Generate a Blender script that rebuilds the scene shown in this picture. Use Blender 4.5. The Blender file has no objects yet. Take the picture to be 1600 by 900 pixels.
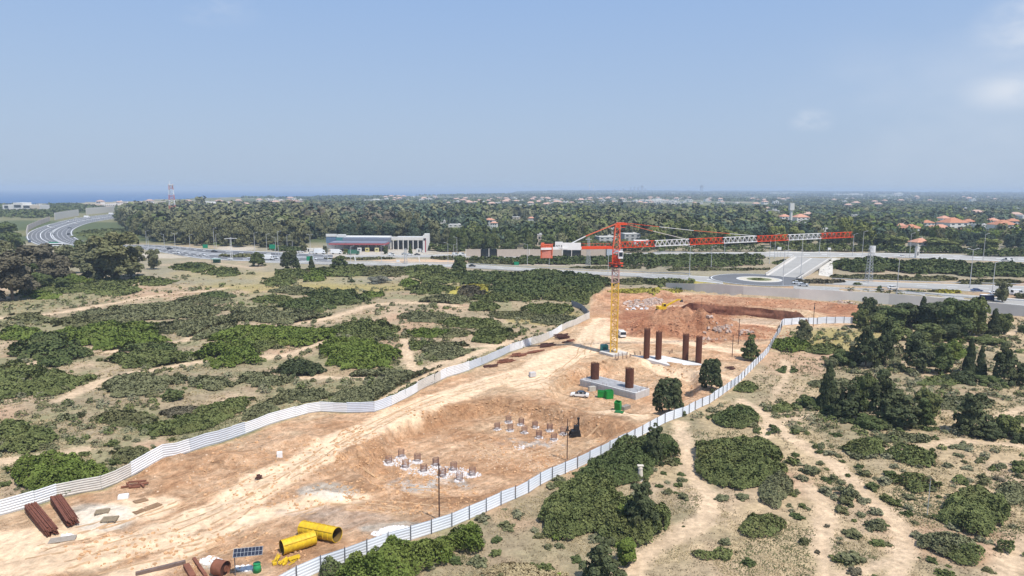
# Coastal building site seen from the air
SKY_TOP, SKY_LOW, SKY_MIX = (2.55, 3.95, 6.6, 1), (4.0, 4.95, 6.25, 1), .85
HAZE_COL, HAZE_D = (.68, .81, .97, 1), 1.35e-4
import bpy, math, random
import numpy as np
R = math.radians
rnd = random.Random(7)
C = bpy.context.scene.collection
S = bpy.context.scene
# ------------------------------------------------------------------ camera
H = 48.0; F = 1067.0; PITCH = R(8.18); ROLL = R(0.25)
cd = bpy.data.cameras.new('camera'); cam = bpy.data.objects.new('camera', cd); C.objects.link(cam)
cd.sensor_width = 36; cd.lens = 36 * F / 1600; cd.clip_start = 0.5; cd.clip_end = 200000
cam.location = (0, 0, H)
S.camera = cam
_f = np.array([0, math.cos(PITCH), -math.sin(PITCH)]); _u0 = np.array([0, math.sin(PITCH), math.cos(PITCH)]); _r0 = np.array([1., 0, 0])
_r = _r0 * math.cos(ROLL) + _u0 * math.sin(ROLL); _u = _u0 * math.cos(ROLL) - _r0 * math.sin(ROLL)
from mathutils import Matrix, Vector
cam.rotation_euler = Matrix(((_r[0], _u[0], -_f[0]), (_r[1], _u[1], -_f[1]), (_r[2], _u[2], -_f[2]))).to_euler()
# ------------------------------------------------------------------ light
SUN_EL = R(62); SUN_DIR = (0.66, -0.75)          # horizontal direction towards the sun
w = bpy.data.worlds.new('World'); S.world = w; w.use_nodes = True
nt = w.node_tree; bg = nt.nodes['Background']
sky = nt.nodes.new('ShaderNodeTexSky'); sky.sky_type = 'NISHITA'; sky.sun_disc = False
sky.sun_elevation = SUN_EL; sky.sun_rotation = math.atan2(SUN_DIR[0], SUN_DIR[1])
sky.air_density = 1.2; sky.dust_density = 3.0; sky.ozone_density = 2.0; sky.altitude = 50
SKY_STR = 0.105
# thin clouds low at the right of the view: part of the sky, laid out by direction
tc = nt.nodes.new('ShaderNodeTexCoord')
def wn(t, **k):
    n = nt.nodes.new(t)
    for a, b in k.items(): setattr(n, a, b)
    return n
def cloud(direction, r0, r1, scale, stretch, seed, lo, hi, amt, prev):
    d = Vector(direction).normalized()
    sub = wn('ShaderNodeVectorMath', operation='SUBTRACT'); nt.links.new(tc.outputs['Generated'], sub.inputs[0]); sub.inputs[1].default_value = d
    sc_ = wn('ShaderNodeVectorMath', operation='MULTIPLY'); nt.links.new(sub.outputs[0], sc_.inputs[0]); sc_.inputs[1].default_value = stretch
    ln = wn('ShaderNodeVectorMath', operation='LENGTH'); nt.links.new(sc_.outputs[0], ln.inputs[0])
    m = wn('ShaderNodeMapRange', interpolation_type='SMOOTHSTEP'); nt.links.new(ln.outputs['Value'], m.inputs[0])
    m.inputs[1].default_value = r0; m.inputs[2].default_value = r1; m.inputs[3].default_value = 1; m.inputs[4].default_value = 0
    mp = wn('ShaderNodeMapping'); nt.links.new(tc.outputs['Generated'], mp.inputs[0]); mp.inputs['Location'].default_value = (seed, seed*1.7, 0); mp.inputs['Scale'].default_value = (1, 1, 2.0)
    nz = wn('ShaderNodeTexNoise'); nt.links.new(mp.outputs[0], nz.inputs['Vector']); nz.inputs['Scale'].default_value = scale; nz.inputs['Detail'].default_value = 7; nz.inputs['Roughness'].default_value = 0.55
    m2 = wn('ShaderNodeMapRange', interpolation_type='SMOOTHSTEP'); nt.links.new(nz.outputs[0], m2.inputs[0])
    m2.inputs[1].default_value = lo; m2.inputs[2].default_value = hi; m2.inputs[3].default_value = 0; m2.inputs[4].default_value = amt
    mu = wn('ShaderNodeMath', operation='MULTIPLY'); nt.links.new(m.outputs[0], mu.inputs[0]); nt.links.new(m2.outputs[0], mu.inputs[1])
    mx = wn('ShaderNodeMix', data_type='RGBA'); nt.links.new(mu.outputs[0], mx.inputs[0]); nt.links.new(prev, mx.inputs[6]); mx.inputs[7].default_value = (6.6, 6.9, 7.4, 1)
    return mx.outputs[2]
def pdir(px, py):
    d = _f + _r * (px - 800) / F - _u * (py - 450) / F
    return tuple(d / np.linalg.norm(d))
o_ = sky.outputs[0]
# pale milky layer that thickens towards the horizon
sx = wn('ShaderNodeSeparateXYZ'); nt.links.new(tc.outputs['Generated'], sx.inputs[0])
mh = wn('ShaderNodeMapRange'); nt.links.new(sx.outputs[2], mh.inputs[0])
mh.inputs[1].default_value = 0.0; mh.inputs[2].default_value = 0.30; mh.inputs[3].default_value = 0; mh.inputs[4].default_value = 1
mg = wn('ShaderNodeMix', data_type='RGBA'); nt.links.new(mh.outputs[0], mg.inputs[0]); mg.inputs[6].default_value = SKY_LOW; mg.inputs[7].default_value = SKY_TOP
mx0 = wn('ShaderNodeMix', data_type='RGBA'); mx0.inputs[0].default_value = SKY_MIX; nt.links.new(o_, mx0.inputs[6]); nt.links.new(mg.outputs[2], mx0.inputs[7])
o_ = mx0.outputs[2]
o_ = cloud(pdir(1600, 45), 0.01, 0.062, 8, (1, 1, 1.2), 3.1, 0.27, 0.66, 0.75, o_)
o_ = cloud(pdir(1600, 140), 0.01, 0.075, 10, (1, 1, 2.4), 5.2, 0.27, 0.66, 0.65, o_)
o_ = cloud(pdir(1268, 190), 0.005, 0.034, 24, (1, 1, 1.6), 1.3, 0.30, 0.66, 0.42, o_)
o_ = cloud(pdir(1500, 170), 0.02, 0.30, 4, (1, 1, 1.8), 8.3, 0.30, 0.75, 0.25, o_)
o_ = cloud(pdir(300, 5), 0.01, 0.10, 10, (1, 1, 2.6), 2.3, 0.45, 0.70, 0.22, o_)
nt.links.new(o_, bg.inputs[0]); bg.inputs[1].default_value = SKY_STR
sl = bpy.data.lights.new('sun', 'SUN'); sl.energy = 4.3; sl.angle = R(0.53); sl.color = (1, .96, .89)
so = bpy.data.objects.new('sun', sl); C.objects.link(so)
so.rotation_euler = Vector((SUN_DIR[0]*math.cos(SUN_EL), SUN_DIR[1]*math.cos(SUN_EL), math.sin(SUN_EL))).to_track_quat('Z', 'Y').to_euler()
so.location = (0, 0, 300)
S.view_settings.view_transform = 'Standard'; S.view_settings.look = 'None'; S.view_settings.exposure = 0.23; S.view_settings.gamma = 1.0
S.view_settings.use_curve_mapping = False
S.render.engine = 'CYCLES'; S.cycles.max_bounces = 5; S.cycles.diffuse_bounces = 2; S.cycles.glossy_bounces = 2; S.cycles.transparent_max_bounces = 6; S.cycles.volume_bounces = 0
S.cycles.use_denoising = True; S.cycles.caustics_reflective = False; S.cycles.caustics_refractive = False
# ------------------------------------------------------------------ numpy helpers
def _hash(ix, iy, s):
    h = (ix.astype(np.int64) * 374761393 + iy.astype(np.int64) * 668265263 + s * 1442695041) & 0xffffffff
    h = ((h ^ (h >> 13)) * 1274126177) & 0xffffffff
    h = h ^ (h >> 16)
    return (h & 0xffffff) / float(0xffffff)
def vn(x, y, s=0):
    x = np.asarray(x, float); y = np.asarray(y, float)
    ix = np.floor(x); iy = np.floor(y); fx = x - ix; fy = y - iy
    fx = fx*fx*(3-2*fx); fy = fy*fy*(3-2*fy)
    a = _hash(ix, iy, s); b = _hash(ix+1, iy, s); c = _hash(ix, iy+1, s); d = _hash(ix+1, iy+1, s)
    return (a*(1-fx)+b*fx)*(1-fy) + (c*(1-fx)+d*fx)*fy
def fbm(x, y, sc, oct=4, s=0, rough=.5):
    t = 0; a = 1; n = 0
    for i in range(oct):
        t = t + a * vn(x/sc + 17.3*i, y/sc - 9.1*i, s+i); n += a; a *= rough; sc = sc/2.03
    return t / n
def sst(a, b, x):
    t = np.clip((x-a)/(b-a), 0, 1); return t*t*(3-2*t)
def worley(x, y, s_=0):
    ix = np.floor(x); iy = np.floor(y); d = np.full(np.shape(x), 9.)
    for a in (-1, 0, 1):
        for b_ in (-1, 0, 1):
            cx = ix+a+.15+.7*_hash(ix+a, iy+b_, s_); cy = iy+b_+.15+.7*_hash(ix+a, iy+b_, s_+5); d = np.minimum(d, np.hypot(x-cx, y-cy))
    return d
def seg_dist(x, y, P):
    d = np.full(np.shape(x), 1e9)
    for (x0, y0), (x1, y1) in zip(P[:-1], P[1:]):
        vx, vy = x1-x0, y1-y0; L = vx*vx+vy*vy+1e-9
        t = np.clip(((x-x0)*vx+(y-y0)*vy)/L, 0, 1)
        d = np.minimum(d, np.hypot(x-x0-t*vx, y-y0-t*vy))
    return d
def inside(x, y, P):
    c = np.zeros(np.shape(x), bool); n = len(P)
    for i in range(n):
        x0, y0 = P[i]; x1, y1 = P[(i+1) % n]
        if y0 == y1: continue
        m = ((y0 > y) != (y1 > y)) & (x < (x1-x0)*(y-y0)/(y1-y0)+x0)
        c ^= m
    return c
def sdf(x, y, P):   # positive inside
    d = seg_dist(x, y, list(P)+[P[0]]); return np.where(inside(x, y, P), d, -d)
def ray(px, py):
    px = np.asarray(px, float); py = np.asarray(py, float)
    return _f[None, :] + ((px-800)/F)[..., None]*_r[None, :] - ((py-450)/F)[..., None]*_u[None, :]
def G0(px, py, z=0.):
    d = ray(np.atleast_1d(px), np.atleast_1d(py)); t = (H-z)/-d[:, 2]
    return float(d[0, 0]*t[0]), float(d[0, 1]*t[0])
def PL0(pts): return [G0(a, b) for a, b in pts]
# ------------------------------------------------------------------ terrain
LF = [(-60,820),(0,807),(40,795),(90,779),(130,770),(168,764),(210,742),(258,716),(300,705),(345,692),(390,676),(425,662),(458,653),(493,643),(540,645),(590,644),(612,634),(640,620),(670,603),(697,590),(735,578),(762,567),(800,549),(850,534),(875,519),(905,506),(921,498)]
RF = [(425,930),(455,914),(492,896),(525,885),(560,872),(591,859),(620,850),(647,843),(676,833),(702,825),(726,814),(751,804),(774,793),(796,783),(817,775),(836,763),(859,750),(876,743),(894,735),(910,728),(926,720),(942,712),(957,703),(972,696),(1000,682),(1032,664),(1069,650),(1087,640),(1108,631),(1127,618),(1150,602),(1175,578),(1200,552),(1219,518)]
SITE = PL0([(-300,880)] + LF + [(918,490),(925,470),(950,448),(1075,457),(1155,464),(1300,472),(1395,488),(1331,506),(1219,508)] + RF[::-1] + [(400,920),(300,1100),(-300,1500)])
PIT1 = PL0([(545,735),(575,700),(610,665),(700,630),(790,620),(880,640),(985,668),(940,698),(830,752),(740,785),(640,775),(575,762)])
PIT2 = PL0([(850,612),(880,585),(935,565),(1020,560),(1095,578),(1100,612),(1050,640),(1000,648),(930,642),(870,632)])
WALL = PL0([(1040,449),(1080,455),(1155,463),(1250,468),(1380,475),(1480,484),(1600,497),(1760,517)])
FACE = PL0([(1083,487),(1130,490),(1190,495),(1262,502)])
ROADY = 0
BL = []
def blob(px, py, rx, ry, dz, p=1.0, ang=0):
    x, y = G0(px, py); BL.append((x, y, rx, ry, dz, p, R(ang)))
blob(1055, 514, 17, 13, 7.0, .9); blob(1120, 521, 15, 8, 4.0, .8); blob(1015, 524, 7, 4, 2.6); blob(1256, 470, 9, 6, 3.2); blob(1150, 524, 14, 6, 1.6)
blob(985, 468, 14, 8, 2.0); blob(1030, 462, 14, 6, 2.2); blob(935, 473, 10, 7, 3.0)
blob(505, 777, 5, 3.5, 1.1); blob(283, 722, 7, 4, 1.5, ang=20); blob(355, 722, 7, 4, 1.2); blob(440, 700, 7, 4, 1.0, ang=30)
blob(1060, 592, 7, 5, 1.8); blob(985, 566, 12, 4, 1.2); blob(560, 712, 6, 5, 1.5); blob(1330, 480, 14, 6, 1.6); blob(1190, 474, 12, 5, 1.4)
blob(640, 770, 6, 2, .7); blob(760, 760, 12, 3, .8); blob(900, 655, 14, 3, .8); blob(480, 690, 8, 2.5, .8, ang=25)
def hgt_exact(x, y):
    x = np.asarray(x, float); y = np.asarray(y, float); D = np.hypot(x, y)
    near = 1 - sst(330, 420, D)
    z = (fbm(x, y, 60, 3, 5)-.5)*3.0*near + (fbm(x, y, 14, 3, 9)-.5)*1.2*near
    s = sdf(x, y, SITE) if np.size(x) < 50 or True else 0
    ins = sst(0, 10, s)
    z = z*(1-ins*.75)
    dug = ins*sst(.42, .62, fbm(x, y, 30, 3, 31))
    z = z + ins*(.2+.8*dug)*((fbm(x, y, 6, 4, 12, .6)-.5)*1.5 + (fbm(x*.55+y*.2, y-.3*x, 2.6, 2, 14)-.5)*.35)
    z = z - 3.0*sst(0, 2.8, sdf(x, y, PIT1)+(fbm(x, y, 5, 3, 3)-.5)*2.5) - 2.6*sst(0, 3.0, sdf(x, y, PIT2)+(fbm(x, y, 5, 3, 4)-.5)*2)
    for bx, by, rx, ry, dz, p, a in BL:
        dx = x-bx; dy = y-by; c, s_ = math.cos(a), math.sin(a)
        u = (dx*c+dy*s_)/rx; v = (-dx*s_+dy*c)/ry
        q = np.sqrt(u*u+v*v) + (fbm(x, y, 4, 3, 77)-.5)*.5
        z = z + dz*np.clip(1-q, 0, 1)**p * (1+.3*np.clip(1-q, 0, 1))
    # cut bank behind the trench
    fx0, fy0 = FACE[0]; fx1, fy1 = FACE[-1]; L = math.hypot(fx1-fx0, fy1-fy0); tx, ty = (fx1-fx0)/L, (fy1-fy0)/L
    al = (x-fx0)*tx+(y-fy0)*ty; n = -(x-fx0)*(-ty)*-1 + 0*(y)  # placeholder
    n = (x-fx0)*(-ty)+(y-fy0)*tx
    z = z + 3.4*sst(.4, 1.6, n)*(1-sst(4, 26, n))*sst(-8, 2, al)*(1-sst(L-1, L+8, al))
    # road level north of the retaining wall
    d = seg_dist(x, y, WALL)
    yw = np.interp(x, [p[0] for p in WALL], [p[1] for p in WALL])
    north = np.where(y > yw, d, -d)
    z = z*(1-sst(-12, -1, north)*sst(60, 90, x)) + 4.4*sst(.3, 2.5, north)*sst(66, 92, x-(y-330)*.12)*(1-sst(640, 760, y))
    # far rolling land
    z = z + (fbm(x, y, 900, 3, 41)-.5)*14*sst(1500, 3500, D)
    z = z + 36*sst(5500, 15000, D)*sst(-.03, .08, np.arctan2(x, y))
    return z
# height rasters, so that every later lookup is a cheap interpolation
_NG = (-560., 0., .8, 1500, 1000); _FG = (-13000., 700., 32., 850, 440)
def _mk(g):
    gx = g[0]+g[2]*np.arange(g[3]); gy = g[1]+g[2]*np.arange(g[4]); a, b = np.meshgrid(gx, gy); return hgt_exact(a.ravel(), b.ravel()).reshape(g[4], g[3])
_NH = _mk(_NG); _FH = _mk(_FG)
def _bil(Hm, g, x, y):
    u = np.clip((x-g[0])/g[2], 0, g[3]-1.001); v = np.clip((y-g[1])/g[2], 0, g[4]-1.001); i = u.astype(int); j = v.astype(int); fu = u-i; fv = v-j
    return (Hm[j, i]*(1-fu)+Hm[j, i+1]*fu)*(1-fv)+(Hm[j+1, i]*(1-fu)+Hm[j+1, i+1]*fu)*fv
def hgt(x, y):
    x = np.asarray(x, float); y = np.asarray(y, float); sh = x.shape; x = x.ravel(); y = y.ravel()
    nr = (x > -555) & (x < 635) & (y < 795); return np.where(nr, _bil(_NH, _NG, x, y), _bil(_FH, _FG, x, y)).reshape(sh)
_NL = _NH; 
def hz(x, y):
    g, Hm = (_NG, _NH) if (-555 < x < 635 and y < 795) else (_FG, _FH)
    u = min(max((x-g[0])/g[2], 0), g[3]-1.001); v = min(max((y-g[1])/g[2], 0), g[4]-1.001); i = int(u); j = int(v); fu = u-i; fv = v-j
    return float((Hm[j, i]*(1-fu)+Hm[j, i+1]*fu)*(1-fv)+(Hm[j+1, i]*(1-fu)+Hm[j+1, i+1]*fu)*fv)
def Gv(px, py, zoff=0.):
    d = ray(np.atleast_1d(px), np.atleast_1d(py)); z = np.zeros(d.shape[0])
    for i in range(9):
        t = (H-z)/-d[:, 2]; x = d[:, 0]*t; y = d[:, 1]*t
        zn = hgt(x, y)+zoff; z = z + (zn-z)*(.9 if i < 5 else .5)
    t = (H-z)/-d[:, 2]
    return np.stack([d[:, 0]*t, d[:, 1]*t, hgt(d[:, 0]*t, d[:, 1]*t)], 1)
def G(px, py):
    p = Gv(px, py)[0]; return Vector(p)
def P(px, py, Y):
    d = ray(np.atleast_1d(px), np.atleast_1d(py))[0]; t = Y/d[1]; return Vector((d[0]*t, Y, H+d[2]*t))
def pxm(p):   # photo pixels per metre at a point
    return F/(Vector(p)-Vector((0, 0, H))).dot(Vector(_f))
# ------------------------------------------------------------------ materials
MATS = {}
def nodes_of(name):
    m = bpy.data.materials.new(name); m.use_nodes = True; n = m.node_tree
    return m, n, n.nodes['Principled BSDF']
def mat(name, col, rough=.7, var=.12, scale=1.5, metal=0., bump=0., col2=None, spec=.3):
    if name in MATS: return MATS[name]
    m, n, b = nodes_of(name)
    b.inputs['Roughness'].default_value = rough; b.inputs['Metallic'].default_value = metal; b.inputs['Specular IOR Level'].default_value = spec
    t = n.nodes.new('ShaderNodeTexCoord'); nz = n.nodes.new('ShaderNodeTexNoise'); nz.inputs['Scale'].default_value = scale; nz.inputs['Detail'].default_value = 6; nz.inputs['Roughness'].default_value = .65
    n.links.new(t.outputs['Object'], nz.inputs['Vector'])
    r = n.nodes.new('ShaderNodeValToRGB'); n.links.new(nz.outputs[0], r.inputs[0])
    r.color_ramp.elements[0].position = .3; r.color_ramp.elements[1].position = .7
    c2 = col2 or tuple(min(1, c*(1+var)) for c in col); c1 = tuple(c*(1-var) for c in col)
    r.color_ramp.elements[0].color = (*c1, 1); r.color_ramp.elements[1].color = (*c2, 1)
    n.links.new(r.outputs[0], b.inputs['Base Color'])
    if bump:
        bp = n.nodes.new('ShaderNodeBump'); bp.inputs['Strength'].default_value = bump; n.links.new(nz.outputs[0], bp.inputs['Height']); n.links.new(bp.outputs[0], b.inputs['Normal'])
    MATS[name] = m; return m
def leafmat(name, c1, c2):
    if name in MATS: return MATS[name]
    m, n, b = nodes_of(name); b.inputs['Roughness'].default_value = .75; b.inputs['Specular IOR Level'].default_value = .12
    a = n.nodes.new('ShaderNodeAttribute'); a.attribute_name = 'v'
    oi = n.nodes.new('ShaderNodeObjectInfo')
    ad = n.nodes.new('ShaderNodeMath'); ad.operation = 'MULTIPLY_ADD'; n.links.new(oi.outputs['Random'], ad.inputs[0]); ad.inputs[1].default_value = .3; n.links.new(a.outputs['Fac'], ad.inputs[2])
    r = n.nodes.new('ShaderNodeMapRange'); n.links.new(ad.outputs[0], r.inputs[0]); r.inputs[1].default_value = .0; r.inputs[2].default_value = 1.25
    mx = n.nodes.new('ShaderNodeMix'); mx.data_type = 'RGBA'; mx.inputs[6].default_value = (*c1, 1); mx.inputs[7].default_value = (*c2, 1)
    n.links.new(r.outputs[0], mx.inputs[0])
    ge = n.nodes.new('ShaderNodeNewGeometry'); nz = n.nodes.new('ShaderNodeTexNoise'); nz.inputs['Scale'].default_value = .16; nz.inputs['Detail'].default_value = 4; n.links.new(ge.outputs['Position'], nz.inputs['Vector'])
    mr = n.nodes.new('ShaderNodeMapRange'); n.links.new(nz.outputs[0], mr.inputs[0]); mr.inputs[1].default_value = .48; mr.inputs[2].default_value = .72; mr.inputs[3].default_value = 0; mr.inputs[4].default_value = .6
    m2 = n.nodes.new('ShaderNodeMix'); m2.data_type = 'RGBA'; n.links.new(mr.outputs[0], m2.inputs[0]); n.links.new(mx.outputs[2], m2.inputs[6]); m2.inputs[7].default_value = (c2[0]*.62+.055, c2[1]*.6+.045, c2[2]*.6+.018, 1)
    n.links.new(m2.outputs[2], b.inputs['Base Color'])
    MATS[name] = m; return m
LEAF = {'dark': ((.046, .064, .022), (.125, .152, .055)), 'green': ((.062, .090, .016), (.165, .210, .046)), 'mid': ((.064, .080, .026), (.172, .192, .068)), 'grey': ((.085, .090, .044), (.215, .215, .112)),
        'olive': ((.072, .076, .032), (.190, .185, .088)), 'brown': ((.068, .060, .040), (.165, .145, .095)), 'lime': ((.10, .14, .02), (.24, .30, .06)), 'straw': ((.27, .21, .11), (.46, .37, .22)), 'silver': ((.11, .115, .09), (.27, .27, .22)),
        'teal': ((.034, .055, .036), (.100, .135, .080)), 'yellow': ((.18, .17, .03), (.46, .40, .08)), 'blackish': ((.030, .042, .018), (.100, .116, .054)), 'sage': ((.12, .118, .066), (.27, .26, .155)), 'spring': ((.11, .125, .035), (.24, .26, .085)), 'weed': ((.16, .12, .075), (.30, .24, .15))}
def leaf(k): return leafmat('foliage_'+k, *LEAF[k])
# ------------------------------------------------------------------ mesh building
class MB:
    def __init__(s): s.v = []; s.f = []
    def add(s, vs, fs):
        n = len(s.v); s.v += [tuple(v) for v in vs]; s.f += [tuple(i+n for i in f) for f in fs]; return s
    def box(s, c, size, rz=0, M=None, taper=1.):
        hx, hy, h2 = size[0]/2, size[1]/2, size[2]/2; vs = []
        for z in (-h2, h2):
            k = taper if z > 0 else 1
            for a, b in ((-hx, -hy), (hx, -hy), (hx, hy), (-hx, hy)):
                p = Vector((a*k, b*k, z)); 
                if rz: p = Matrix.Rotation(rz, 3, 'Z') @ p
                p = p + Vector(c)
                if M: p = M @ p
                vs.append(p)
        return s.add(vs, [(3, 2, 1, 0), (4, 5, 6, 7), (0, 1, 5, 4), (1, 2, 6, 5), (2, 3, 7, 6), (3, 0, 4, 7)])
    def bar(s, p, q, w, h=None, up=(0, 0, 1)):
        p = Vector(p); q = Vector(q); d = (q-p); 
        if d.length < 1e-6: return s
        d.normalize(); u = Vector(up)
        if abs(d.dot(u)) > .98: u = Vector((1, 0, 0))
        a = d.cross(u).normalized(); b = a.cross(d).normalized(); h = h or w; vs = []
        for e in (p, q):
            for i, j in ((-1, -1), (1, -1), (1, 1), (-1, 1)): vs.append(e+a*i*w/2+b*j*h/2)
        return s.add(vs, [(3, 2, 1, 0), (4, 5, 6, 7), (0, 1, 5, 4), (1, 2, 6, 5), (2, 3, 7, 6), (3, 0, 4, 7)])
    def tube(s, p, q, r, n=12, r2=None, cap=True, a0=0, a1=2*math.pi):
        p = Vector(p); q = Vector(q); d = (q-p).normalized(); u = Vector((0, 0, 1))
        if abs(d.dot(u)) > .98: u = Vector((1, 0, 0))
        a = d.cross(u).normalized(); b = a.cross(d).normalized(); r2 = r if r2 is None else r2; vs = []
        for e, rr in ((p, r), (q, r2)):
            for i in range(n): t = a0+(a1-a0)*i/n; vs.append(e+(a*math.cos(t)+b*math.sin(t))*rr)
        fs = [(i, (i+1) % n, n+(i+1) % n, n+i) for i in range(n)]
        if cap: fs += [tuple(range(n))[::-1], tuple(range(n, 2*n))]
        return s.add(vs, fs)
    def prism(s, prof, y0, y1):      # profile in x,z extruded along y
        n = len(prof); vs = [(x, y0, z) for x, z in prof]+[(x, y1, z) for x, z in prof]
        return s.add(vs, [tuple(range(n)), tuple(range(2*n-1, n-1, -1))]+[(i, n+i, n+(i+1) % n, (i+1) % n) for i in range(n)])
    def build(s, name, m, parent=None, loc=None, smooth=False):
        me = bpy.data.meshes.new(name); me.from_pydata(s.v, [], s.f); me.update()
        if m: me.materials.append(m)
        if smooth: me.polygons.foreach_set('use_smooth', [True]*len(me.polygons))
        o = bpy.data.objects.new(name, me); C.objects.link(o)
        if parent: o.parent = parent
        if loc is not None: o.location = loc
        return o
def tag(o, label=None, cat=None, group=None, kind=None):
    if label: o['label'] = label
    if cat: o['category'] = cat
    if group: o['group'] = group
    if kind: o['kind'] = kind
    return o
def empty(name, loc=(0, 0, 0), rz=0, label=None, cat=None, group=None, s=1):
    o = bpy.data.objects.new(name, None); C.objects.link(o); o.location = loc; o.rotation_euler = (0, 0, rz); o.scale = (s, s, s); o.empty_display_size = .3
    return tag(o, label, cat, group)
KIDS = {}
def copy_tree(o, loc, rz=0, s=(1, 1, 1), label=None, group=None, parent=None, kids=None):
    c = o.copy(); C.objects.link(c)
    if parent is None:
        c.location = loc; c.rotation_euler = (0, 0, rz); c.scale = s
        if label: c['label'] = label
        if group: c['group'] = group
    else: c.parent = parent
    for ch in kidsof(o): copy_tree(ch, None, parent=c)
    return c
def kidsof(o):
    k = o.name
    if k not in KIDS: KIDS[k] = list(o.children)
    return KIDS[k]
def npmesh(name, V, Fq, m, var=None, col=None, smooth=False, parent=None, nv=4):
    me = bpy.data.meshes.new(name); nV = len(V); nF = len(Fq)
    me.vertices.add(nV); me.vertices.foreach_set('co', np.ascontiguousarray(V, dtype=np.float32).ravel())
    me.loops.add(nF*nv); me.loops.foreach_set('vertex_index', np.ascontiguousarray(Fq, dtype=np.int32).ravel())
    me.polygons.add(nF); me.polygons.foreach_set('loop_start', np.arange(0, nF*nv, nv, dtype=np.int32)); me.polygons.foreach_set('loop_total', np.full(nF, nv, dtype=np.int32))
    if smooth: me.polygons.foreach_set('use_smooth', np.ones(nF, bool))
    me.update(calc_edges=True)
    if var is not None:
        a = me.attributes.new('v', 'FLOAT', 'POINT'); a.data.foreach_set('value', np.ascontiguousarray(var, dtype=np.float32))
    if col is not None:
        a = me.attributes.new('Col', 'FLOAT_COLOR', 'POINT'); c4 = np.ones((nV, 4), np.float32); c4[:, :3] = col; a.data.foreach_set('color', c4.ravel())
    if m: me.materials.append(m)
    o = bpy.data.objects.new(name, me); C.objects.link(o)
    if parent: o.parent = parent
    return o
rg = np.random.default_rng(11)
def quads(Pc, N, size, asp=1.0):
    """leaf clumps: one bent quad per point, facing N"""
    n = len(Pc); r = rg.normal(size=(n, 3)); N = N/np.linalg.norm(N, axis=1, keepdims=True)
    a = np.cross(N, r); a /= np.linalg.norm(a, axis=1, keepdims=True); b = np.cross(N, a)
    s = (np.broadcast_to(size, (n,)) * rg.uniform(.6, 1.3, n)/2)[:, None]
    V = np.stack([Pc-a*s-b*s*.6, Pc+a*s*.7-b*s, Pc+a*s+b*s*.7, Pc-a*s*.6+b*s], 1)
    V[:, 0] -= N*s*.35; V[:, 2] -= N*s*.35
    return V.reshape(-1, 3), np.arange(4*n).reshape(n, 4)
# ================================================================== GROUND
def cat_rom(pts, n=6):
    out = []; Q = [pts[0]]+list(pts)+[pts[-1]]
    for i in range(1, len(Q)-2):
        p0, p1, p2, p3 = [np.array(q, float) for q in Q[i-1:i+3]]
        for k in range(n):
            t = k/n; out.append(.5*((2*p1)+(-p0+p2)*t+(2*p0-5*p1+4*p2-p3)*t*t+(-p0+3*p1-3*p2+p3)*t**3))
    out.append(np.array(pts[-1], float)); return out
def TR(pts, wdt): return ([G0(a, b) for a, b in cat_rom(pts, 4)], wdt*(.72 if pts[0][0] > 1000 and wdt < 2.9 else 1))
TRACKS = [TR([(-60,502),(0,497),(80,490),(150,478),(240,463),(320,455),(400,442),(425,432),(400,420),(340,411)], 3.2), TR([(395,436),(420,428),(405,418)], 9), TR([(200,450),(250,434),(320,426),(345,418)], 3.2),
 TR([(470,508),(520,498),(555,485),(590,476),(650,472),(710,479)], 4), TR([(590,632),(640,602),(690,577),(750,548),(800,530)], 2.6), TR([(632,530),(638,560),(650,580)], 2.2), TR([(600,585),(640,580),(700,565)], 2), TR([(720,542),(790,534)], 1.6),
 TR([(170,546),(260,536),(300,528),(345,512)], 2.4), TR([(-20,585),(40,570),(110,545)], 2), TR([(100,625),(170,590),(260,572),(340,562)], 3), TR([(390,560),(450,555),(510,538)], 2.2), TR([(420,590),(500,588),(600,592)], 2), TR([(0,720),(60,712),(130,700)], 2.2),
 TR([(1160,622),(1195,650),(1235,688),(1300,725),(1350,765),(1395,805),(1413,850),(1400,905)], 2.3), TR([(1062,662),(1072,700),(1078,745),(1110,785),(1085,830),(1020,865),(985,905)], 2.6),
 TR([(1212,612),(1232,580),(1225,560)], 1.3), TR([(1380,706),(1440,700),(1500,690),(1600,700)], 1.6), TR([(1610,838),(1585,870),(1560,905)], 1.8), TR([(1150,700),(1190,690),(1200,660)], 1.1), TR([(1260,760),(1290,800),(1285,850),(1290,905)], 2.2), TR([(1340,590),(1290,640),(1220,660)], 1),
 TR([(1300,520),(1420,540),(1560,520),(1620,515)], 2.0), TR([(1540,660),(1600,640)], 1.5), TR([(1390,880),(1310,900)], 2)]
HAUL = [TR([(-200,930),(60,880),(200,850),(330,800),(440,742),(540,690),(620,650),(700,618),(790,590),(860,570),(910,548),(925,525),(945,500)], 7.0), TR([(-100,850),(80,840),(170,800),(230,790)], 7), TR([(200,900),(420,800),(560,780)], 3), TR([(905,545),(860,560),(820,600)], 8),
 TR([(975,520),(1010,505),(1040,495)], 3), TR([(1090,498),(1160,505),(1235,511)], 2.6), TR([(900,632),(960,642),(1000,650)], 3), TR([(955,530),(1060,535),(1150,548)], 5), TR([(960,545),(1060,575),(1150,590)], 2.5), TR([(960,478),(1100,478)], 2), TR([(1300,466),(1380,484),(1320,500)], 3)]
az = np.radians(np.arange(-63, 63.01, .19)); rr = [14.]
while rr[-1] < 26000: rr.append(rr[-1]*(1.0072 if rr[-1] < 700 else 1.012 if rr[-1] < 2500 else 1.03))
rr = np.array(rr); A, RR = np.meshgrid(az, rr); X = (np.sin(A)*RR).ravel(); Y = (np.cos(A)*RR).ravel()
Z = hgt_exact(X, Y); D = RR.ravel()
coast = np.interp(A.ravel(), [R(-60), R(-37), R(-30), R(-20), R(-10), R(-4), R(0), R(4), R(60)], [2300, 2500, 2900, 4300, 5200, 6200, 8500, 30000, 30000])
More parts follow.
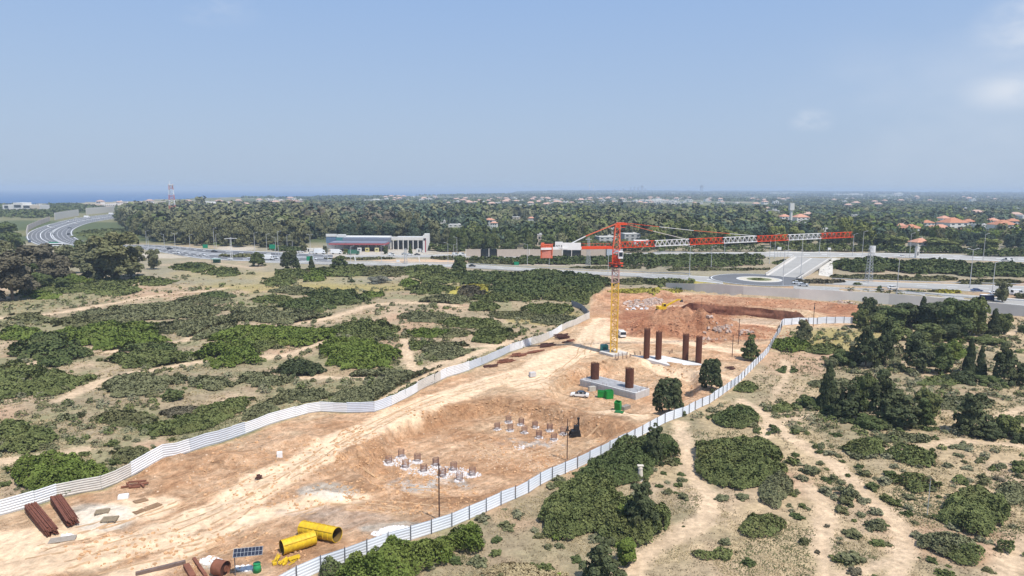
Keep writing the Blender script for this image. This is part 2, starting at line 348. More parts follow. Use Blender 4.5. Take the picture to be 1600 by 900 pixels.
coast = coast*(1+.05*(vn(A.ravel()*40, A.ravel()*0)-.5))
Z = np.where(D > coast, np.minimum(Z, -45), Z)
def c3(*c): return np.array(c, float)[None, :]
def mixc(a, b, t): t = np.clip(t, 0, 1)[:, None]; return a*(1-t)+b*t
n1 = fbm(X, Y, 24, 5, 21, .6); n2 = fbm(X, Y, 5, 4, 22, .6); n3 = fbm(X, Y, 70, 3, 23)
col = mixc(c3(.47, .345, .225), c3(.33, .26, .165), sst(.38, .58, n1))
col = mixc(col, c3(.255, .235, .125), sst(.42, .60, fbm(X, Y, 17, 5, 25, .62))*np.where(X > 0, .32, .85))
col = mixc(col, c3(.47, .355, .205), sst(-5, 20, X)*(1-sst(250, 300, Y))*sst(.42, .6, fbm(X, Y, 11, 4, 29))*.6)
col = mixc(col, c3(.50, .31, .20), sst(.60, .74, fbm(X, Y, 22, 4, 27))*.6)
tr = np.zeros(len(X)); mskN = (D < 700)
xs, ys = X[mskN], Y[mskN]
def track_mask(TRS, edge=1.6, seed=50):
    m = np.zeros(len(xs)); nz = (fbm(xs, ys, 4, 3, seed)-.5)*2.6
    for pl, wd in TRS:
        m = np.maximum(m, 1-sst(wd/2-.3, wd/2+edge, seg_dist(xs, ys, pl)+nz))
    out = np.zeros(len(X)); out[mskN] = m; return out
tm = track_mask(TRACKS)
col = mixc(col, mixc(c3(.66, .49, .33), c3(.58, .42, .27), n2), tm*.95)
# grassy golden meadows
def ell(px, py, rx, ry):   # pixel ellipse -> world mask
    x0, y0 = G0(px, py); xa, _ = G0(px+rx, py); _, yb = G0(px, py-ry); _, yc = G0(px, py+ry)
    q = np.sqrt(((X-x0*(Y/y0))/(xa-x0))**2 + ((Y-(yb+yc)/2)/((yb-yc)/2))**2)+(n2-.5)*.6+(n1-.5)*.6
    return 1-sst(.8, 1.15, q)
for e in [(450,440,150,16),(560,447,90,13),(1330,530,60,18),(1290,522,40,14),(700,438,80,8),(850,495,60,12),(60,346,60,9),(145,352,30,8),(330,430,70,14)]:
    col = mixc(col, c3(.36, .29, .11), ell(*e)*.75)
for e in [(95,348,24,4),(150,350,16,7),(1120,452,60,5),(900,465,50,8),(745,455,50,8)]: col = mixc(col, c3(.46, .38, .07), ell(*e)*.8)
# the building site
s = sdf(X, Y, SITE); ins = sst(-.3, .8, s+(n2-.5)*1.0)
sand = mixc(c3(.74, .52, .335), c3(.70, .465, .275), n2)
dug = mixc(c3(.80, .505, .305), c3(.62, .345, .185), sst(.3, .7, fbm(X, Y, 7, 4, 61, .65)))
tt = sst(.44, .58, fbm(X, Y, 26, 5, 60, .6)*.75+.25*fbm(X*.3+Y, Y-.2*X, 6, 3, 62))
scol = mixc(sand, dug, tt*.92)
pit = np.maximum(sst(-3, 1, sdf(X, Y, PIT1)), sst(-4, 1, sdf(X, Y, PIT2))*.6)
edge1 = sst(-5, -1, sdf(X, Y, PIT1))*(1-sst(1.5, 6, sdf(X, Y, PIT1)))
scol = mixc(scol, dug, pit*.35); scol = mixc(scol, c3(.52, .29, .155), edge1*.8*sst(.30, .55, fbm(X, Y, 9, 3, 66)))
hm = track_mask(HAUL, 1.6, 55)
scol = mixc(scol, mixc(c3(.77, .57, .385), c3(.76, .55, .36), n2), hm*.95)
red = np.zeros(len(X))
for e, k in [((1060,505,100,26),1),((1125,516,80,18),.9),((1180,478,220,17),.75),((985,470,60,18),.6),((1330,485,70,14),.9),((1012,522,40,8),.9),((935,475,40,15),.5)]: red = np.maximum(red, ell(*e)*k)
scol = mixc(scol, mixc(c3(.58, .30, .17), c3(.42, .18, .095), sst(.35, .65, fbm(X, Y, 5, 4, 67, .7))), red)
scol = mixc(scol, c3(.66, .47, .32), np.maximum(ell(1165,502,78,5), hm*ell(1080,478,100,3)))
for e in [(545,815,60,12),(480,800,50,8)]: scol = mixc(scol, c3(.58, .46, .37), ell(*e)*.4)
for e in [(150,805,60,22),(620,831,50,9),(330,878,22,8),(385,890,20,6),(510,770,40,14)]: scol = mixc(scol, c3(.72, .62, .50), ell(*e)*.85)
# wheel ruts along the haul road
ru = np.zeros(len(xs))
for k, off in enumerate((-2.6, -1.0, 1.3, 2.9, 4.4)):
    pl = HAUL[0][0]; ru = np.maximum(ru, 1-sst(.15, .55, np.abs(seg_dist(xs+off*.5, ys+off, pl)+(fbm(xs, ys, 9, 2, 80+k)-.5)*1.6)))
rut = np.zeros(len(X)); rut[mskN] = ru; scol = mixc(scol, c3(.50, .33, .20), rut*.35)
for e in [(672,732,72,11),(828,671,58,8)]: scol = mixc(scol, c3(.70, .62, .54), ell(*e)*sst(.42, .6, fbm(X, Y, 3, 4, 90, .7))*.85)
col = mixc(col, scol, ins)
# far land: fields, woods floor
far = sst(380, 470, Y)
fcol = mixc(c3(.10, .12, .055), c3(.20, .19, .10), sst(.45, .6, fbm(X, Y, 180, 4, 70)))
fcol = mixc(fcol, c3(.34, .29, .19), sst(.62, .7, fbm(X, Y, 420, 3, 72))*sst(1200, 2200, D))
col = mixc(col, fcol, far*sst(560, 640, Y))
verge = sst(330, 360, Y)*(1-sst(560, 640, Y))*sst(.45, .6, fbm(X, Y, 40, 4, 74))
col = mixc(col, c3(.26, .245, .165), verge*.75)
col = mixc(col, c3(.33, .28, .20), sst(330, 360, Y)*(1-sst(560, 640, Y))*.45)
for e, c in [((560,394,135,8),(.50,.45,.39)),((640,408,60,3),(.60,.42,.28)),((700,407,45,3),(.60,.42,.28)),((1080,414,90,3),(.52,.42,.32)),((860,412,60,3),(.46,.38,.30)),((1450,432,150,5),(.45,.33,.23)),((370,388,30,4),(.52,.45,.36)),((240,400,90,4),(.50,.43,.34)),((1250,405,60,5),(.5,.46,.40)),((1300,420,15,8),(.6,.57,.5)),((200,322,90,5),(.50,.36,.26)),((115,327,30,4),(.5,.42,.33)),((355,327,60,3),(.48,.38,.3)),((330,378,45,3),(.12,.20,.04))]:
    col = mixc(col, c3(*c), ell(*e)*.85)
m, n, b = nodes_of('ground_soil'); b.inputs['Roughness'].default_value = .95; b.inputs['Specular IOR Level'].default_value = .08
at = n.nodes.new('ShaderNodeAttribute'); at.attribute_name = 'Col'
tcn = n.nodes.new('ShaderNodeTexCoord')
def noise(sc, det, r=.6, st=(1, 1, 1)):
    mp = n.nodes.new('ShaderNodeMapping'); mp.inputs['Scale'].default_value = st; n.links.new(tcn.outputs['Object'], mp.inputs[0])
    q = n.nodes.new('ShaderNodeTexNoise'); q.inputs['Scale'].default_value = sc; q.inputs['Detail'].default_value = det; q.inputs['Roughness'].default_value = r; n.links.new(mp.outputs[0], q.inputs['Vector']); return q
na = noise(.9, 6, .7); nb = noise(.22, 5, .65)
mr = n.nodes.new('ShaderNodeMapRange'); n.links.new(na.outputs[0], mr.inputs[0]); mr.inputs[1].default_value = .3; mr.inputs[2].default_value = .7; mr.inputs[3].default_value = .62; mr.inputs[4].default_value = 1.24
mr2 = n.nodes.new('ShaderNodeMapRange'); n.links.new(nb.outputs[0], mr2.inputs[0]); mr2.inputs[1].default_value = .35; mr2.inputs[2].default_value = .65; mr2.inputs[3].default_value = .86; mr2.inputs[4].default_value = 1.1
mm = n.nodes.new('ShaderNodeMath'); mm.operation = 'MULTIPLY'; n.links.new(mr.outputs[0], mm.inputs[0]); n.links.new(mr2.outputs[0], mm.inputs[1])
vm = n.nodes.new('ShaderNodeVectorMath'); vm.operation = 'SCALE'; n.links.new(at.outputs['Color'], vm.inputs[0]); n.links.new(mm.outputs[0], vm.inputs['Scale'])
# inside the site: streaks along the haul road and lumpy dug soil
ad = n.nodes.new('ShaderNodeAttribute'); ad.attribute_name = 'v'
mp = n.nodes.new('ShaderNodeMapping'); mp.vector_type = 'TEXTURE'; mp.inputs['Rotation'].default_value = (0, 0, R(47)); mp.inputs['Scale'].default_value = (16, 1.1, 1); n.links.new(tcn.outputs['Object'], mp.inputs[0])
ns = n.nodes.new('ShaderNodeTexNoise'); ns.inputs['Scale'].default_value = 1.0; ns.inputs['Detail'].default_value = 4; ns.inputs['Roughness'].default_value = .6; ns.inputs['Distortion'].default_value = .6; n.links.new(mp.outputs[0], ns.inputs['Vector'])
nl = noise(.30, 9, .72); nl.inputs['Distortion'].default_value = 1.4
m3 = n.nodes.new('ShaderNodeMapRange'); n.links.new(ns.outputs[0], m3.inputs[0]); m3.inputs[1].default_value = .36; m3.inputs[2].default_value = .62; m3.inputs[3].default_value = .86; m3.inputs[4].default_value = 1.1
m4 = n.nodes.new('ShaderNodeMapRange'); n.links.new(nl.outputs[0], m4.inputs[0]); m4.inputs[1].default_value = .36; m4.inputs[2].default_value = .62; m4.inputs[3].default_value = .84; m4.inputs[4].default_value = 1.14
m5 = n.nodes.new('ShaderNodeMath'); m5.operation = 'MULTIPLY'; n.links.new(m3.outputs[0], m5.inputs[0]); n.links.new(m4.outputs[0], m5.inputs[1])
m6 = n.nodes.new('ShaderNodeMix'); m6.data_type = 'FLOAT'; n.links.new(ad.outputs['Fac'], m6.inputs[0]); m6.inputs[2].default_value = 1; n.links.new(m5.outputs[0], m6.inputs[3])
inv = n.nodes.new('ShaderNodeCombineXYZ'); pw_ = []
for k, e_ in enumerate((.8, 1.1, 1.35)):     # darker soil is also redder
    q = n.nodes.new('ShaderNodeMath'); q.operation = 'POWER'; n.links.new(m6.outputs[0], q.inputs[0]); q.inputs[1].default_value = e_; n.links.new(q.outputs[0], inv.inputs[k])
vm2 = n.nodes.new('ShaderNodeVectorMath'); vm2.operation = 'MULTIPLY'; n.links.new(vm.outputs[0], vm2.inputs[0]); n.links.new(inv.outputs[0], vm2.inputs[1])
n.links.new(vm2.outputs[0], b.inputs['Base Color'])
bp0 = n.nodes.new('ShaderNodeBump'); bp0.inputs['Distance'].default_value = 1.6; n.links.new(ad.outputs['Fac'], bp0.inputs['Strength']); n.links.new(nl.outputs[0], bp0.inputs['Height'])
bp = n.nodes.new('ShaderNodeBump'); bp.inputs['Strength'].default_value = .9; bp.inputs['Distance'].default_value = .35; n.links.new(na.outputs[0], bp.inputs['Height']); n.links.new(bp0.outputs[0], bp.inputs['Normal']); n.links.new(bp.outputs[0], b.inputs['Normal'])
na_, nr_ = len(az), len(rr)
i0 = (np.arange(nr_-1)[:, None]*na_+np.arange(na_-1)[None, :]).ravel()
Fq = np.stack([i0, i0+1, i0+na_+1, i0+na_], 1)[:, ::-1]
g = npmesh('ground', np.stack([X, Y, Z], 1), Fq, m, col=np.clip(col, 0, 1), smooth=True, var=np.clip(ins*(1-.9*np.clip(hm, 0, 1)), 0, 1)); tag(g, kind='structure')
# wheel ruts pressed into the site soil
rutm = mat('rut_soil', (.47, .30, .17), .95, .25, .8)
def G_(a, b): return Gv(a, b)[0]
for k_, pl in enumerate([[(30,872),(200,838),(340,790),(450,735),(560,676),(680,622),(800,584)],[(100,880),(260,838),(380,785),(480,728),(590,668)],[(150,890),(330,840),(430,770),(520,700),(640,642),(760,600)],[(60,860),(220,812),(330,768),(420,725)],[(210,872),(330,850),(420,812),(560,790),(640,800)],[(260,890),(400,835),(500,790),(620,790),(720,800)],[(600,760),(680,775),(760,768),(840,735)],[(570,740),(620,765),(700,772)],[(740,690),(800,712),(880,700),(940,680)],[(800,600),(860,588),(905,560),(925,530)],[(780,612),(850,595),(890,570),(915,540)],[(975,530),(1050,540),(1140,548)],[(970,536),(1040,548),(1120,560)],[(905,630),(960,642),(1005,652)],[(120,830),(240,800),(300,770)]]):
    q = np.array(cat_rom(pl, 14)); W_ = Gv(q[:, 0], q[:, 1]); d_ = np.gradient(W_[:, :2], axis=0); d_ /= np.linalg.norm(d_, axis=1, keepdims=True)+1e-9; nn = np.stack([-d_[:, 1], d_[:, 0]], 1); mbr = MB()
    L_ = np.concatenate([[0], np.cumsum(np.linalg.norm(np.diff(W_[:, :2], axis=0), axis=1))]); st_ = np.arange(0, L_[-1], .9); cx_ = np.interp(st_, L_, W_[:, 0]); cy_ = np.interp(st_, L_, W_[:, 1]); nx_ = np.interp(st_, L_, nn[:, 0]); ny_ = np.interp(st_, L_, nn[:, 1])
    wob = (vn(st_/9, st_*0, 300+k_)-.5)*1.2
    for off in (-1.05, 1.05):
        e0 = []; 
        for s__ in (-.19, .19): x_ = cx_+nx_*(off+wob+s__); y_ = cy_+ny_*(off+wob+s__); e0.append(np.stack([x_, y_, hgt(x_, y_)+.02], 1))
        keep_ = vn(st_/4, st_*0+off, 310+k_) > .38
        for i in range(len(st_)-1):
            if keep_[i]: mbr.add([e0[0][i], e0[1][i], e0[1][i+1], e0[0][i+1]], [(0, 1, 2, 3)])
    tag(mbr.build('tyre_track', rutm), kind='structure')
# sea
sm, n, b = nodes_of('sea_water'); b.inputs['Base Color'].default_value = (.02, .09, .22, 1); b.inputs['Roughness'].default_value = .55; b.inputs['Specular IOR Level'].default_value = .15
nz = n.nodes.new('ShaderNodeTexNoise'); nz.inputs['Scale'].default_value = .002; t_ = n.nodes.new('ShaderNodeTexCoord'); n.links.new(t_.outputs['Object'], nz.inputs['Vector'])
r_ = n.nodes.new('ShaderNodeValToRGB'); r_.color_ramp.elements[0].color = (.015, .075, .20, 1); r_.color_ramp.elements[1].color = (.022, .095, .235, 1); n.links.new(nz.outputs[0], r_.inputs[0]); n.links.new(r_.outputs[0], b.inputs['Base Color'])
sea = MB(); NS = 48
vs = [(0, 0, -24)]+[(70000*math.cos(2*math.pi*i/NS), 70000*math.sin(2*math.pi*i/NS), -24) for i in range(NS)]
# ring from 1800 m outwards, wholly under the land elsewhere
vs = []; 
for r0 in (1500, 6000, 20000, 70000):
    for i in range(NS): vs.append((r0*math.cos(2*math.pi*i/NS), r0*math.sin(2*math.pi*i/NS), -24))
fs = [(k*NS+i, (k+1)*NS+i, (k+1)*NS+(i+1) % NS, k*NS+(i+1) % NS) for k in range(3) for i in range(NS)]
sea.add(vs, fs); tag(sea.build('sea', sm), kind='structure')
# haze
hzm = bpy.data.materials.new('haze_air'); hzm.use_nodes = True; n = hzm.node_tree; n.nodes.remove(n.nodes['Principled BSDF'])
pv = n.nodes.new('ShaderNodeVolumePrincipled'); pv.inputs['Color'].default_value = HAZE_COL; pv.inputs['Density'].default_value = HAZE_D; pv.inputs['Anisotropy'].default_value = 0
n.links.new(pv.outputs[0], n.nodes['Material Output'].inputs['Volume'])
hb = MB(); hb.box((0, 0, 18.5), (160000, 160000, 131)); tag(hb.build('haze', hzm), kind='stuff', label='thin pale blue summer haze over the whole land', cat='haze')
# ================================================================== ROADS
asph = mat('asphalt', (.135, .135, .140), .9, .10, .08); asph_l = mat('asphalt_worn', (.335, .318, .292), .9, .1, .08); conc = mat('concrete_pale', (.52, .49, .45), .85, .12, .4, bump=.1)
wpaint = mat('road_paint', (.72, .72, .70), .7, .05); kerbm = mat('kerb_stone', (.55, .53, .50), .85, .1)
def ribbon(A_, B_, name, m, off, t0=0., t1=1., n=8, dash=None, thick=0, parent=None):
    a = np.array(cat_rom(A_, n)); b = np.array(cat_rom(B_, n)); GA = Gv(a[:, 0], a[:, 1]); GB = Gv(b[:, 0], b[:, 1])
    V = []; Fc = []; mb = MB()
    pa = GA*(1-t0)+GB*t0; pb = GA*(1-t1)+GB*t1; zz = np.maximum(hgt(GA[:, 0], GA[:, 1]), hgt(GB[:, 0], GB[:, 1]))*0+(GA[:, 2]+GB[:, 2])/2
    # even resampling for dashes
    L = np.concatenate([[0], np.cumsum(np.linalg.norm(np.diff(pa, axis=0), axis=1))])
    st = np.linspace(0, L[-1], max(2, int(L[-1]/(dash or 6))))
    pa = np.stack([np.interp(st, L, pa[:, k]) for k in range(3)], 1); pb = np.stack([np.interp(st, L, pb[:, k]) for k in range(3)], 1)
    za = hgt(pa[:, 0], pa[:, 1]); zb = hgt(pb[:, 0], pb[:, 1]); pa[:, 2] = za+off; pb[:, 2] = zb+off
    for i in range(len(st)-1):
        if dash and i % 3: continue
        q = [pa[i], pb[i], pb[i+1], pa[i+1]]
        if thick:
            q2 = [v-np.array([0, 0, thick]) for v in q]; mb.add(q+q2, [(0, 1, 2, 3), (0, 4, 5, 1), (1, 5, 6, 2), (2, 6, 7, 3), (3, 7, 4, 0)])
        else: mb.add(q, [(0, 1, 2, 3)])
    return mb.build(name, m, parent)
def road(A_, B_, lines=(), dashes=(), m=None, nm='road', lw=.012):
    o = ribbon(A_, B_, nm, m or asph, .10); tag(o, kind='structure')
    for t in lines: tag(ribbon(A_, B_, 'road_marking', wpaint, .125, t-lw/2, t+lw/2), kind='structure')
    for t in dashes: tag(ribbon(A_, B_, 'road_marking', wpaint, .125, t-lw/2, t+lw/2, dash=4), kind='structure')
# curving motorway
HWA = [(330,326),(262,329.5),(205,332),(150,337),(108,343),(72,352),(50,360),(41,367),(44,376),(70,385),(140,393)]
HWB = [(330,331),(268,335.5),(215,338.5),(170,343),(140,348.5),(122,355),(114,361),(115,368),(126,375),(150,381),(200,384)]
road(HWA, HWB, lines=(.03, .3, .52, .56, .97), dashes=(.12, .21, .4, .66, .76, .86), lw=.016)
road([(140,385),(213,382.6),(262,384),(297,387),(331,390),(372,391.5),(430,394),(520,398)], [(140,394),(210,388.5),(252,394),(285,400),(318,404.6),(359,407),(430,409),(520,410)], lines=(.03, .42, .55, .97), dashes=(.2, .7, .84), lw=.03)
road([(390,406),(470,408.5),(600,410.5),(720,413),(800,417.5),(920,424),(1000,427),(1080,431),(1130,434)], [(390,409.5),(470,412.5),(600,415.5),(720,418.5),(800,423),(920,429.5),(1000,433),(1080,439),(1130,444)], lines=(.05, .95), dashes=(.5,), lw=.05, m=asph_l)
road([(540,399.5),(700,398),(830,399),(1000,395.3),(1200,394.5),(1400,396),(1600,401.5),(1700,405)], [(540,402.5),(700,402),(830,402.5),(1000,399.3),(1200,401),(1400,402.5),(1600,409.5),(1700,414)], lines=(.06, .94), dashes=(.5,), lw=.06, m=asph_l)
road([(1250,436),(1310,438),(1380,441),(1480,444),(1600,447),(1700,450)], [(1250,442),(1310,445),(1380,448.5),(1480,453),(1600,459),(1700,464)], lines=(.05, .95), dashes=(.5,), lw=.04, m=asph_l)
road([(1240,446),(1310,449),(1380,454),(1480,459),(1600,468),(1700,474)], [(1240,451),(1310,455),(1380,461),(1480,467),(1600,478),(1700,486)], lines=(.05, .95), dashes=(.5,), lw=.04, m=asph_l)
# roundabout
RC = G(1186, 437); rr_ = pxm(RC)
def disc(name, m, c, r0, r1, off, thick=0, n=48, ky=1.):
    mb = MB(); vs = []
    for r in (r0, r1):
        for i in range(n):
            a = 2*math.pi*i/n; x = c.x+r*math.cos(a); y = c.y+r*ky*math.sin(a); vs.append((x, y, hz(c.x, c.y)+off))
    if r0 == 0: mb.add(vs[n:], [tuple(range(n))])
    else: mb.add(vs, [(i, n+i, n+(i+1) % n, (i+1) % n) for i in range(n)])
    if thick:
        mb.add([vs[n+i] for i in range(n)]+[(vs[n+i][0], vs[n+i][1], vs[n+i][2]-thick) for i in range(n)], [(i, n+i, n+(i+1) % n, (i+1) % n) for i in range(n)])
    return tag(mb.build(name, m), kind='structure')
disc('roundabout_road', asph, RC, 10.5, 24, .14)
disc('road_marking', wpaint, RC, 22.6, 23.1, .17)
disc('kerb', kerbm, RC, 9.6, 10.8, .26, .2); disc('roundabout_island', mat('island_gravel', (.50, .45, .36), .9, .2, 1), RC, 5.8, 9.7, .24)
disc('roundabout_grass', mat('island_grass', (.16, .17, .08), .9, .3, 1), RC, 0, 5.9, .30)
road([(1205,436),(1225,428)], [(1255,447),(1262,440)], m=asph, nm='road')
# ================================================================== SITE: hoardings
whitem = mat('hoarding_white', (.80, .80, .80), .45, .05, .5); whiteb = mat('hoarding_back', (.70, .73, .78), .5, .06, .5); steel = mat('post_steel', (.14, .14, .15), .6)
galv = mat('galvanised', (.42, .43, .44), .5, .1, 3)
def resample(P3, step):
    P3 = np.array(P3, float); L = np.concatenate([[0], np.cumsum(np.linalg.norm(np.diff(P3[:, :2], axis=0), axis=1))])
    n = max(1, int(round(L[-1]/step))); s_ = np.linspace(0, L[-1], n+1)
    x = np.interp(s_, L, P3[:, 0]); y = np.interp(s_, L, P3[:, 1]); return np.stack([x, y, hgt(x, y)], 1)
def panel(mb, p, q, h, rib=8, z0=.05, depth=.045, side=1):
    p = Vector(p); q = Vector(q); d = (q-p); d.z = 0; nrm = Vector((-d.y, d.x, 0)).normalized()*side
    prof = []
    for i in range(rib):
        a = z0+(h-z0)*i/rib; b_ = z0+(h-z0)*(i+.45)/rib; c_ = z0+(h-z0)*(i+.55)/rib; e_ = z0+(h-z0)*(i+.95)/rib
        prof += [(a, 0), (b_, 0), (c_, depth), (e_, depth)]
    prof.append((h, 0)); vs = []
    for e in (p, q):
        dz_ = rnd.uniform(-.05, .05); ln_ = rnd.uniform(-.05, .05)
        for z, o in prof: vs.append(e+nrm*(o+ln_*z)+Vector((0, 0, z+dz_*(z > .2))))
    k = len(prof); fs = [(i, k+i, k+i+1, i+1) for i in range(k-1)]
    vs2 = [v-nrm*.02 for v in vs]; mb.add(vs, fs); mb.add(vs2, [f[::-1] for f in fs])
    mb.add([vs[0], vs[k-1], vs2[k-1], vs2[0], vs[k], vs[2*k-1], vs2[2*k-1], vs2[k]], [(0, 1, 2, 3), (4, 7, 6, 5), (1, 5, 6, 2)])
lp = [G(a, b) for a, b in LF]
lf = empty('site_hoarding', lp[0], label='long white ribbed metal hoarding winding along the left edge of the building site', cat='hoarding')
pts = resample(lp, 3.0)
ho = 0
panm = [whitem, whiteb, mat('hoarding_grey', (.60, .63, .67), .5, .06, .5)]
for i in range(len(pts)-1):
    if i % 4 == 0: ho = rnd.choice((0, 0, .12, -.1, .2)); pm_ = rnd.choice((whitem, whitem, panm[1], panm[2], mat('hoarding_dusty', (.66, .62, .56), .6, .12, .6)))
    mb = MB(); panel(mb, pts[i], pts[i+1], 2.35+ho, 6, side=-1, depth=.09); o = mb.build('panel', pm_, lf); o.location = -lf.location
for i in range(0, len(pts), 2):
    mb = MB(); p = Vector(pts[i])+Vector((-.12, .12, 0)); mb.box(p+Vector((0, 0, 1.15)), (.08, .08, 2.5)); mb.build('post', galv, lf).location = -lf.location
# the dark side turning back at the far end
pts = resample([G(a, b) for a, b in [(921,498),(917,491),(908,484),(893,478)]], 3)
df = empty('wall_return', pts[0], label='short dark grey hoarding turning back beside the green bushes', cat='hoarding')
for i in range(len(pts)-1):
    mb = MB(); panel(mb, pts[i], pts[i+1], 2.3, 8); mb.build('panel', mat('hoarding_dark', (.25, .26, .28), .6), df).location = -df.location
# right hoarding, seen from outside, with its posts
def right_fence(px_, name, label, step, h, m):
    pts = resample([G(a, b) for a, b in px_], step)
    rf = empty(name, pts[0], label=label, cat='hoarding')
    for i in range(len(pts)-1):
        mb = MB(); panel(mb, pts[i], pts[i+1], h+rnd.choice((0, 0, .06, -.06)), 5, side=1, depth=.03); mb.build('panel', m if rnd.random() < .8 else whiteb, rf).location = -rf.location
    pm = MB(); pm.box((0, 0, h/2+.08), (.10, .10, h+.3)); base = None
    for i in range(len(pts)):
        d = Vector(pts[min(i+1, len(pts)-1)])-Vector(pts[max(i-1, 0)]); nn = Vector((d.y, -d.x, 0)).normalized()*.14
        loc = Vector(pts[i])+nn-rf.location
        if base is None: base = pm.build('post', steel, rf); base.location = loc
        else: o = base.copy(); C.objects.link(o); o.parent = rf; o.location = loc
    return rf
right_fence(RF, 'site_fence', 'white sheet fence with dark posts running diagonally along the right edge of the site', 3.2, 2.05, mat('fence_sheet', (.74, .77, .82), .5, .05, .5))
right_fence([(1219,518),(1222,508),(1250,506.5),(1290,506),(1332,505.5)], 'site_fence', 'pale sheet fence with dark posts behind the yellow grass at the site corner', 3.6, 2.5, mat('fence_sheet', (.74, .77, .82)))
# retaining wall of the road
wl = resample([G(a, b) for a, b in [(1040,449),(1080,455),(1155,463),(1250,468),(1380,475),(1480,484),(1600,497),(1760,517)]], 6)
WM = {}
for nm, c_ in (('retaining_a', (.58, .555, .51)), ('retaining_b', (.64, .61, .56))): WM[nm] = mat(nm, c_, .9, .10, .12)
mb = MB(); mb2 = MB()
for i in range(len(wl)-1):
    a = Vector(wl[i]); b_ = Vector(wl[i+1]); k = min(1, max(.15, (a.x-62)/32)); k2 = min(1, max(.15, (b_.x-62)/32)); t = Vector((-(b_-a).y, (b_-a).x, 0)).normalized()
    zt = 4.75*k; zt2 = 4.75*k2; vs = []
    for e, zz in ((a, zt), (b_, zt2)): vs += [(e.x, e.y, -.8), (e.x, e.y, zz), (e.x+t.x*.35, e.y+t.y*.35, zz), (e.x+t.x*.35, e.y+t.y*.35, -.8)]
    (mb if i < 11 else mb2).add(vs, [(0, 4, 5, 1), (1, 5, 6, 2), (2, 6, 7, 3)])
rw = empty('retaining_wall', (0, 0, 0), label='long plain pale grey retaining wall holding up the road behind the site', cat='wall')
mb.build('wall_section', WM['retaining_a'], rw); mb2.build('wall_section', WM['retaining_b'], rw)
# red clay cut face of the trench, its shade put into the darker colour
f3 = resample([G(a, b) for a, b in [(1062,484),(1083,487),(1130,490),(1190,495),(1262,502)]], 1.0)
V = []; nz_ = 9
for i, p in enumerate(f3):
    k = min(1, i/4., (len(f3)-1-i)/3.)
    for j in range(nz_):
        t = j/(nz_-1); rec = .9*(vn(i*.35, t*3, 5)-.5)+.5*t-.25*math.sin(t*3)
        V.append((p[0]+.3*(vn(i*.5, j*.7, 8)-.5), p[1]+rec-.7, -.3+3.75*t*(.35+.65*k)+.35*(vn(i*.3, 3, 9)-.5)*t))
V = np.array([[float(c) for c in v] for v in V]); nn_ = len(f3); i0 = (np.arange(nn_-1)[:, None]*nz_+np.arange(nz_-1)[None, :]).ravel()
o = npmesh('earth_bank', V, np.stack([i0, i0+nz_, i0+nz_+1, i0+1], 1), mat('clay_shaded', (.24, .105, .062), .95, .45, .9, bump=.6)); tag(o, kind='structure')
# ================================================================== TOWER CRANE
red = mat('crane_red', (.72, .085, .03), .45, .1, .6); redl = mat('crane_red_faded', (.72, .16, .08), .5, .15, .6); cw = mat('crane_white', (.78, .76, .74), .5, .06, .6)
yel = mat('crane_yellow', (.72, .43, .075), .5, .15, .5); dirty = mat('crane_pink', (.50, .32, .28), .55, .2, .8); dark = mat('dark_steel', (.05, .045, .045), .6); glass = mat('dark_glass', (.02, .025, .03), .12, .1, spec=.6)
CB = G(958, 553); Yc = CB.y
cr = empty('tower_crane', CB, label='tall tower crane with yellow lattice mast and long red and white jib', cat='crane')
def crb(mb, nm, m, parent=cr):
    o = mb.build(nm, m, parent); 
    if parent == cr: o.location = -CB
    return o
MX = P(960, 500, Yc).x; ang = R(35); hw = .95
def corner(i, z):
    a = ang+math.pi/2*i; return Vector((MX+hw*math.sqrt(2)*math.cos(a), Yc+hw*math.sqrt(2)*math.sin(a), z))
def lattice(z0, z1, nm, m, th=.34, bay=1.9):
    mb = MB(); nb = max(1, int(round((z1-z0)/bay)))
    for i in range(4): mb.bar(corner(i, z0), corner(i, z1), th)
    for k in range(nb):
        a = z0+(z1-z0)*k/nb; b_ = z0+(z1-z0)*(k+1)/nb; mid = (a+b_)/2
        for i in range(4):
            mb.bar(corner(i, a), corner(i+1, a), th*.5)
            if (k+i) % 2: mb.bar(corner(i, a), corner(i+1, b_), th*.55)
            else: mb.bar(corner(i+1, a), corner(i, b_), th*.55)
    return crb(mb, nm, m)
zb = CB.z
def zc(py): return P(960, py, Yc).z
zs = np.linspace(zb+.6, zc(441), 8)
for i in range(7): lattice(zs[i], zs[i+1]-.04, 'mast_section', yel)
lattice(zc(441), zc(414), 'mast_section', dirty)
mb = MB(); mb.box((MX, Yc, zb+.1), (6, 6, 1.1), rz=ang); crb(mb, 'base_slab', conc)
mb = MB()
for z_, s_ in ((zc(415), 2.9), (zc(411), 3.0)): mb.box((MX, Yc, z_), (s_, s_, .35), rz=ang)
for i in range(4): mb.bar(corner(i, zc(415)), corner(i, zc(390)), .26)
mb.box((MX, Yc, zc(404)), (1.7, 1.7, 1.6), rz=ang)
for k in range(5):
    for i in range(4): mb.bar(corner(i, zc(412-k*5)), corner(i+1, zc(408-k*5)), .16)
crb(mb, 'slewing_unit', red)
mb = MB(); mb.tube((MX, Yc, zc(417.5)), (MX, Yc, zc(414)), 1.6, 24); crb(mb, 'slewing_ring', dark)
# cab
cc = P(949, 399, Yc-1.6); cab = crb(MB().box(P(969.5, 398, Yc-1.7), (1.3, 1.6, 2.1)), 'cab', cw)
mbw = MB(); q = P(969.5, 398, Yc-1.7); mbw.box(q+Vector((0, -.82, .15)), (1.05, .03, 1.2)); mbw.box(q+Vector((.67, 0, .15)), (.03, 1.2, 1.2)); mbw.build('window', glass, cab)
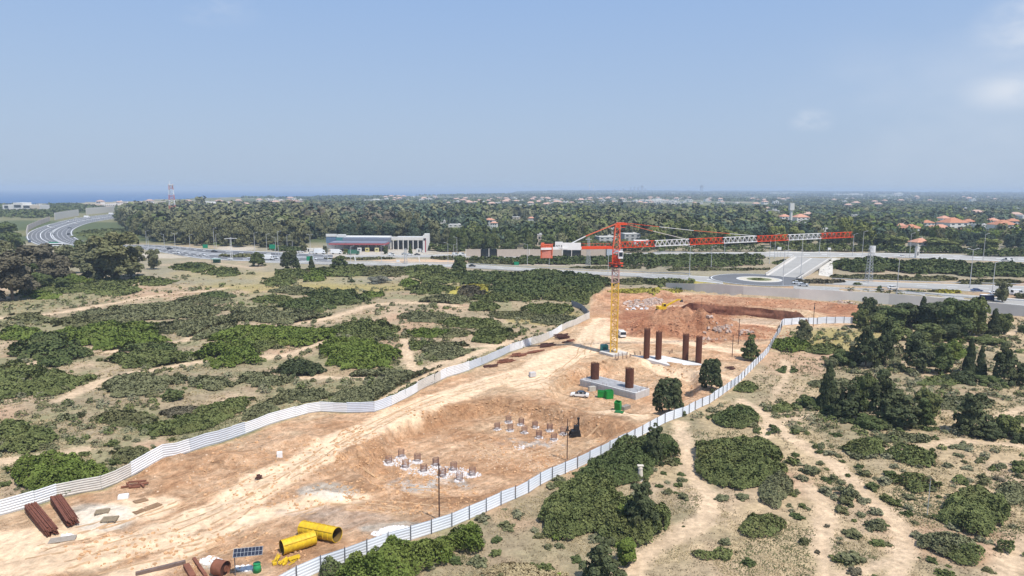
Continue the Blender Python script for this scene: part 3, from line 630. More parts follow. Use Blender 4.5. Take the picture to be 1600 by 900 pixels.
# tower head
jd = Vector((1, .09, 0)).normalized()
def JP(px, py): # a point of the jib plane: depth grows slowly along the jib
    x_lin = (px-960)/365.
    return P(px, py, Yc+x_lin*7.0)
ap = JP(967, 349)
mb = MB()
for sx_ in (-1, 1):
    for sy_ in (-1, 1):
        mb.bar(Vector((MX+sx_*1.0, Yc+sy_*.8, zc(390))), ap+Vector((sx_*.55-.3, sy_*.5, -.2)), .22)
for k in range(5):
    t = k/5.; z_ = zc(390)+(ap.z-zc(390))*t; w_ = 1.0-.45*t
    for a, b_ in (((-1, -1), (1, -1)), ((1, -1), (1, 1)), ((1, 1), (-1, 1)), ((-1, 1), (-1, -1))):
        z2 = z_+(ap.z-zc(390))*.2; w2 = 1.0-.45*(t+.2)
        mb.bar((MX+a[0]*w_, Yc+a[1]*w_*.8, z_), (MX+b_[0]*w2, Yc+b_[1]*w2*.8, z2), .11)
crb(mb, 'tower_head', redl)
mb = MB(); mb.box(ap+Vector((.4, 0, -.1)), (2.3, 1.2, .7)); mb.box(ap+Vector((-.4, 0, -.7)), (1.3, 1.1, .9)); mb.box(ap+Vector((1.6, 0, -.25)), (1.4, .8, .4)); mb.box(ap+Vector((.6, 0, -1.15)), (2.4, 1.3, .12)); crb(mb, 'head_sheaves', red)
# jib
edges = [969, 1023, 1077, 1130, 1182, 1231, 1282, 1332]
def jtop(px): return np.interp(px, [969, 1077, 1332], [378.5, 373.3, 362.5])
def jbot(px): return np.interp(px, [969, 1077, 1332], [387.0, 382.2, 370.2])
for k in range(7):
    x0, x1 = edges[k], edges[k+1]-.4; mb = MB(); n = 7; m_ = red if k % 2 == 0 else cw
    w_ = .65
    T = [JP(x0+(x1-x0)*i/n, jtop(x0+(x1-x0)*i/n)) for i in range(n+1)]; B = [JP(x0+(x1-x0)*i/n, jbot(x0+(x1-x0)*i/n)) for i in range(n+1)]
    nn = Vector((-.09, 1, 0))*w_
    mb.bar(T[0], T[-1], .19); mb.bar(B[0]+nn, B[-1]+nn, .17); mb.bar(B[0]-nn, B[-1]-nn, .17)
    for i in range(n):
        M_ = (T[i]+T[i+1])/2
        for s_ in (-1, 1): mb.bar(B[i]+nn*s_, M_, .10); mb.bar(B[i+1]+nn*s_, M_, .10)
        mb.bar(B[i]+nn, B[i]-nn, .08)
    crb(mb, 'jib_section', m_)
def rod(pxs, mlist, y_off=0.):
    pts_ = [JP(a, b)+Vector((0, y_off, 0)) for a, b in pxs]; pr = None
    r_ = empty('x', (0, 0, 0)); bpy.data.objects.remove(r_)
    for i in range(len(pts_)-1):
        mb = MB(); mb.bar(pts_[i], pts_[i+1], .13); crb(mb, 'tie_rod', mlist[i])
rod([(973,348),(1030,354.3),(1084,360.2),(1140,365),(1186,369)], [red, cw, redl, cw])
rod([(973,349),(1020,361),(1076,374.5)], [redl, mat('crane_cream', (.75, .66, .62), .5)])
for dy in (-.7, .7): rod([(962,350),(915,369),(893,380)], [redl, cw], dy)
# counter jib
mb = MB()
for dy in (-.75, .75): mb.bar(JP(956, 386.5)+Vector((0, dy, 0)), JP(908, 387)+Vector((0, dy, 0)), .35, .7)
mb.bar(JP(956, 388.5), JP(908, 389), 1.4, .12)
for i in range(9):
    p = JP(952-i*5, 386); mb.bar(p+Vector((0, -.8, 0)), p+Vector((0, -.8, 1.1)), .07)
mb.bar(JP(954, 386)+Vector((0, -.8, 1.1)), JP(908, 386)+Vector((0, -.8, 1.1)), .06)
crb(mb, 'counter_jib', red)
mb = MB()
for dy in (-.75, .75): mb.bar(JP(908, 387)+Vector((0, dy, 0)), JP(845, 388.5)+Vector((0, dy, 0)), .35, .6)
mb.bar(JP(908, 389), JP(845, 390), 1.4, .12); crb(mb, 'counter_jib_end', cw)
bd = MB(); q = JP(893, 384.5)+Vector((0, -.95, 0)); bd.box(q, (5.2, .12, 2.1)); board = crb(bd, 'banner_board', cw)
bd = MB(); q = JP(873, 382.5)+Vector((0, -.9, 0)); bd.box(q, (2.2, .12, 1.9)); board2 = crb(bd, 'sign_board', cw)
def text(s, loc, size, m, parent, name='lettering', rx=math.pi/2, rz=0):
    c_ = bpy.data.curves.new(name, 'FONT'); c_.body = s; c_.size = size; c_.extrude = .01; c_.align_x = 'CENTER'; c_.align_y = 'CENTER'; c_.materials.append(m)
    o = bpy.data.objects.new(name, c_); C.objects.link(o); dg = bpy.context.evaluated_depsgraph_get(); me = bpy.data.meshes.new_from_object(o.evaluated_get(dg)); bpy.data.objects.remove(o)
    o = bpy.data.objects.new(name, me); C.objects.link(o); o.parent = parent; o.location = loc; o.rotation_euler = (rx, 0, rz); return o
text('IVY S', q+Vector((0, -.09, -.3)), .85, dark, board2)
bd = MB(); q = JP(854, 391.5); bd.box(q+Vector((0, 0, -.2)), (3.4, 1.2, 3.9)); bd.box(q+Vector((-1.6, -.1, .6)), (.25, 1.5, 2.6)); bd.box(q+Vector((1.6, -.1, .6)), (.25, 1.5, 2.6)); cwt = crb(bd, 'counterweight', redl)
bd = MB(); bd.box(q+Vector((0, -.68, -1.05)), (2.6, .06, 2.0)); bd.build('weight_block', mat('weight_face', (.62, .22, .16), .6), cwt)
bd = MB(); bd.box(q+Vector((0, -.72, .65)), (3.1, .05, .42)); st_ = bd.build('lettered_strip', cw, cwt)
text('IVY TZ', q+Vector((.2, -.77, .65)), .5, dark, st_)
mb = MB()
for i in range(6): mb.bar(JP(846+i*3.4, 388)+Vector((0, -.8, 0)), JP(846+i*3.4, 381)+Vector((0, -.8, 0)), .06)
mb.bar(JP(846, 381)+Vector((0, -.8, 0)), JP(866, 381)+Vector((0, -.8, 0)), .07); mb.box(JP(848, 385)+Vector((0, 0, .3)), (.9, .9, 1.5)); crb(mb, 'winch_frame', redl)
tp = JP(1025, 385.5); mb = MB(); mb.box(tp, (1.2, 1.5, .3)); tr_ = crb(mb, 'trolley', dark)
# ---------------------------------------------------------------- generator by the mast
p = G(944, 549); t = empty('generator', p, R(12), 'teal green generator box at the foot of the crane', 'generator')
tealm = mat('teal_paint', (.05, .25, .22), .5, .12, 2); MB().box((0, 0, 1.05), (2.1, 1.7, 1.9), taper=.97).build('housing', tealm, t); MB().box((0, 0, 2.04), (1.9, 1.6, .08)).box((.5, 0, 2.2), (.3, .3, .3)).build('lid', tealm, t); MB().box((-.2, -.87, 1.1), (1.1, .04, .8)).build('grille', mat('teal_dark', (.03, .12, .11), .6), t); MB().box((0, 0, .06), (2.3, 1.9, .12)).build('skid', dark, t)
# ================================================================== rebar
rust = mat('rebar_rust', (.20, .078, .046), .85, .35, 1.2); rust2 = mat('rust_dark', (.09, .04, .03), .85, .3, 1.5); rustp = mat('rebar_rust_violet', (.27, .16, .13), .8, .3, 2)
def cage(nm, r, h, nbar, nring, th, m, stick=.25):
    mb = MB()
    for i in range(nbar):
        a = 2*math.pi*i/nbar; x, y = r*math.cos(a), r*math.sin(a); mb.bar((x, y, -.2), (x, y, h+rnd.uniform(-stick, stick)), th)
    me1 = mb; mb = MB()
    for k in range(nring):
        z_ = (k+.5)*h/nring
        n = 16
        for i in range(n):
            a = 2*math.pi*i/n; b_ = 2*math.pi*(i+1)/n; mb.bar((r*1.02*math.cos(a), r*1.02*math.sin(a), z_), (r*1.02*math.cos(b_), r*1.02*math.sin(b_), z_), th*.8)
    for i in range(4): mb.bar((r*1.02*math.cos(i*math.pi/2), r*1.02*math.sin(i*math.pi/2), 0), (r*1.02*math.cos(i*math.pi/2), r*1.02*math.sin(i*math.pi/2), h), th)
    return me1, mb
def column_cage(px, yb, yt, label, wpx, floor=None):
    p = G(px, yb); top_ = P(px, yt, p.y).z; h = top_-p.z; r = wpx/2/pxm(p)
    t = empty('column_cage', p, 0, label, 'rebar cage', 'tall rebar cages for the bridge columns')
    a, b_ = cage('c', r, h, 34, int(h/.32), .07, rust); a.build('main_bars', rust, t); b_.build('stirrup_mesh', rust2, t)
    inner = MB(); inner.tube((0, 0, 0), (0, 0, h*.95), r*.80, 18, cap=False); inner.build('inner_mesh', rust2, t)
    return t
for (a, b_, c_, l) in [(1010,560,513,'leftmost of the four tall rusty rebar cages standing in a row right of the crane'), (1028.5,562,518,'second from the left of the four tall rusty rebar cages in the far row'), (1070.5,563.5,522,'third from the left of the four tall rusty rebar cages in the far row'), (1091,568,525,'rightmost of the four tall rusty rebar cages in the far row')]:
    column_cage(a, b_, c_, l, 9)
# two on the pile cap
capm = mat('cap_concrete', (.50, .485, .47), .85, .15, .8)
cA = G(993, 625); cL = G(906, 603); cR = G(1020, 606)
ex = (cA-cL); ex.z = 0; Lx = ex.length; ex.normalize(); ey = Vector((-ex.y, ex.x, 0)); Wd = 6.0; ztop = P(993, 614.5, cA.y).z; zbt = min(cA.z, cL.z)-.3
cap = empty('foundation_block', (cA+cL)/2, math.atan2(ex.y, ex.x), 'long grey concrete pile cap carrying two rusty column cages', 'foundation block')
cap.location.z = zbt; hcap = ztop-zbt
MB().box((0, Wd/2, hcap/2), (Lx, Wd, hcap)).build('concrete_block', capm, cap)
mb = MB()
for i in range(int(Lx/1.1)): mb.box((-Lx/2+.5+i*1.1, -.05, hcap/2), (.07, .08, hcap))
mb.box((0, -.06, hcap*.8), (Lx, .06, .08)); mb.box((0, -.06, hcap*.3), (Lx, .06, .08)); mb.build('formwork_ribs', galv, cap)
MB().box((0, Wd/2, hcap+.02), (Lx-1.2, Wd-1.2, .06)).build('top_screed', mat('screed_dark', (.30, .295, .30), .9, .3, 1), cap)
mb = MB()
for i in range(44):
    a = rnd.random(); side_ = i % 4
    if side_ < 2: x = -Lx/2+.3+a*(Lx-.6); y = .3 if side_ == 0 else Wd-.3
    else: x = (-Lx/2+.3) if side_ == 2 else Lx/2-.3; y = .3+a*(Wd-.6)
    mb.bar((x, y, hcap), (x, y, hcap+.6), .05)
mb.build('starter_bars', rustp, cap)
for px, yt, l, fx in [(928, 567, 'left of the two short thick rusty rebar cages on the grey pile cap', -.29), (982.5, 575, 'right of the two short thick rusty rebar cages on the grey pile cap', .33)]:
    base = (cA+cL)/2+ex*(fx*Lx)+ey*(Wd/2); base.z = ztop+.05; 
    dd = P(px, 590, base.y).x-base.x; base += ex*dd
    top_ = P(px, yt, base.y).z; h = top_-base.z; r = 6.3/pxm(base)
    t = empty('column_cage', base, 0, l, 'rebar cage', 'column cages on the pile cap')
    a, b_ = cage('c', r, h, 34, int(h/.3), .075, rust); a.build('main_bars', rust, t); b_.build('stirrup_mesh', rust2, t); MB().tube((0, 0, .02), (0, 0, h*.95), r*.8, 18, cap=False).build('inner_mesh', rust2, t)
# far blinding slab with starter bars
sl_ = [G(990,557), G(1046,570), G(1100,571), G(1036,557)]
mb = MB(); mb.add([v+Vector((0, 0, .25)) for v in sl_]+[v-Vector((0, 0, .6)) for v in sl_], [(0, 1, 2, 3), (0, 4, 5, 1), (1, 5, 6, 2), (2, 6, 7, 3), (3, 7, 4, 0)])
slab = mb.build('blinding_slab', mat('blinding_white', (.62, .60, .58), .9, .12, .8)); tag(slab, 'pale concrete blinding slab under the four tall rusty cages', 'slab')
def small_cage(px, yb, label, group, first=[None]):
    p = G(px, yb)
    if first[0] is None:
        t = empty('pile_cage', p, 0, label, 'pile head', group)
        a, b_ = cage('c', .58, 1.45, 16, 5, .05, rustp, .14); a.build('pile_bars', rustp, t); b_.build('stirrup_mesh', rustp, t)
        mb = MB(); mb.tube((0, 0, -.4), (0, 0, .22), .55, 18); mb.box((.35, -.5, .05), (.9, .5, .25), rz=.4); mb.box((-.5, -.3, .03), (.6, .5, .25), rz=1); mb.box((.2, .6, .02), (.8, .4, .2), rz=.2); mb.build('concrete_head', mat('pile_concrete', (.60, .57, .55), .9, .2, 2), t)
        first[0] = t; return t
    s_ = rnd.uniform(.95, 1.1); return copy_tree(first[0], p, rnd.uniform(0, 6), (1, 1, s_), label, group)
near_p = [(607.5,724,'far left corner of the near group, nearest the haul road'),(627,714,'farthest of the near group'),(634,730.5,'near row of the near group, second from its left'),(652.5,721,'far row of the near group, second from its left'),(662,737,'near row of the near group, third from its left'),(681,727.5,'far row of the near group, third from its left'),(692,744.5,'right behind the tall thin pole'),(709,735,'far row of the near group, fourth from its left'),(718,750,'near row of the near group, at its right end'),(738,742.5,'far row of the near group, at its right end')]
for a, b_, l in near_p: small_cage(a, b_, 'rusty pile head, '+l.replace('nearest the haul road','by the haul road'), 'pile heads in the near pit')
far_p = [(777,671,'leftmost of the far group'),(794.5,660,'farthest of the far group'),(797.5,673,'near row of the far group, second from left'),(814.5,664,'far row of the far group, second from left'),(819.5,676,'near row of the far group, in its middle'),(836,668,'far row of the far group, in its middle'),(842,684,'near row of the far group, fourth from left'),(859,673,'far row of the far group, fourth from left'),(865.5,687.5,'nearest of the far group'),(880,678,'left of the pole and the black machine')]
for a, b_, l in far_p: small_cage(a, b_, 'rusty pile head in the far pit, '+l, 'pile heads in the far pit')
# starter bars by the crane foot
for i, (a, b_) in enumerate([(962,562),(966,562),(973,561),(979,560),(985,558),(992,556),(1000,554),(1046,553),(1050,551)]):
    p = G(a, b_); mb = MB()
    for k in range(5): mb.bar((rnd.uniform(-.25, .25), rnd.uniform(-.25, .25), 0), (rnd.uniform(-.3, .3), rnd.uniform(-.3, .3), rnd.uniform(1.0, 2.2 if i < 4 else 1.1)), .07)
    o = mb.build('starter_bars', rustp, loc=p); tag(o, 'bunch of upright starter bars between the crane foot and the tall cages', 'rebar', 'starter bars near the crane foot')
# rubble: chunks as stuff
def rubble(name, label, areas, m, n, smin, smax):
    V = []; Fc = []; pts_ = []
    for (cx, cy, rx, ry, k) in areas:
        for i in range(int(n*k)):
            r_ = math.sqrt(rnd.random()); a = rnd.random()*6.283; pts_.append((cx+rx*r_*math.cos(a), cy+ry*r_*math.sin(a)))
    pp = Gv(np.array([q[0] for q in pts_]), np.array([q[1] for q in pts_])); mb = MB()
    for q in pp:
        s_ = rnd.uniform(smin, smax)**1.0; s_ = smin+(smax-smin)*rnd.random()**2.5
        M = Matrix.Translation(Vector(q)) @ Matrix.Rotation(rnd.uniform(0, 6), 4, 'Z') @ Matrix.Rotation(rnd.uniform(-.6, .6), 4, 'X')
        mb.box((0, 0, s_*.15), (s_, s_*rnd.uniform(.5, 1), s_*rnd.uniform(.35, .7)), M=M, taper=rnd.uniform(.5, .9))
    return tag(mb.build(name, m), label, 'rubble', kind='stuff')
wr = mat('white_rubble', (.66, .62, .60), .9, .15, 2)
rubble('white_rubble', 'broken white concrete chips round the near pile heads', [(q[0], q[1]+1.5, 8, 3.0, 1) for q in near_p]+[(690,738,55,9,5),(730,742,22,5,2),(622,722,24,7,2)], wr, 110, .08, .42)
rubble('white_rubble', 'broken white concrete chips round the far pile heads', [(q[0], q[1]+1, 6, 1.5, 1) for q in far_p]+[(812,699,9,4,2)], wr, 40, .1, .4)
rubble('spilled_concrete', 'white spilled concrete by the fence', [(622,829,30,7,5),(600,834,20,5,2),(330,877,18,7,2),(383,888,15,5,1.5),(105,838,10,4,1)], mat('lime_white', (.75, .73, .72), .9, .08, 2), 140, .06, .4)
rubble('boulders', 'pale boulders and broken rock behind the red mound', [(1000,475,26,5,3),(1020,471,15,5,2),(1120,520,25,5,1),(1320,470,25,4,1.2),(1165,518,12,3,.6)], mat('boulder', (.44, .33, .27), .9, .35, 1), 70, .3, 1.7)
rubble('stones', 'scattered small stones on the dug sand', [(820,715,80,22,3.0),(700,700,120,40,1.5),(420,740,120,50,1.0),(860,655,90,20,1.2),(930,590,60,20,.8),(1180,515,60,12,1),(300,760,120,50,.7),(1010,600,60,20,.6),(1130,575,30,20,.5)], mat('sandstone', (.60, .43, .29), .95, .25, 1), 160, .05, .45)
rubble('white_blocks', 'white concrete blocks lying at the trench end', [(1085,487,6,2,.4),(1000,484,22,2,.3),(990,478,10,3,.4)], wr, 30, .5, 1.6)
rubble('soil_clods', 'clods of dug earth strewn over the building site', [(430,740,140,60,3),(640,770,110,35,3),(850,700,120,50,3),(930,600,90,35,2),(1060,590,60,25,1.5),(560,700,40,35,2),(760,640,150,14,2.5),(300,860,200,35,2)], mat('clod_soil', (.52, .31, .165), .95, .3, .6), 230, .10, .55)
rubble('red_clods', 'clods of red clay over the spoil heaps', [(1060,505,95,22,2.5),(1180,520,70,10,1.5),(1150,475,200,14,2.5)], mat('clod_red', (.42, .20, .11), .95, .3, .6), 230, .2, .9)
# ================================================================== yellow casings
yp = mat('casing_yellow', (.66, .42, .025), .55, .24, 1.6, spec=.35, col2=(.82, .54, .02)); ypd = mat('casing_inside_shade', (.16, .10, .03), .8)  # tube inside coloured dark for the shade in the hollow
def casing(a, b_, r, label, twist=0):
    A_ = G(*a); B_ = G(*b_); A_.z += r; B_.z += r; mid = (A_+B_)/2; t = empty('steel_casing', mid, 0, label, 'steel casing', 'yellow steel casings')
    d = (B_-A_).normalized(); L = (B_-A_).length; a0 = A_-mid; b0 = B_-mid
    MB().tube(a0, b0, r, 28, cap=False).build('tube_shell', yp, t, smooth=True); MB().tube(a0-d*.002, b0+d*.002, r*.955, 28, cap=False).build('shaded_inside', ypd, t, smooth=True)
    for k in range(8):
        q = a0+d*(L*(k+.02)/7.04); mb = MB(); n = 28; u = d.cross(Vector((0, 0, 1))).normalized(); v = u.cross(d)
        vs = []
        for off in (-.06, .06):
            for rr0 in (r*.99, r*1.055):
                for i in range(n): an = 6.2832*i/n; vs.append(q+d*off+(u*math.cos(an)+v*math.sin(an))*rr0)
        fs = []
        for i in range(n):
            j = (i+1) % n; fs += [(n+i, n+j, 3*n+j, 3*n+i), (i, n+i, n+j, j)[::-1], (2*n+i, 2*n+j, 3*n+j, 3*n+i)]
        mb.add(vs, fs); mb.build('flange_ring', yp, t)
    mb = MB()
    for an in (.6, 1.7, 2.6):
        u = d.cross(Vector((0, 0, 1))).normalized(); v = u.cross(d); o = (u*math.cos(an)+v*math.sin(an))*r*1.03; mb.bar(a0+o, b0+o, .09)
    mb.build('stiffener', mat('casing_yellow_dirty', (.55, .33, .02), .6, .3, 2), t); return t
casing((474,835), (527,846), .98, 'longer yellow steel casing tube, the farther of the two, its open end towards the fence')
casing((441,866), (491,850), .95, 'shorter, nearer yellow steel casing tube with its dark open end to the left')
p = G(440, 881); t = empty('clamp_parts', p, R(-20), 'heap of small yellow steel clamps below the nearer yellow tube', 'steel parts')
mb = MB()
for i in range(26):
    x = rnd.uniform(-1.5, 1.3); y = rnd.uniform(-.6, .6); a = rnd.uniform(-.5, .5); mb.bar((x, y, .12+.1*rnd.random()), (x+.9*math.cos(a+1.2), y+.7*math.sin(a+1.2), .35+.2*rnd.random()), .10)
for i in range(5): mb.box((rnd.uniform(-1.2, 1.2), rnd.uniform(-.5, .5), .15), (.5, .35, .3), rz=rnd.random())
mb.build('clamps', yp, t)
t = empty('clamp_parts', G(460, 874), R(25), 'small separate stack of yellow steel clamps right of the larger heap', 'steel parts')
mb = MB()
for i in range(6): mb.bar((-.7, -.35+i*.14, .2), (.7, -.35+i*.14, .35), .09)
mb.box((-.5, 0, .12), (.16, .9, .24)); mb.box((.5, 0, .14), (.16, .9, .28)); mb.build('clamps', yp, t)
# rebar bundles
def bundle(quad, label, hgt_=.9):
    a, b_, c_, d_ = [G(*q) for q in quad]      # a,b far end; c,d near end
    p0 = (a+b_)/2; p1 = (c_+d_)/2; mid = (p0+p1)/2; wd = ((a-b_).length+(c_-d_).length)/2; L = (p1-p0).length
    dirv = (p1-p0); rz = math.atan2(dirv.y, dirv.x); t = empty('rebar_bundle', mid, rz, label, 'rebar bundle', 'rusty rebar bundles by the left hoarding')
    mb = MB(); mb2 = MB()
    for k in range(3): mb2.box((-L/2+L*(.2+.3*k), 0, .12), (.16, wd*1.02, .24))
    mb2.build('timber_bearers', mat('old_timber', (.22, .17, .12), .9, .3, 2), t)
    rows = 6
    for j in range(rows):
        nb = 22
        for i in range(nb):
            y = -wd/2+wd*(i+.5)/nb+rnd.uniform(-.02, .02); z_ = .28+hgt_*(j+.5)/rows+(rnd.uniform(-.1, .12) if j == rows-1 else 0)
            mb.bar((-L/2+rnd.uniform(-.2, .2), y, z_), (L/2+rnd.uniform(-.9, .7), y+rnd.uniform(-.04, .04), z_+rnd.uniform(-.03, .03)), .085)
    mb.build('bars', mat('bundle_rust', (.17, .062, .038), .8, .3, 3), t)
    mb = MB()
    for k in range(2):
        x = -L/2+L*(.22+.5*k); mb.box((x, 0, .28+hgt_+.02), (.04, wd, .04)); mb.box((x, -wd/2-.03, .28+hgt_/2), (.04, .04, hgt_)); mb.box((x, wd/2+.03, .28+hgt_/2), (.04, .04, hgt_))
    mb.build('binding_wire', rust2, t)
bundle([(40,802),(57,797),(91,832),(71,841)], 'left of the two long rusty rebar bundles by the hoarding at the left edge')
bundle([(79,788),(97,783),(123,819),(104,825)], 'right of the two long rusty rebar bundles, nearer to the wooden pallets')
pal = mat('pallet_wood', (.26, .20, .13), .9, .3, 3)
def pallet(px, py, rz, label, m=pal, s=(1.9, 1.5)):
    t = empty('pallet', G(px, py), R(rz), label, 'pallet'); mb = MB()
    for i in range(6): mb.box((0, -s[1]/2+s[1]*(i+.5)/6, .26), (s[0], s[1]/6*.72, .05))
    mb.build('deck_boards', m, t); mb = MB()
    for i in (-1, 0, 1): mb.box((i*s[0]*.45, 0, .12), (.14, s[1], .2))
    mb.build('bearers', m, t)
pallet(160, 801, 20, 'brown wooden pallet on the pale patch, the one farther from the camera'); pallet(171.5, 813, 12, 'brown wooden pallet on the pale patch, the one nearer the camera', s=(2.1, 1.7)); pallet(98, 845, 20, 'weathered grey pallet in front of the left rebar bundle', mat('grey_wood', (.34, .29, .24), .9, .2, 3), (3.2, 1.6))
# rusty steel cross
t = empty('steel_cross', G(211, 760), R(10), 'rusty brown steel frame lying on the sand below the left hoarding', 'steel frame')
mb = MB()
for a, b_ in [((-1.9, -.6, .25), (1.9, .5, .3)), ((-1.5, .9, .3), (-.3, -.9, .25)), ((.2, 1.1, .3), (1.6, -.8, .25)), ((-1.2, .7, .5), (1.4, 1.0, .45)), ((-.7, -.7, .2), (1.0, -.6, .2))]: mb.bar(a, b_, .3, .25)
mb.build('beams', rust, t)
def wbox(px, py, s, label, m, cat='box', rz=20):
    t = empty('concrete_block', G(px, py), R(rz), label, cat); MB().box((0, 0, s[2]/2), s, taper=.95).build('body', m, t); MB().box((0, 0, s[2]+.02), (s[0]*.85, s[1]*.85, .06)).box((-s[0]*.3, 0, s[2]+.08), (.1, s[1]*.5, .08)).build('cap', m, t)
wbox(193, 778, (1.5, 1.0, .5), 'small white box lying on the sand between the pallets and the steel frame', cw); wbox(437, 714, (1.0, .9, .9), 'small white box on the bank left of the haul road', cw)
wbox(832, 588, (1.7, 1.2, 1.1), 'grey white concrete block alone on the haul road near the left hoarding', mat('block_grey', (.52, .50, .49), .85, .1), 'concrete block')
wbox(925, 611, (1.9, .8, 1.2), 'small beige crate between the white car and the green bins', mat('crate_beige', (.45, .42, .36), .8), 'crate')
# timber and beams at the bottom edge
def beam(name, a, b_, w_, h_, label, m, cat):
    A_ = G(*a); B_ = G(*b_); mid = (A_+B_)/2; mb = MB(); mb.bar(A_-mid+Vector((0, 0, h_/2)), B_-mid+Vector((0, 0, h_/2)), w_, h_); o = mb.build(name, m, loc=mid); return tag(o, label, cat)
beam('long_beam', (212,899), (290,880), .45, .4, 'long dark steel beam lying near the bottom edge, left of the planks', mat('beam_dark', (.17, .12, .10), .8, .3, 2), 'beam')
beam('plank', (303,874), (322,902), .4, .3, 'long brown plank leaning down to the right of the shorter one at the bottom edge', rust, 'plank'); beam('plank', (291,886), (302,905), .7, .5, 'short wide rusty plank at the bottom edge', rust, 'plank')
for i, (a, b_, l) in enumerate([((210,786),(230,781),'upper bundle of brown timber on the sand right of the pallets'),((210,803),(250,788),'lower longer bundle of brown timber on the sand right of the pallets'),((207,800),(245,790),'thin stick beside the lower bundle of timber')]):
    A_ = G(*a); B_ = G(*b_); mid = (A_+B_)/2; mb = MB(); d = B_-A_; nn = Vector((-d.y, d.x, 0)).normalized()
    for k in range(7 if i < 2 else 1): mb.bar(A_-mid+nn*(k*.16-.4)+Vector((0, 0, .12)), B_-mid+nn*(k*.16-.4+rnd.uniform(-.2, .2))+Vector((0, 0, .15)), .11)
    tag(mb.build('timber_bundle', mat('timber_tan', (.30, .19, .11), .9, .2), loc=mid), l, 'timber')
p = G(346, 897); t = empty('steel_ring', p, 0, 'large rusty steel drum lying on its side at the bottom edge', 'steel drum')
MB().tube((-.8, .2, .9), (.7, -.3, .9), .95, 24, cap=False).build('shell', rust, t, smooth=True); MB().tube((.4, -.2, .9), (.45, -.21, .9), .92, 24).build('inner_plate', rust2, t); MB().tube((.7, -.3, .9), (.8, -.32, .9), .38, 16).build('hub', rust, t)
# solar panel on a post
p = G(368, 899); t = empty('solar_panel', p, 0, 'dark solar panel on a thin post at the bottom edge of the site', 'solar panel')
MB().tube((0, 0, 0), (0, 0, 2.9), .06, 8).build('post', steel, t)
sp = MB(); M = Matrix.Translation((1.65, .2, 3.05)) @ Matrix.Rotation(R(12), 4, 'Z') @ Matrix.Rotation(R(35), 4, 'X'); sp.box((0, 0, 0), (3.5, 1.15, .06), M=M); sp.build('panel', mat('solar_cells', (.018, .02, .035), .2, .1, spec=.6), t)
sp = MB()
for i in range(9): sp.box((-1.72+i*.43, 0, .036), (.03, 1.15, .012), M=M)
for j in (-1, 0, 1): sp.box((0, j*.56, .036), (3.5, .03, .014), M=M)
sp.build('frame', galv, t)
p = G(402, 893); t = empty('barrel', p, 0, 'green plastic barrel near the solar panel', 'barrel'); grn = mat('bin_green', (.02, .26, .09), .5, .1)
MB().tube((0, 0, 0), (0, 0, 1.05), .52, 20, r2=.42).build('body', grn, t, smooth=True); MB().tube((0, 0, 1.05), (0, 0, 1.16), .46, 20).build('lid', grn, t)
# green skips
gskip = mat('skip_green', (.02, .27, .05), .5, .12, 1.5); gdark = mat('skip_green_dark', (.01, .12, .025), .6)
def skip(px, py, s, rz, label, tilt=0):
    t = empty('skip', G(px, py), R(rz), label, 'skip', 'green steel skips'); t.rotation_euler[0] = R(tilt)
    a, b_, c_ = s; mb = MB()
    mb.box((0, -b_/2, c_/2), (a, .08, c_)); mb.box((0, b_/2, c_/2), (a, .08, c_)); mb.box((-a/2, 0, c_/2), (.08, b_, c_)); mb.box((a/2, 0, c_/2), (.08, b_, c_)); mb.box((0, 0, .06), (a, b_, .1)); mb.build('bin_body', gskip, t)
    mb = MB()
    for i in range(4): mb.box((-a/2+a*(i+.5)/4, -b_/2-.07, c_/2), (.1, .07, c_*.94))
    mb.box((0, -b_/2-.08, c_-.05), (a*1.03, .09, .12)); mb.build('ribs', gskip, t)
    MB().box((0, 0, c_*.6), (a*.92, b_*.92, .05)).build('load', gdark, t)
skip(940, 620, (1.9, 1.4, 1.5), -10, 'green steel skip left of the taller one beside the pile cap'); skip(951.5, 622, (1.7, 1.4, 2.0), 12, 'taller green steel skip right beside the pile cap'); skip(966, 640, (1.3, 1.2, 2.1), -30, 'tilted green steel skip standing apart in front of the pile cap', 12)
beam('scrap_plate', (961,643), (974,645), 1.6, .15, 'flat green steel plate lying beside the tilted skip', gdark, 'steel plate'); beam('scrap_pile', (972,641), (982,637), 1.2, .8, 'grey heap of scrap timber right of the tilted green skip', mat('scrap_grey', (.25, .22, .19), .9, .4, 3), 'scrap')
# black machine
p = G(898, 681); t = empty('drilling_machine', p, R(10), 'small black drilling machine beside the pole in the far pit', 'machine')
bk = mat('machine_black', (.018, .018, .02), .5)
MB().box((0, .5, .35), (2.2, .5, .6)).build('track', bk, t); MB().box((0, -.6, .35), (2.2, .5, .6)).build('track', bk, t); MB().box((.1, 0, .95), (1.8, 1.4, .7)).build('chassis', bk, t); MB().box((.3, 0, 1.75), (1.0, 1.1, 1.0), taper=.85).build('cab', bk, t); mb = MB(); mb.bar((.9, .1, .8), (.75, .1, 3.6), .28); mb.bar((.2, 0, 2.2), (.9, .1, 3.1), .12); mb.box((.75, .1, 3.7), (.5, .3, .4)); mb.build('mast', bk, t); mb = MB(); mb.bar((-.8, 0, .9), (-1.7, .1, 1.6), .2); mb.bar((-1.7, .1, 1.6), (-2.0, 0, .5), .15); mb.build('arm', bk, t)
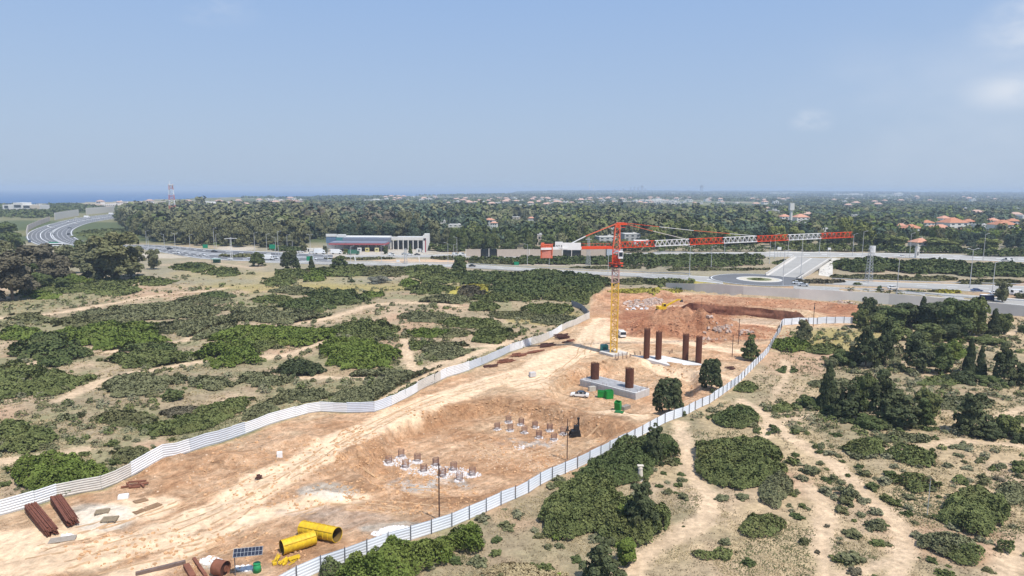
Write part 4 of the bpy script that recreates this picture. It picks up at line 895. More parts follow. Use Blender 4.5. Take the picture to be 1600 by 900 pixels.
# yellow excavator behind the red mound
p = G(1034, 487); t = empty('excavator', p, R(15), 'yellow excavator half hidden behind the red spoil mound', 'excavator')
MB().box((0, 1, .5), (4.2, .7, .9)).build('track', dark, t); MB().box((0, -1, .5), (4.2, .7, .9)).build('track', dark, t); MB().box((-.3, 0, 1.7), (3.4, 2.5, 1.2)).build('body', yp, t); cb = MB().box((.5, -.7, 2.7), (1.5, 1.1, 1.5), taper=.9).build('cab', yp, t); MB().box((.55, -1.27, 2.8), (1.1, .04, .9)).build('window', glass, cb)
mb = MB(); mb.bar((1.2, .3, 1.8), (4.6, .5, 3.4), .5, .7); mb.bar((4.6, .5, 3.4), (7.4, .6, 4.6), .45, .6); mb.bar((7.4, .6, 4.6), (8.6, .6, 4.4), .35, .5); mb.build('boom', yp, t); mb = MB(); mb.box((8.9, .6, 4.0), (1.0, 1.1, .9), taper=.7); mb.build('bucket', dark, t)
# rusty heaps along the far left hoarding
def heap(px, py, L, W, hh, rz, label, n, m):
    t = empty('scrap_heap', G(px, py), R(rz), label, 'scrap heap'); mb = MB()
    for i in range(n):
        x = rnd.uniform(-L/2, L/2)*.6; y = rnd.uniform(-W/2, W/2); a = rnd.uniform(-.25, .25); l_ = rnd.uniform(.3, .5)*L; z_ = rnd.uniform(.1, hh)
        mb.bar((x-l_/2*math.cos(a), y-l_/2*math.sin(a), z_*.8), (x+l_/2*math.cos(a), y+l_/2*math.sin(a), z_), rnd.uniform(.1, .35))
    mb.build('steel_pieces', m, t)
heap(790, 566, 6, 2, .7, 25, 'rusty steel sections lying nearest the white hoarding on the left', 18, rust); heap(812, 556, 7, 2, .6, 25, 'rusty steel sections in the middle of the row along the far hoarding', 18, rust); heap(836, 551, 8, 1.6, .5, 30, 'long rusty beams in front of the far hoarding', 12, rust); heap(855, 541, 6, 3, .8, 20, 'rusty scrap heap, the second from the crane end', 22, rust2); heap(878, 529, 6, 4, 1.4, 10, 'highest rusty scrap heap by the far end of the hoarding', 36, rust2); heap(888, 534, 7, 1.4, .4, 35, 'flat rusty beams in front of the highest scrap heap', 8, rust); heap(768, 573, 5, 2, .5, 30, 'first rusty scrap pile near the bend of the hoarding', 14, rust2)
heap(404, 749, 1.6, 1.2, .6, 0, 'small dark rusty pipe stub on the bank left of the haul road', 8, rust2); heap(1142, 577, 3, 1.5, .6, 0, 'dark debris between the two round dark trees', 10, rust2)
# poles in the site
def pole(px, yb, yt, r, m, label, cat='pole', extra=None, name='wooden_pole'):
    p = G(px, yb); top_ = P(px, yt, p.y).z; t = empty(name, p, 0, label, cat); MB().tube((0, 0, -.2), (0, 0, top_-p.z), r, 8, r2=r*.8).build('shaft', m, t)
    if extra: extra(t, top_-p.z)
    return t
pw = mat('pole_brown', (.10, .055, .04), .8)
def boxtop(t, h): MB().box((0, -.15, h*.78), (.35, .3, .8)).build('junction_box', dark, t)
def armtop(t, h): MB().box((0, 0, h*.97), (.5, .12, .12)).build('cross_piece', pw, t)
pole(686.5, 813, 724, .11, pw, 'tall thin brown pole in front of the near pile heads', extra=armtop); pole(886, 719, 655, .10, pw, 'thin brown pole with a black box beside the small black machine', extra=boxtop); pole(1153.5, 538, 498, .12, pw, 'thin brown pole left of the bushy tree near the red soil', extra=armtop); pole(1144, 557, 523, .12, pw, 'shorter thin brown pole right of the tall column cages', extra=armtop); pole(1271, 503, 473, .12, pw, 'thin dark pole with a box on the red earth right of the trench', extra=boxtop); pole(1448.5, 807, 748, .05, galv, 'thin pale metal pole standing among the bushes at the right', extra=armtop)
pole(1096, 485, 466, .08, pw, 'thin dark pole at the left end of the trench', extra=armtop)
# white marker statue-like vent between the bushes
p = G(1000, 751); t = empty('stone_marker', p, 0, 'small whitish stone marker between bushes next to the little cypress', 'marker'); MB().tube((0, 0, 0), (0, 0, 2.1), .55, 14, r2=.35).build('shaft', mat('marker_stone', (.62, .55, .46), .9, .15, 2), t); MB().tube((0, 0, 2.1), (0, 0, 2.45), .42, 14, r2=.3).box((0, 0, 2.6), (1.0, .6, .15)).build('cap', mat('marker_stone', ()), t)
# ================================================================== VEHICLES
PAINT = {'white': (.78, .78, .77), 'silver': (.45, .46, .47), 'black': (.02, .02, .022), 'blue': (.06, .10, .22), 'red': (.35, .03, .02), 'grey': (.18, .19, .2), 'green': (.05, .15, .1)}
tyre = mat('tyre', (.02, .02, .02), .9); rimm = mat('rim', (.4, .4, .42), .3, metal=.8)
def paint(c): return mat('paint_'+c, PAINT[c], .22, .03, .4, spec=.6)
PROF = {'sedan': ([(-2.3,.35),(-2.32,.75),(-2.2,.93),(-1.45,1.0),(.95,.98),(2.1,.80),(2.3,.62),(2.28,.35)], [(-1.6,.99),(-1.05,1.38),(-.6,1.45),(.15,1.44),(.55,1.33),(1.15,.97)], 1.8, 4.6),
 'van': ([(-2.5,.4),(-2.52,1.1),(1.5,1.1),(2.35,.95),(2.5,.7),(2.48,.4)], [(-2.5,1.1),(-2.42,1.95),(-2.2,2.05),(.9,2.05),(1.25,1.95),(1.75,1.08)], 1.9, 5.0),
 'truck': ([(-4.2,.6),(-4.2,1.1),(4.0,1.1),(4.1,.6)], [(-4.2,1.12),(-4.2,3.6),(2.2,3.6),(2.2,2.9),(3.6,2.7),(4.05,1.8),(4.05,1.12)], 2.4, 8.2),
 'bus': ([(-6,.45),(-6,1.3),(6,1.3),(6,.45)], [(-6,1.31),(-5.95,3.1),(5.8,3.1),(6,1.31)], 2.5, 12)}
PROTO = {}
def vehicle(kind, color, loc, rz, label, group=None, cat=None, detail=True):
    key = (kind, color, detail)
    names = {'sedan': 'parked_car', 'van': 'van', 'truck': 'truck', 'bus': 'bus'}
    if key in PROTO: o = copy_tree(PROTO[key], loc, rz, (1, 1, 1), label, group); return o
    body, cabn, wd, L = PROF[kind]; t = empty('car' if kind == 'sedan' else names[kind], loc, rz, label, cat or {'sedan': 'car'}.get(kind, kind), group); PROTO[key] = t
    m = paint(color); b = MB().prism(body, -wd/2, wd/2).build('body', m, t)
    bv = b.modifiers.new('b', 'BEVEL'); bv.width = .07; bv.segments = 2
    n = len(cabn); wi = wd*.44; wo = wd*.49; mb = MB(); zmax = max(z for x, z in cabn); zmin = min(z for x, z in cabn)
    def yw_(z): return wo+(wi-wo)*(z-zmin)/(zmax-zmin)
    vs = [(x, -yw_(z), z) for x, z in cabn]+[(x, yw_(z), z) for x, z in cabn]
    mb.add(vs, [tuple(range(n)), tuple(range(2*n-1, n-1, -1))]+[(i, n+i, n+(i+1) % n, (i+1) % n) for i in range(n)]); c_ = mb.build('cabin', m if kind in ('truck', 'bus') else glass, t)
    if kind in ('sedan', 'van'):
        top_ = [(x, z) for x, z in cabn if z > zmin+(zmax-zmin)*.85]; x0, x1 = min(x for x, z in top_), max(x for x, z in top_)
        if color == 'white' and kind == 'sedan' and not group: MB().box(((x0+x1)/2, 0, zmax+.01), (x1-x0, wi*1.9, .05)).build('roof', glass, t)
        else: MB().box(((x0+x1)/2, 0, zmax+.01), (x1-x0+.1, wi*1.98, .06)).build('roof', m, t)
        for s_ in (-1, 1):
            mb = MB()
            for x in ((-.95, .05) if kind == 'sedan' else (-1.2, .2, 1.1)): mb.bar((x, s_*wo*1.0, zmin), (x+.08, s_*wi*1.03, zmax), .09)
            if kind == 'van': mb.box((-1.3, s_*wo*.97, 1.55), (2.2, .1, .8))
            mb.build('window_frame', m, t)
        for s_ in (-1, 1): MB().box((L/2-.08, s_*wd*.36, .68), (.14, .38, .14)).build('headlight', rimm, t)
    else:
        mb = MB()
        for s_ in (-1, 1):
            if kind == 'bus': mb.box((0, s_*wd*.492, 2.1), (11, .05, .9))
            else: mb.box((3.1, s_*wd*.485, 2.0), (.8, .06, .7))
        mb.box((L/2-.1, 0, 2.1), (.25, wd*.8, .9)); mb.build('windows', glass, t)
    r = .33 if kind in ('sedan', 'van') else .5
    for sx_ in (-.31, .30):
        for s_ in (-1, 1):
            wv = MB().tube((L*sx_, s_*(wd/2-.2), r), (L*sx_, s_*(wd/2+.01), r), r, 14).build('wheel', tyre, t)
            if detail: MB().tube((L*sx_, s_*(wd/2+.01), r), (L*sx_, s_*(wd/2+.02), r), r*.6, 12).build('rim', rimm, wv)
    return t
def place(kind, color, px, py, rz, label, group=None, off=0., detail=True):
    p = G(px, py); p.z += off; return vehicle(kind, color, p, R(rz), label, group, detail=detail)
v = place('sedan', 'white', 905.5, 620, 168, 'white saloon car with dark glass roof parked beside the grey pile cap'); v['category'] = 'car'
place('van', 'white', 971, 526, 95, 'white van parked right behind the crane mast')
DR = 'cars driving on the curving motorway at the left'
for i, (k, c_, px, py, rz) in enumerate([('van','white',76,355,60),('sedan','white',107,347,40),('sedan','white',118,345,38),('sedan','white',119,341,35),('truck','white',136,340.5,25),('sedan','white',151,340,22),('truck','white',174,335.5,10),('sedan','black',107,367,100),('sedan','grey',109,357,60),('sedan','white',80,364,80),('sedan','silver',83,367,95),('sedan','white',82,357,70),('sedan','white',153,342,30),('sedan','white',119,350,50),('van','blue',46,379,130),('sedan','black',236,331,0)]):
    place(k, c_, px, py, rz, '%s %s %s' % (c_, {'sedan': 'car', 'van': 'van', 'truck': 'box truck'}[k], ['at the outer bend of the curving motorway','first behind the van on the motorway bend','in the middle lane of the motorway, by the noise wall','in the far lane beside the noise wall','with a tall box body where the motorway straightens','just in front of the box truck on the motorway','small, farthest up the motorway','alone on the inner carriageway of the motorway','on the inner carriageway, farther up the bend','in the slip lane at the bottom of the motorway bend','next to the slip lane of the motorway bend','between van and slip lane on the bend','on the median side at the top of the bend','halfway round the motorway bend','at the left kerb of the motorway by the trees','far up the motorway near the lattice mast'][i]), DR, .13, detail=False)
place('bus', 'white', 88, 386, 0, 'long white bus behind the trees under the motorway bend', None, .1, detail=False)
for k, c_, px, py, rz, l in [('sedan','black',335,394,-8,'black car on the straight motorway behind the bushes'),('sedan','black',265,390,-8,'dark car farther left on the straight motorway'),('sedan','white',316,400,-6,'white car on the near lanes of the straight motorway'),('sedan','white',276,396.5,-6,'white car near the left end of the straight motorway'),('sedan','white',430,404,0,'white car on the motorway left of the dark round tree'),('truck','white',418,406,0,'white truck nearly hidden behind the dark round tree'),('sedan','white',490,406,0,'white car on the lanes below the filling station'),('sedan','black',738,417,-3,'black car on the near road by the round bush'),
 ('sedan','white',1112,398,0,'white car on the far road right of the crane'),('sedan','white',1246,444,-15,'white car leaving the roundabout'),('sedan','silver',1255,447.5,-15,'silver car just behind the white one at the roundabout'),('sedan','white',1410,402.5,0,'white car on the far road near the left lamp'),('van','white',1577,408,3,'white van on the far road at the right edge'),('sedan','silver',1570,408.5,3,'silver car beside the white van on the far road'),('sedan','blue',1526,456,-5,'blue pickup like car on the near dual road'),('van','white',1590,461,-3,'white van on the near dual road at the right edge'),('sedan','white',1555,460,-3,'white car behind the blue one on the near dual road'),('sedan','white',1395,452,-3,'white car at the left on the near dual road')]:
    place(k, c_, px, py, rz, l, None if k != 'sedan' else 'cars on the roads behind the site', .13, detail=False)
g_ = 'vehicles at the filling station'
for k, c_, px, py, rz, l in [('truck','white',500,397,0,'white lorry at the left of the filling station'),('truck','green',553,398,0,'pale green tanker lorry before the canopy'),('truck','white',526,397,0,'white lorry left of the tanker'),('van','white',612,400,0,'white van under the end of the red canopy'),('sedan','black',652,399,0,'black car parked near the red and white tower'),('sedan','white',640,399,0,'white car left of the black one'),('sedan','silver',632,398,0,'silver car in front of the grey shed'),('sedan','black',611,398,0,'black car beside the van at the canopy'),('van','white',712,399,0,'white rounded van left of the beige noise wall'),('van','white',722,399,0,'white van touching the beige noise wall'),('sedan','white',470,395,0,'white car on the gravel left of the station'),('sedan','white',487,396,0,'second white car on the gravel left of the station')]:
    place(k, c_, px, py, rz, l, g_, .1, detail=False)
# bus shelters / advertising
p = G(1541, 470); t = empty('bus_shelter', p, R(-4), 'dark blue advertising bus shelter at the near road', 'bus shelter'); blu = mat('poster_blue', (.03, .06, .16), .4)
MB().box((0, 0, 1.35), (5.2, .15, 2.2)).build('back_panel', blu, t); MB().box((0, -.6, 2.6), (5.6, 1.7, .15)).build('roof', cw, t)
for x in (-2.6, 2.6): MB().box((x, -.2, 1.3), (.12, .9, 2.6)).build('side_panel', blu, t)
MB().box((0, -.5, .5), (3.5, .4, .08)).box((-1.5, -.5, .25), (.1, .3, .5)).box((1.5, -.5, .25), (.1, .3, .5)).build('bench', steel, t)
p = G(338, 411); t = empty('bus_shelter', p, 0, 'small green roofed bus shelter beside the motorway at the left', 'bus shelter'); MB().box((0, 0, 2.7), (6, 3, .25)).build('roof', mat('roof_greenish', (.35, .5, .45), .5), t); MB().box((0, .9, 1.3), (5, .1, 2.2)).build('back_panel', mat('green_panel', (.05, .16, .10), .5), t)
for x in (-2.5, 2.5): MB().box((x, -.8, 1.3), (.15, .15, 2.6)).build('post', steel, t)
# ================================================================== STREET LAMPS, SIGNS, PYLONS
lampm = mat('lamp_post', (.50, .50, .50), .5, .08); LP = [None, None]
LG = 'street lamps along the roads'
def lamp(px, yb, yt, label, two=False):
    p = G(px, yb); h = P(px, yt, p.y).z-p.z; k = 1 if two else 0
    if LP[k] is None:
        t = empty('street_lamp', p, 0, label, 'street lamp', LG); LP[k] = t; MB().tube((0, 0, 0), (0, 0, 10), .17, 6, r2=.10).build('pole', lampm, t)
        for s_ in ((1, -1) if two else (1,)): a = MB().bar((0, 0, 9.9), (s_*1.8, 0, 10.3), .10).build('arm', lampm, t); MB().box((s_*2.1, 0, 10.3), (.9, .35, .15)).build('lamp_head', lampm, a)
        MB().box((0, 0, .2), (.5, .5, .4)).build('base', lampm, t); t.scale = (1, 1, h/10)
    else: copy_tree(LP[k], p, rnd.choice((0, 0, math.pi)), (1, 1, h/10), label)
RLAMPS = [(1202,412,377),(1210,404,366),(1223,446,392),(1231,401,375),(1251,431,370),(1280,395.5,371),(1332,400.5,366),(1347,401,362),(1401,460,404),(1421,403,365),(1515,450,390),(1536,407,366),(1550,461,410),(824,414,382),(858,420,403),(950,431,388),(1077,431,385),(1111,420,385),(1132,396,379)]
for i, (a, b_, c_) in enumerate(RLAMPS): lamp(a, b_, c_, 'slim grey street lamp, number %d from the left on the roads behind crane and roundabout' % (sorted(q[0] for q in RLAMPS).index(a)+1), i in (4, 8, 10, 16))
LLAMPS = [(229,383,361),(232,385,369),(257,387,366),(274,392,365),(297,390,367),(335,391,357),(338,387,366),(353,379,361),(398,392,364),(417,393,366),(435,398,362),(449,391,367),(485,393,367),(700,415,380),(709,407,382),(714,400,371),(431,398,371),(457,388,376),(548,412,385),(512,408,384),(596,412,384)]
for i, (a, b_, c_) in enumerate(LLAMPS): lamp(a, b_, c_, 'slim grey street lamp, number %d from the left along the motorway and filling station' % (sorted(q[0] for q in LLAMPS).index(a)+1), i in (3, 12))
def pylon(px, yb, yt, w0, label, name, m1, m2=None, arms=(), w1=None, cat='pylon'):
    p = G(px, yb); h = P(px, yt, p.y).z-p.z; t = empty(name, p, R(20), label, cat); w1 = w1 or w0*.4; n = max(6, int(h/3.2))
    for k0 in range(6):
        mb = MB(); m_ = m1 if (k0 % 2 == 0 or m2 is None) else m2
        def c_(i, f_): w_ = w0+(w1-w0)*f_; a = math.pi/4+math.pi/2*i; return (w_*.707*math.cos(a), w_*.707*math.sin(a), h*f_)
        th = max(.11, w0*.042)
        f0 = k0/6; f1 = (k0+1)/6; nb = max(2, n//6)
        for j in range(nb):
            a = f0+(f1-f0)*j/nb; b_ = f0+(f1-f0)*(j+1)/nb
            for i in range(4): mb.bar(c_(i, a), c_(i, b_), th); mb.bar(c_(i, a), c_(i+1, b_), th*.6); mb.bar(c_(i+1, a), c_(i, b_), th*.6)
        mb.build('lattice_section', m_, t)
    for z_, l_ in arms: MB().bar((-l_, 0, h*z_), (l_, 0, h*z_), .22).bar((-l_, 0, h*z_), (0, 0, h*(z_+.03)), .12).bar((l_, 0, h*z_), (0, 0, h*(z_+.03)), .12).build('cross_arm', m1, t)
    return t, h
mwhite = mat('mast_white', (.7, .7, .7), .5); mred = mat('mast_red', (.5, .12, .08), .5)
t, h = pylon(270, 337, 288, 11, 'tall red and white lattice radio mast in front of the sea', 'radio_mast', mwhite, mred, w1=6, cat='radio mast')
MB().box((0, 0, h-1), (8, 8, 1.2)).box((2.5, 2, h-5), (2, 2, 5)).box((-2.5, -2, h-5), (2, 2, 5)).box((-2, 2.5, h+3), (.5, .5, 8)).build('antenna_platform', mwhite, t)
pylon(919, 417, 371, 2.4, 'grey lattice power pylon left of the crane, standing by the hedge', 'power_pylon', galv, arms=[(.93, 2.2)]); pylon(1357, 441, 383, 2.6, 'grey lattice power pylon right of the bridge', 'power_pylon', galv, arms=[(.78, 2.5), (.9, 1.6)], w1=1.1)
pylon(362, 407, 371, 1.5, 'white T shaped lattice pole beside the straight motorway', 'power_pylon', mat('mast_white', ()), arms=[(.95, 4)]); pylon(634, 412, 388, 2, 'white lattice pole on the verge below the filling station', 'power_pylon', galv, arms=[(.9, 1.5)])
def sign(px, yb, yt, wm, m, label, name='road_sign', cat='road sign', hm=None, legs=2):
    p = G(px, yb); h = P(px, yt, p.y).z-p.z; t = empty(name, p, 0, label, cat); hm = hm or wm*.7
    MB().box((0, 0, h-hm/2), (wm, .15, hm)).build('board', m, t)
    for x in ((-wm*.35, wm*.35) if legs == 2 else (0,)): MB().box((x, .12, (h-hm)/2), (.15, .15, h-hm)).build('post', lampm, t)
    return t
sg = mat('sign_green', (.01, .24, .12), .5); sw = mat('sign_white', (.75, .75, .74), .5)
for a in [(131,386,379.5,6.5,sg,'green motorway sign at the inside of the bend'),(108,390,384,9,sg,'flat green sign by the bus under the motorway bend'),(84,384,378,8,sg,'dark green gantry sign above the slip lane'),(321,391,382,4,sg,'small green sign beyond the straight motorway'),(426,396,382,4.5,sg,'green sign left of the dark round tree near the station'),(484,412,400.5,4,sg,'bright green sign board above the small conifer'),(807,416,409,3,sg,'small green sign at the hedge left of the crane'),
 (1217,402,386,2.6,sw,'white advertising panel on the far road left of the bridge'),(1295,402,387,2.0,sw,'narrow white advertising panel on the far road above the bridge'),(1469,405,398,1.4,sw,'small white panel on the far road at the right'),(622,413,406,2,sw,'small white board on the verge below the filling station'),(1306,413,408,1,sw,'small white box behind the bridge')]: sign(*a)
t = sign(1363, 402, 384, 3.6, sw, 'big white blank billboard on the far road right of the bridge', 'billboard', 'billboard', 4.6)
for px in (556, 656): 
    p = G(px, 409.5); MB_ = MB().bar((0, 0, 0), (-.8, 0, 4.2), .5); o = MB_.build('white_post', cw, loc=p); tag(o, 'leaning white post on the verge, the %s one below the station' % ('left' if px == 556 else 'right'), 'post')
# noise walls
nwm = mat('noise_wall', (.48, .40, .33), .9, .08, .5); nwp = mat('noise_wall_pillar', (.62, .58, .53), .9)
def noise_wall(pxs, h, label, m, step=8, name='noise_wall', segs=None):
    pts = resample([G(a, b) for a, b in pxs], step); t = empty(name, pts[0], 0, label, 'noise wall')
    for i in range(len(pts)-1):
        a, b_ = Vector(pts[i]), Vector(pts[i+1]); mb = MB(); mb.bar(a+Vector((0, 0, h/2)), b_+Vector((0, 0, h/2)), .35, h); dk = segs and segs[0] <= i < segs[1]; mb.build('panel', glass if dk else m, t).location = -t.location
    for i in range(len(pts)): MB().box((0, 0, 0), (.5, .6, h+.3)).build('pillar', nwp, t).location = Vector(pts[i])+Vector((0, -.05, h/2))-t.location
noise_wall([(728,401.5),(752,401.5)], 5.6, 'beige noise wall, its left end piece beside the white vans', nwm, 24)
noise_wall([(752,401.5),(776,401.5)], 5.8, 'dark glass noise wall between the two beige ones', glass, 7)
noise_wall([(776,401.5),(878,401.5)], 5.6, 'long beige noise wall behind the hedge left of the crane', nwm, 22); noise_wall([(879,401),(907,401)], 6.0, 'dark glass noise wall just left of the crane pylon', glass, 7); noise_wall([(907,401),(947,401)], 5.6, 'beige noise wall left of the crane mast', nwm, 20); noise_wall([(947,401),(972,401)], 5.6, 'pale blue grey noise wall crossing behind the crane mast', mat('noise_blue', (.40, .45, .50), .6), 12)
noise_wall([(86,344),(105,340),(123,337)], 11, 'tall pale curved noise wall beside the motorway bend', mat('noise_pale', (.60, .56, .50), .9, .05), 40); noise_wall([(135,335.5),(160,333),(186,330.5)], 12, 'far pale noise wall where the motorway straightens', mat('noise_pale', ()), 60); noise_wall([(42,370),(44,360),(60,352),(78,345)], 6, 'low pinkish noise wall on the outside of the motorway bend', mat('noise_pink', (.55, .45, .38), .9, .05), 30)
# guard rails
def rail(pxs, label):
    pts = resample([G(a, b) for a, b in pxs], 6); t = empty('guard_rail', pts[0], 0, label, 'guard rail'); mb = MB(); mb2 = MB()
    for i in range(len(pts)-1): mb.bar(Vector(pts[i])+Vector((0, 0, .7)), Vector(pts[i+1])+Vector((0, 0, .7)), .12, .35)
    for q in pts: mb2.box(Vector(q)+Vector((0, .1, .35)), (.12, .12, .7))
    mb.build('beam', lampm, t).location = -t.location; mb2.build('posts', lampm, t).location = -t.location
rail([(470,409),(600,410.5),(720,412.5),(800,417),(920,423.5),(1000,426),(1080,430)], 'long guard rail on the far side of the near road'); rail([(470,413.3),(600,416.5),(720,419.5),(800,424),(920,430.5),(1000,434),(1070,440)], 'long guard rail on the near side of the near road'); rail([(540,403),(700,402.5),(830,403),(1000,400),(1180,400)], 'guard rail of the far road left of the bridge'); rail([(1320,404.5),(1400,403.5),(1600,411)], 'guard rail of the far road right of the bridge'); rail([(1300,437),(1380,440),(1480,443),(1600,446)], 'guard rail behind the near dual road'); rail([(1290,453),(1380,462.5),(1480,468.5),(1600,480)], 'guard rail in front of the near dual road'); rail([(1290,446),(1380,450),(1480,455),(1600,463)], 'guard rail on the median of the near dual road'); rail([(210,388.5),(284,400.5),(359,407.5)], 'guard rail on the near side of the straight motorway')
# ================================================================== BRIDGE
a0, a1 = G(1196, 431), G(1252, 436); b0, b1 = Vector(Gv(1240, 401.5, 3.4)[0]), Vector(Gv(1299, 404.5, 3.4)[0])
for q in (b0, b1): q.z += 3.4
a0.z += .35; a1.z += .35
br = empty('road_bridge', (0, 0, 0), label='pale concrete road bridge running up from the roundabout over the cutting', cat='bridge')
def slab4(q, th, nm, m, up=0.):
    mb = MB(); t_ = [v+Vector((0, 0, up)) for v in q]; mb.add(t_+[v-Vector((0, 0, th)) for v in t_], [(0, 1, 2, 3), (7, 6, 5, 4), (0, 4, 5, 1), (1, 5, 6, 2), (2, 6, 7, 3), (3, 7, 4, 0)]); return mb.build(nm, m, br)
slab4([a0, a1, b1, b0], 1.1, 'deck', conc); 
def mixp(p, q, t): return p*(1-t)+q*t
slab4([mixp(a0, a1, .10), mixp(a0, a1, .46), mixp(b0, b1, .46), mixp(b0, b1, .10)], .05, 'carriageway', asph_l, .06); slab4([mixp(a0, a1, .52), mixp(a0, a1, .90), mixp(b0, b1, .90), mixp(b0, b1, .52)], .05, 'carriageway', asph_l, .06)
for e0, e1 in ((a0, b0), (a1, b1)): MB().bar(e0+Vector((0, 0, .5)), e1+Vector((0, 0, .5)), .35, 1.1).build('parapet', conc, br)
q = mixp(a1, b1, .55); 
MB().bar(mixp(a1, a0, .12)+Vector((0, 0, -1.4)), mixp(b1, b0, .12)+Vector((0, 0, -2.6)), .6, 3.4).build('shaded_wall', asph, br)  # dark tone of this wall paints in the shade under the deck
MB().bar(b0+Vector((0, 0, -2.0)), b1+Vector((0, 0, -2.0)), 1.2, 4.2).build('pier', conc, br)
mb = MB(); pts_ = [G(1279,430), G(1301,433)]
mb.add([pts_[0], pts_[1], b1+Vector((1, 0, 0)), mixp(a1, b1, .55)+Vector((.3, 0, -.8))], [(0, 1, 2, 3)]); mb.build('abutment_slope', mat('abutment_white', (.52, .48, .42), .9, .35, .35, bump=.3), br)
mb = MB()   # dark graffiti patches on the abutment
rnd2 = random.Random(4)
n_ = (Vector(pts_[1])-Vector(pts_[0])).cross(b1-Vector(pts_[0])).normalized()
if n_.y > 0: n_ = -n_
for i in range(10):
    s_, t_ = rnd2.uniform(.1, .8), rnd2.uniform(.1, .75); c_ = mixp(mixp(Vector(pts_[0]), Vector(pts_[1]), s_), mixp(mixp(a1, b1, .55)+Vector((.3, 0, -.8)), b1+Vector((1, 0, 0)), s_), t_)+n_*.06
    w_ = rnd2.uniform(.2, .6); mb.box(c_, (w_, .06, w_*rnd2.uniform(.4, 1)))
mb.build('graffiti', mat('graffiti_dark', (.26, .25, .25), .8), br)
# ================================================================== BUILDINGS
wm = mat('wall_white', (.66, .64, .60), .8, .06, .3); wcr = mat('wall_cream', (.58, .50, .40), .85, .08, .3); wgr = mat('wall_grey', (.44, .44, .44), .85, .08, .3); tile = mat('roof_tile', (.44, .19, .105), .8, .18, .7); tile2 = mat('roof_tile_pale', (.52, .26, .17), .8, .15, .7); froof = mat('roof_flat', (.58, .56, .53), .9, .1, .3); wing = mat('window_glass', (.05, .06, .07), .2, .1, spec=.5)
def house(loc, rz, w_, d_, h_, label, name='house', walls=wm, roof=tile, hip=True, group=None, cat='house', nwin=3, floors=2):
    t = empty(name, loc, rz, label, cat, group); wl_ = MB().box((0, 0, h_/2-.5), (w_, d_, h_+1)).build('wall', walls, t)
    if roof in (tile, tile2):
        e = .6; rh = min(w_, d_)*.28; mb = MB(); a, b_ = w_/2+e, d_/2+e; rl = max(0, a-b_)if hip else a
        mb.add([(-a, -b_, h_), (a, -b_, h_), (a, b_, h_), (-a, b_, h_), (-rl, 0, h_+rh), (rl, 0, h_+rh)], [(0, 1, 5, 4), (2, 3, 4, 5), (1, 2, 5), (3, 0, 4), (3, 2, 1, 0)])
        rf_ = mb.build('roof', roof, t); MB().box((w_*.2, d_*.15, h_+rh*.9), (.8, .8, 1.6)).build('chimney', walls, rf_)
    else: MB().box((0, 0, h_+.25), (w_+.3, d_+.3, .5)).box((w_*.2, 0, h_+.9), (2, 2, 1.2)).build('roof', roof, t)
    for f_ in range(floors):
        for i in range(nwin):
            x = -w_/2+w_*(i+.5)/nwin; z_ = h_*(f_+.5)/floors; MB().box((x, -d_/2-.02, z_), (w_/nwin*.45, .12, h_/floors*.42)).build('window', wing, t)
    return t
HG = 'houses among the trees'
HOUSES = []
def hp(px, py, w_px, h_, label, **k):
    HOUSES.append((px, py, w_px))
    p = G(px, py); s_ = pxm(p); w_ = w_px/s_; return house(p, k.pop('rz', rnd.uniform(-.4, .4)), w_, k.pop('d', w_*.8), h_, label, **k)
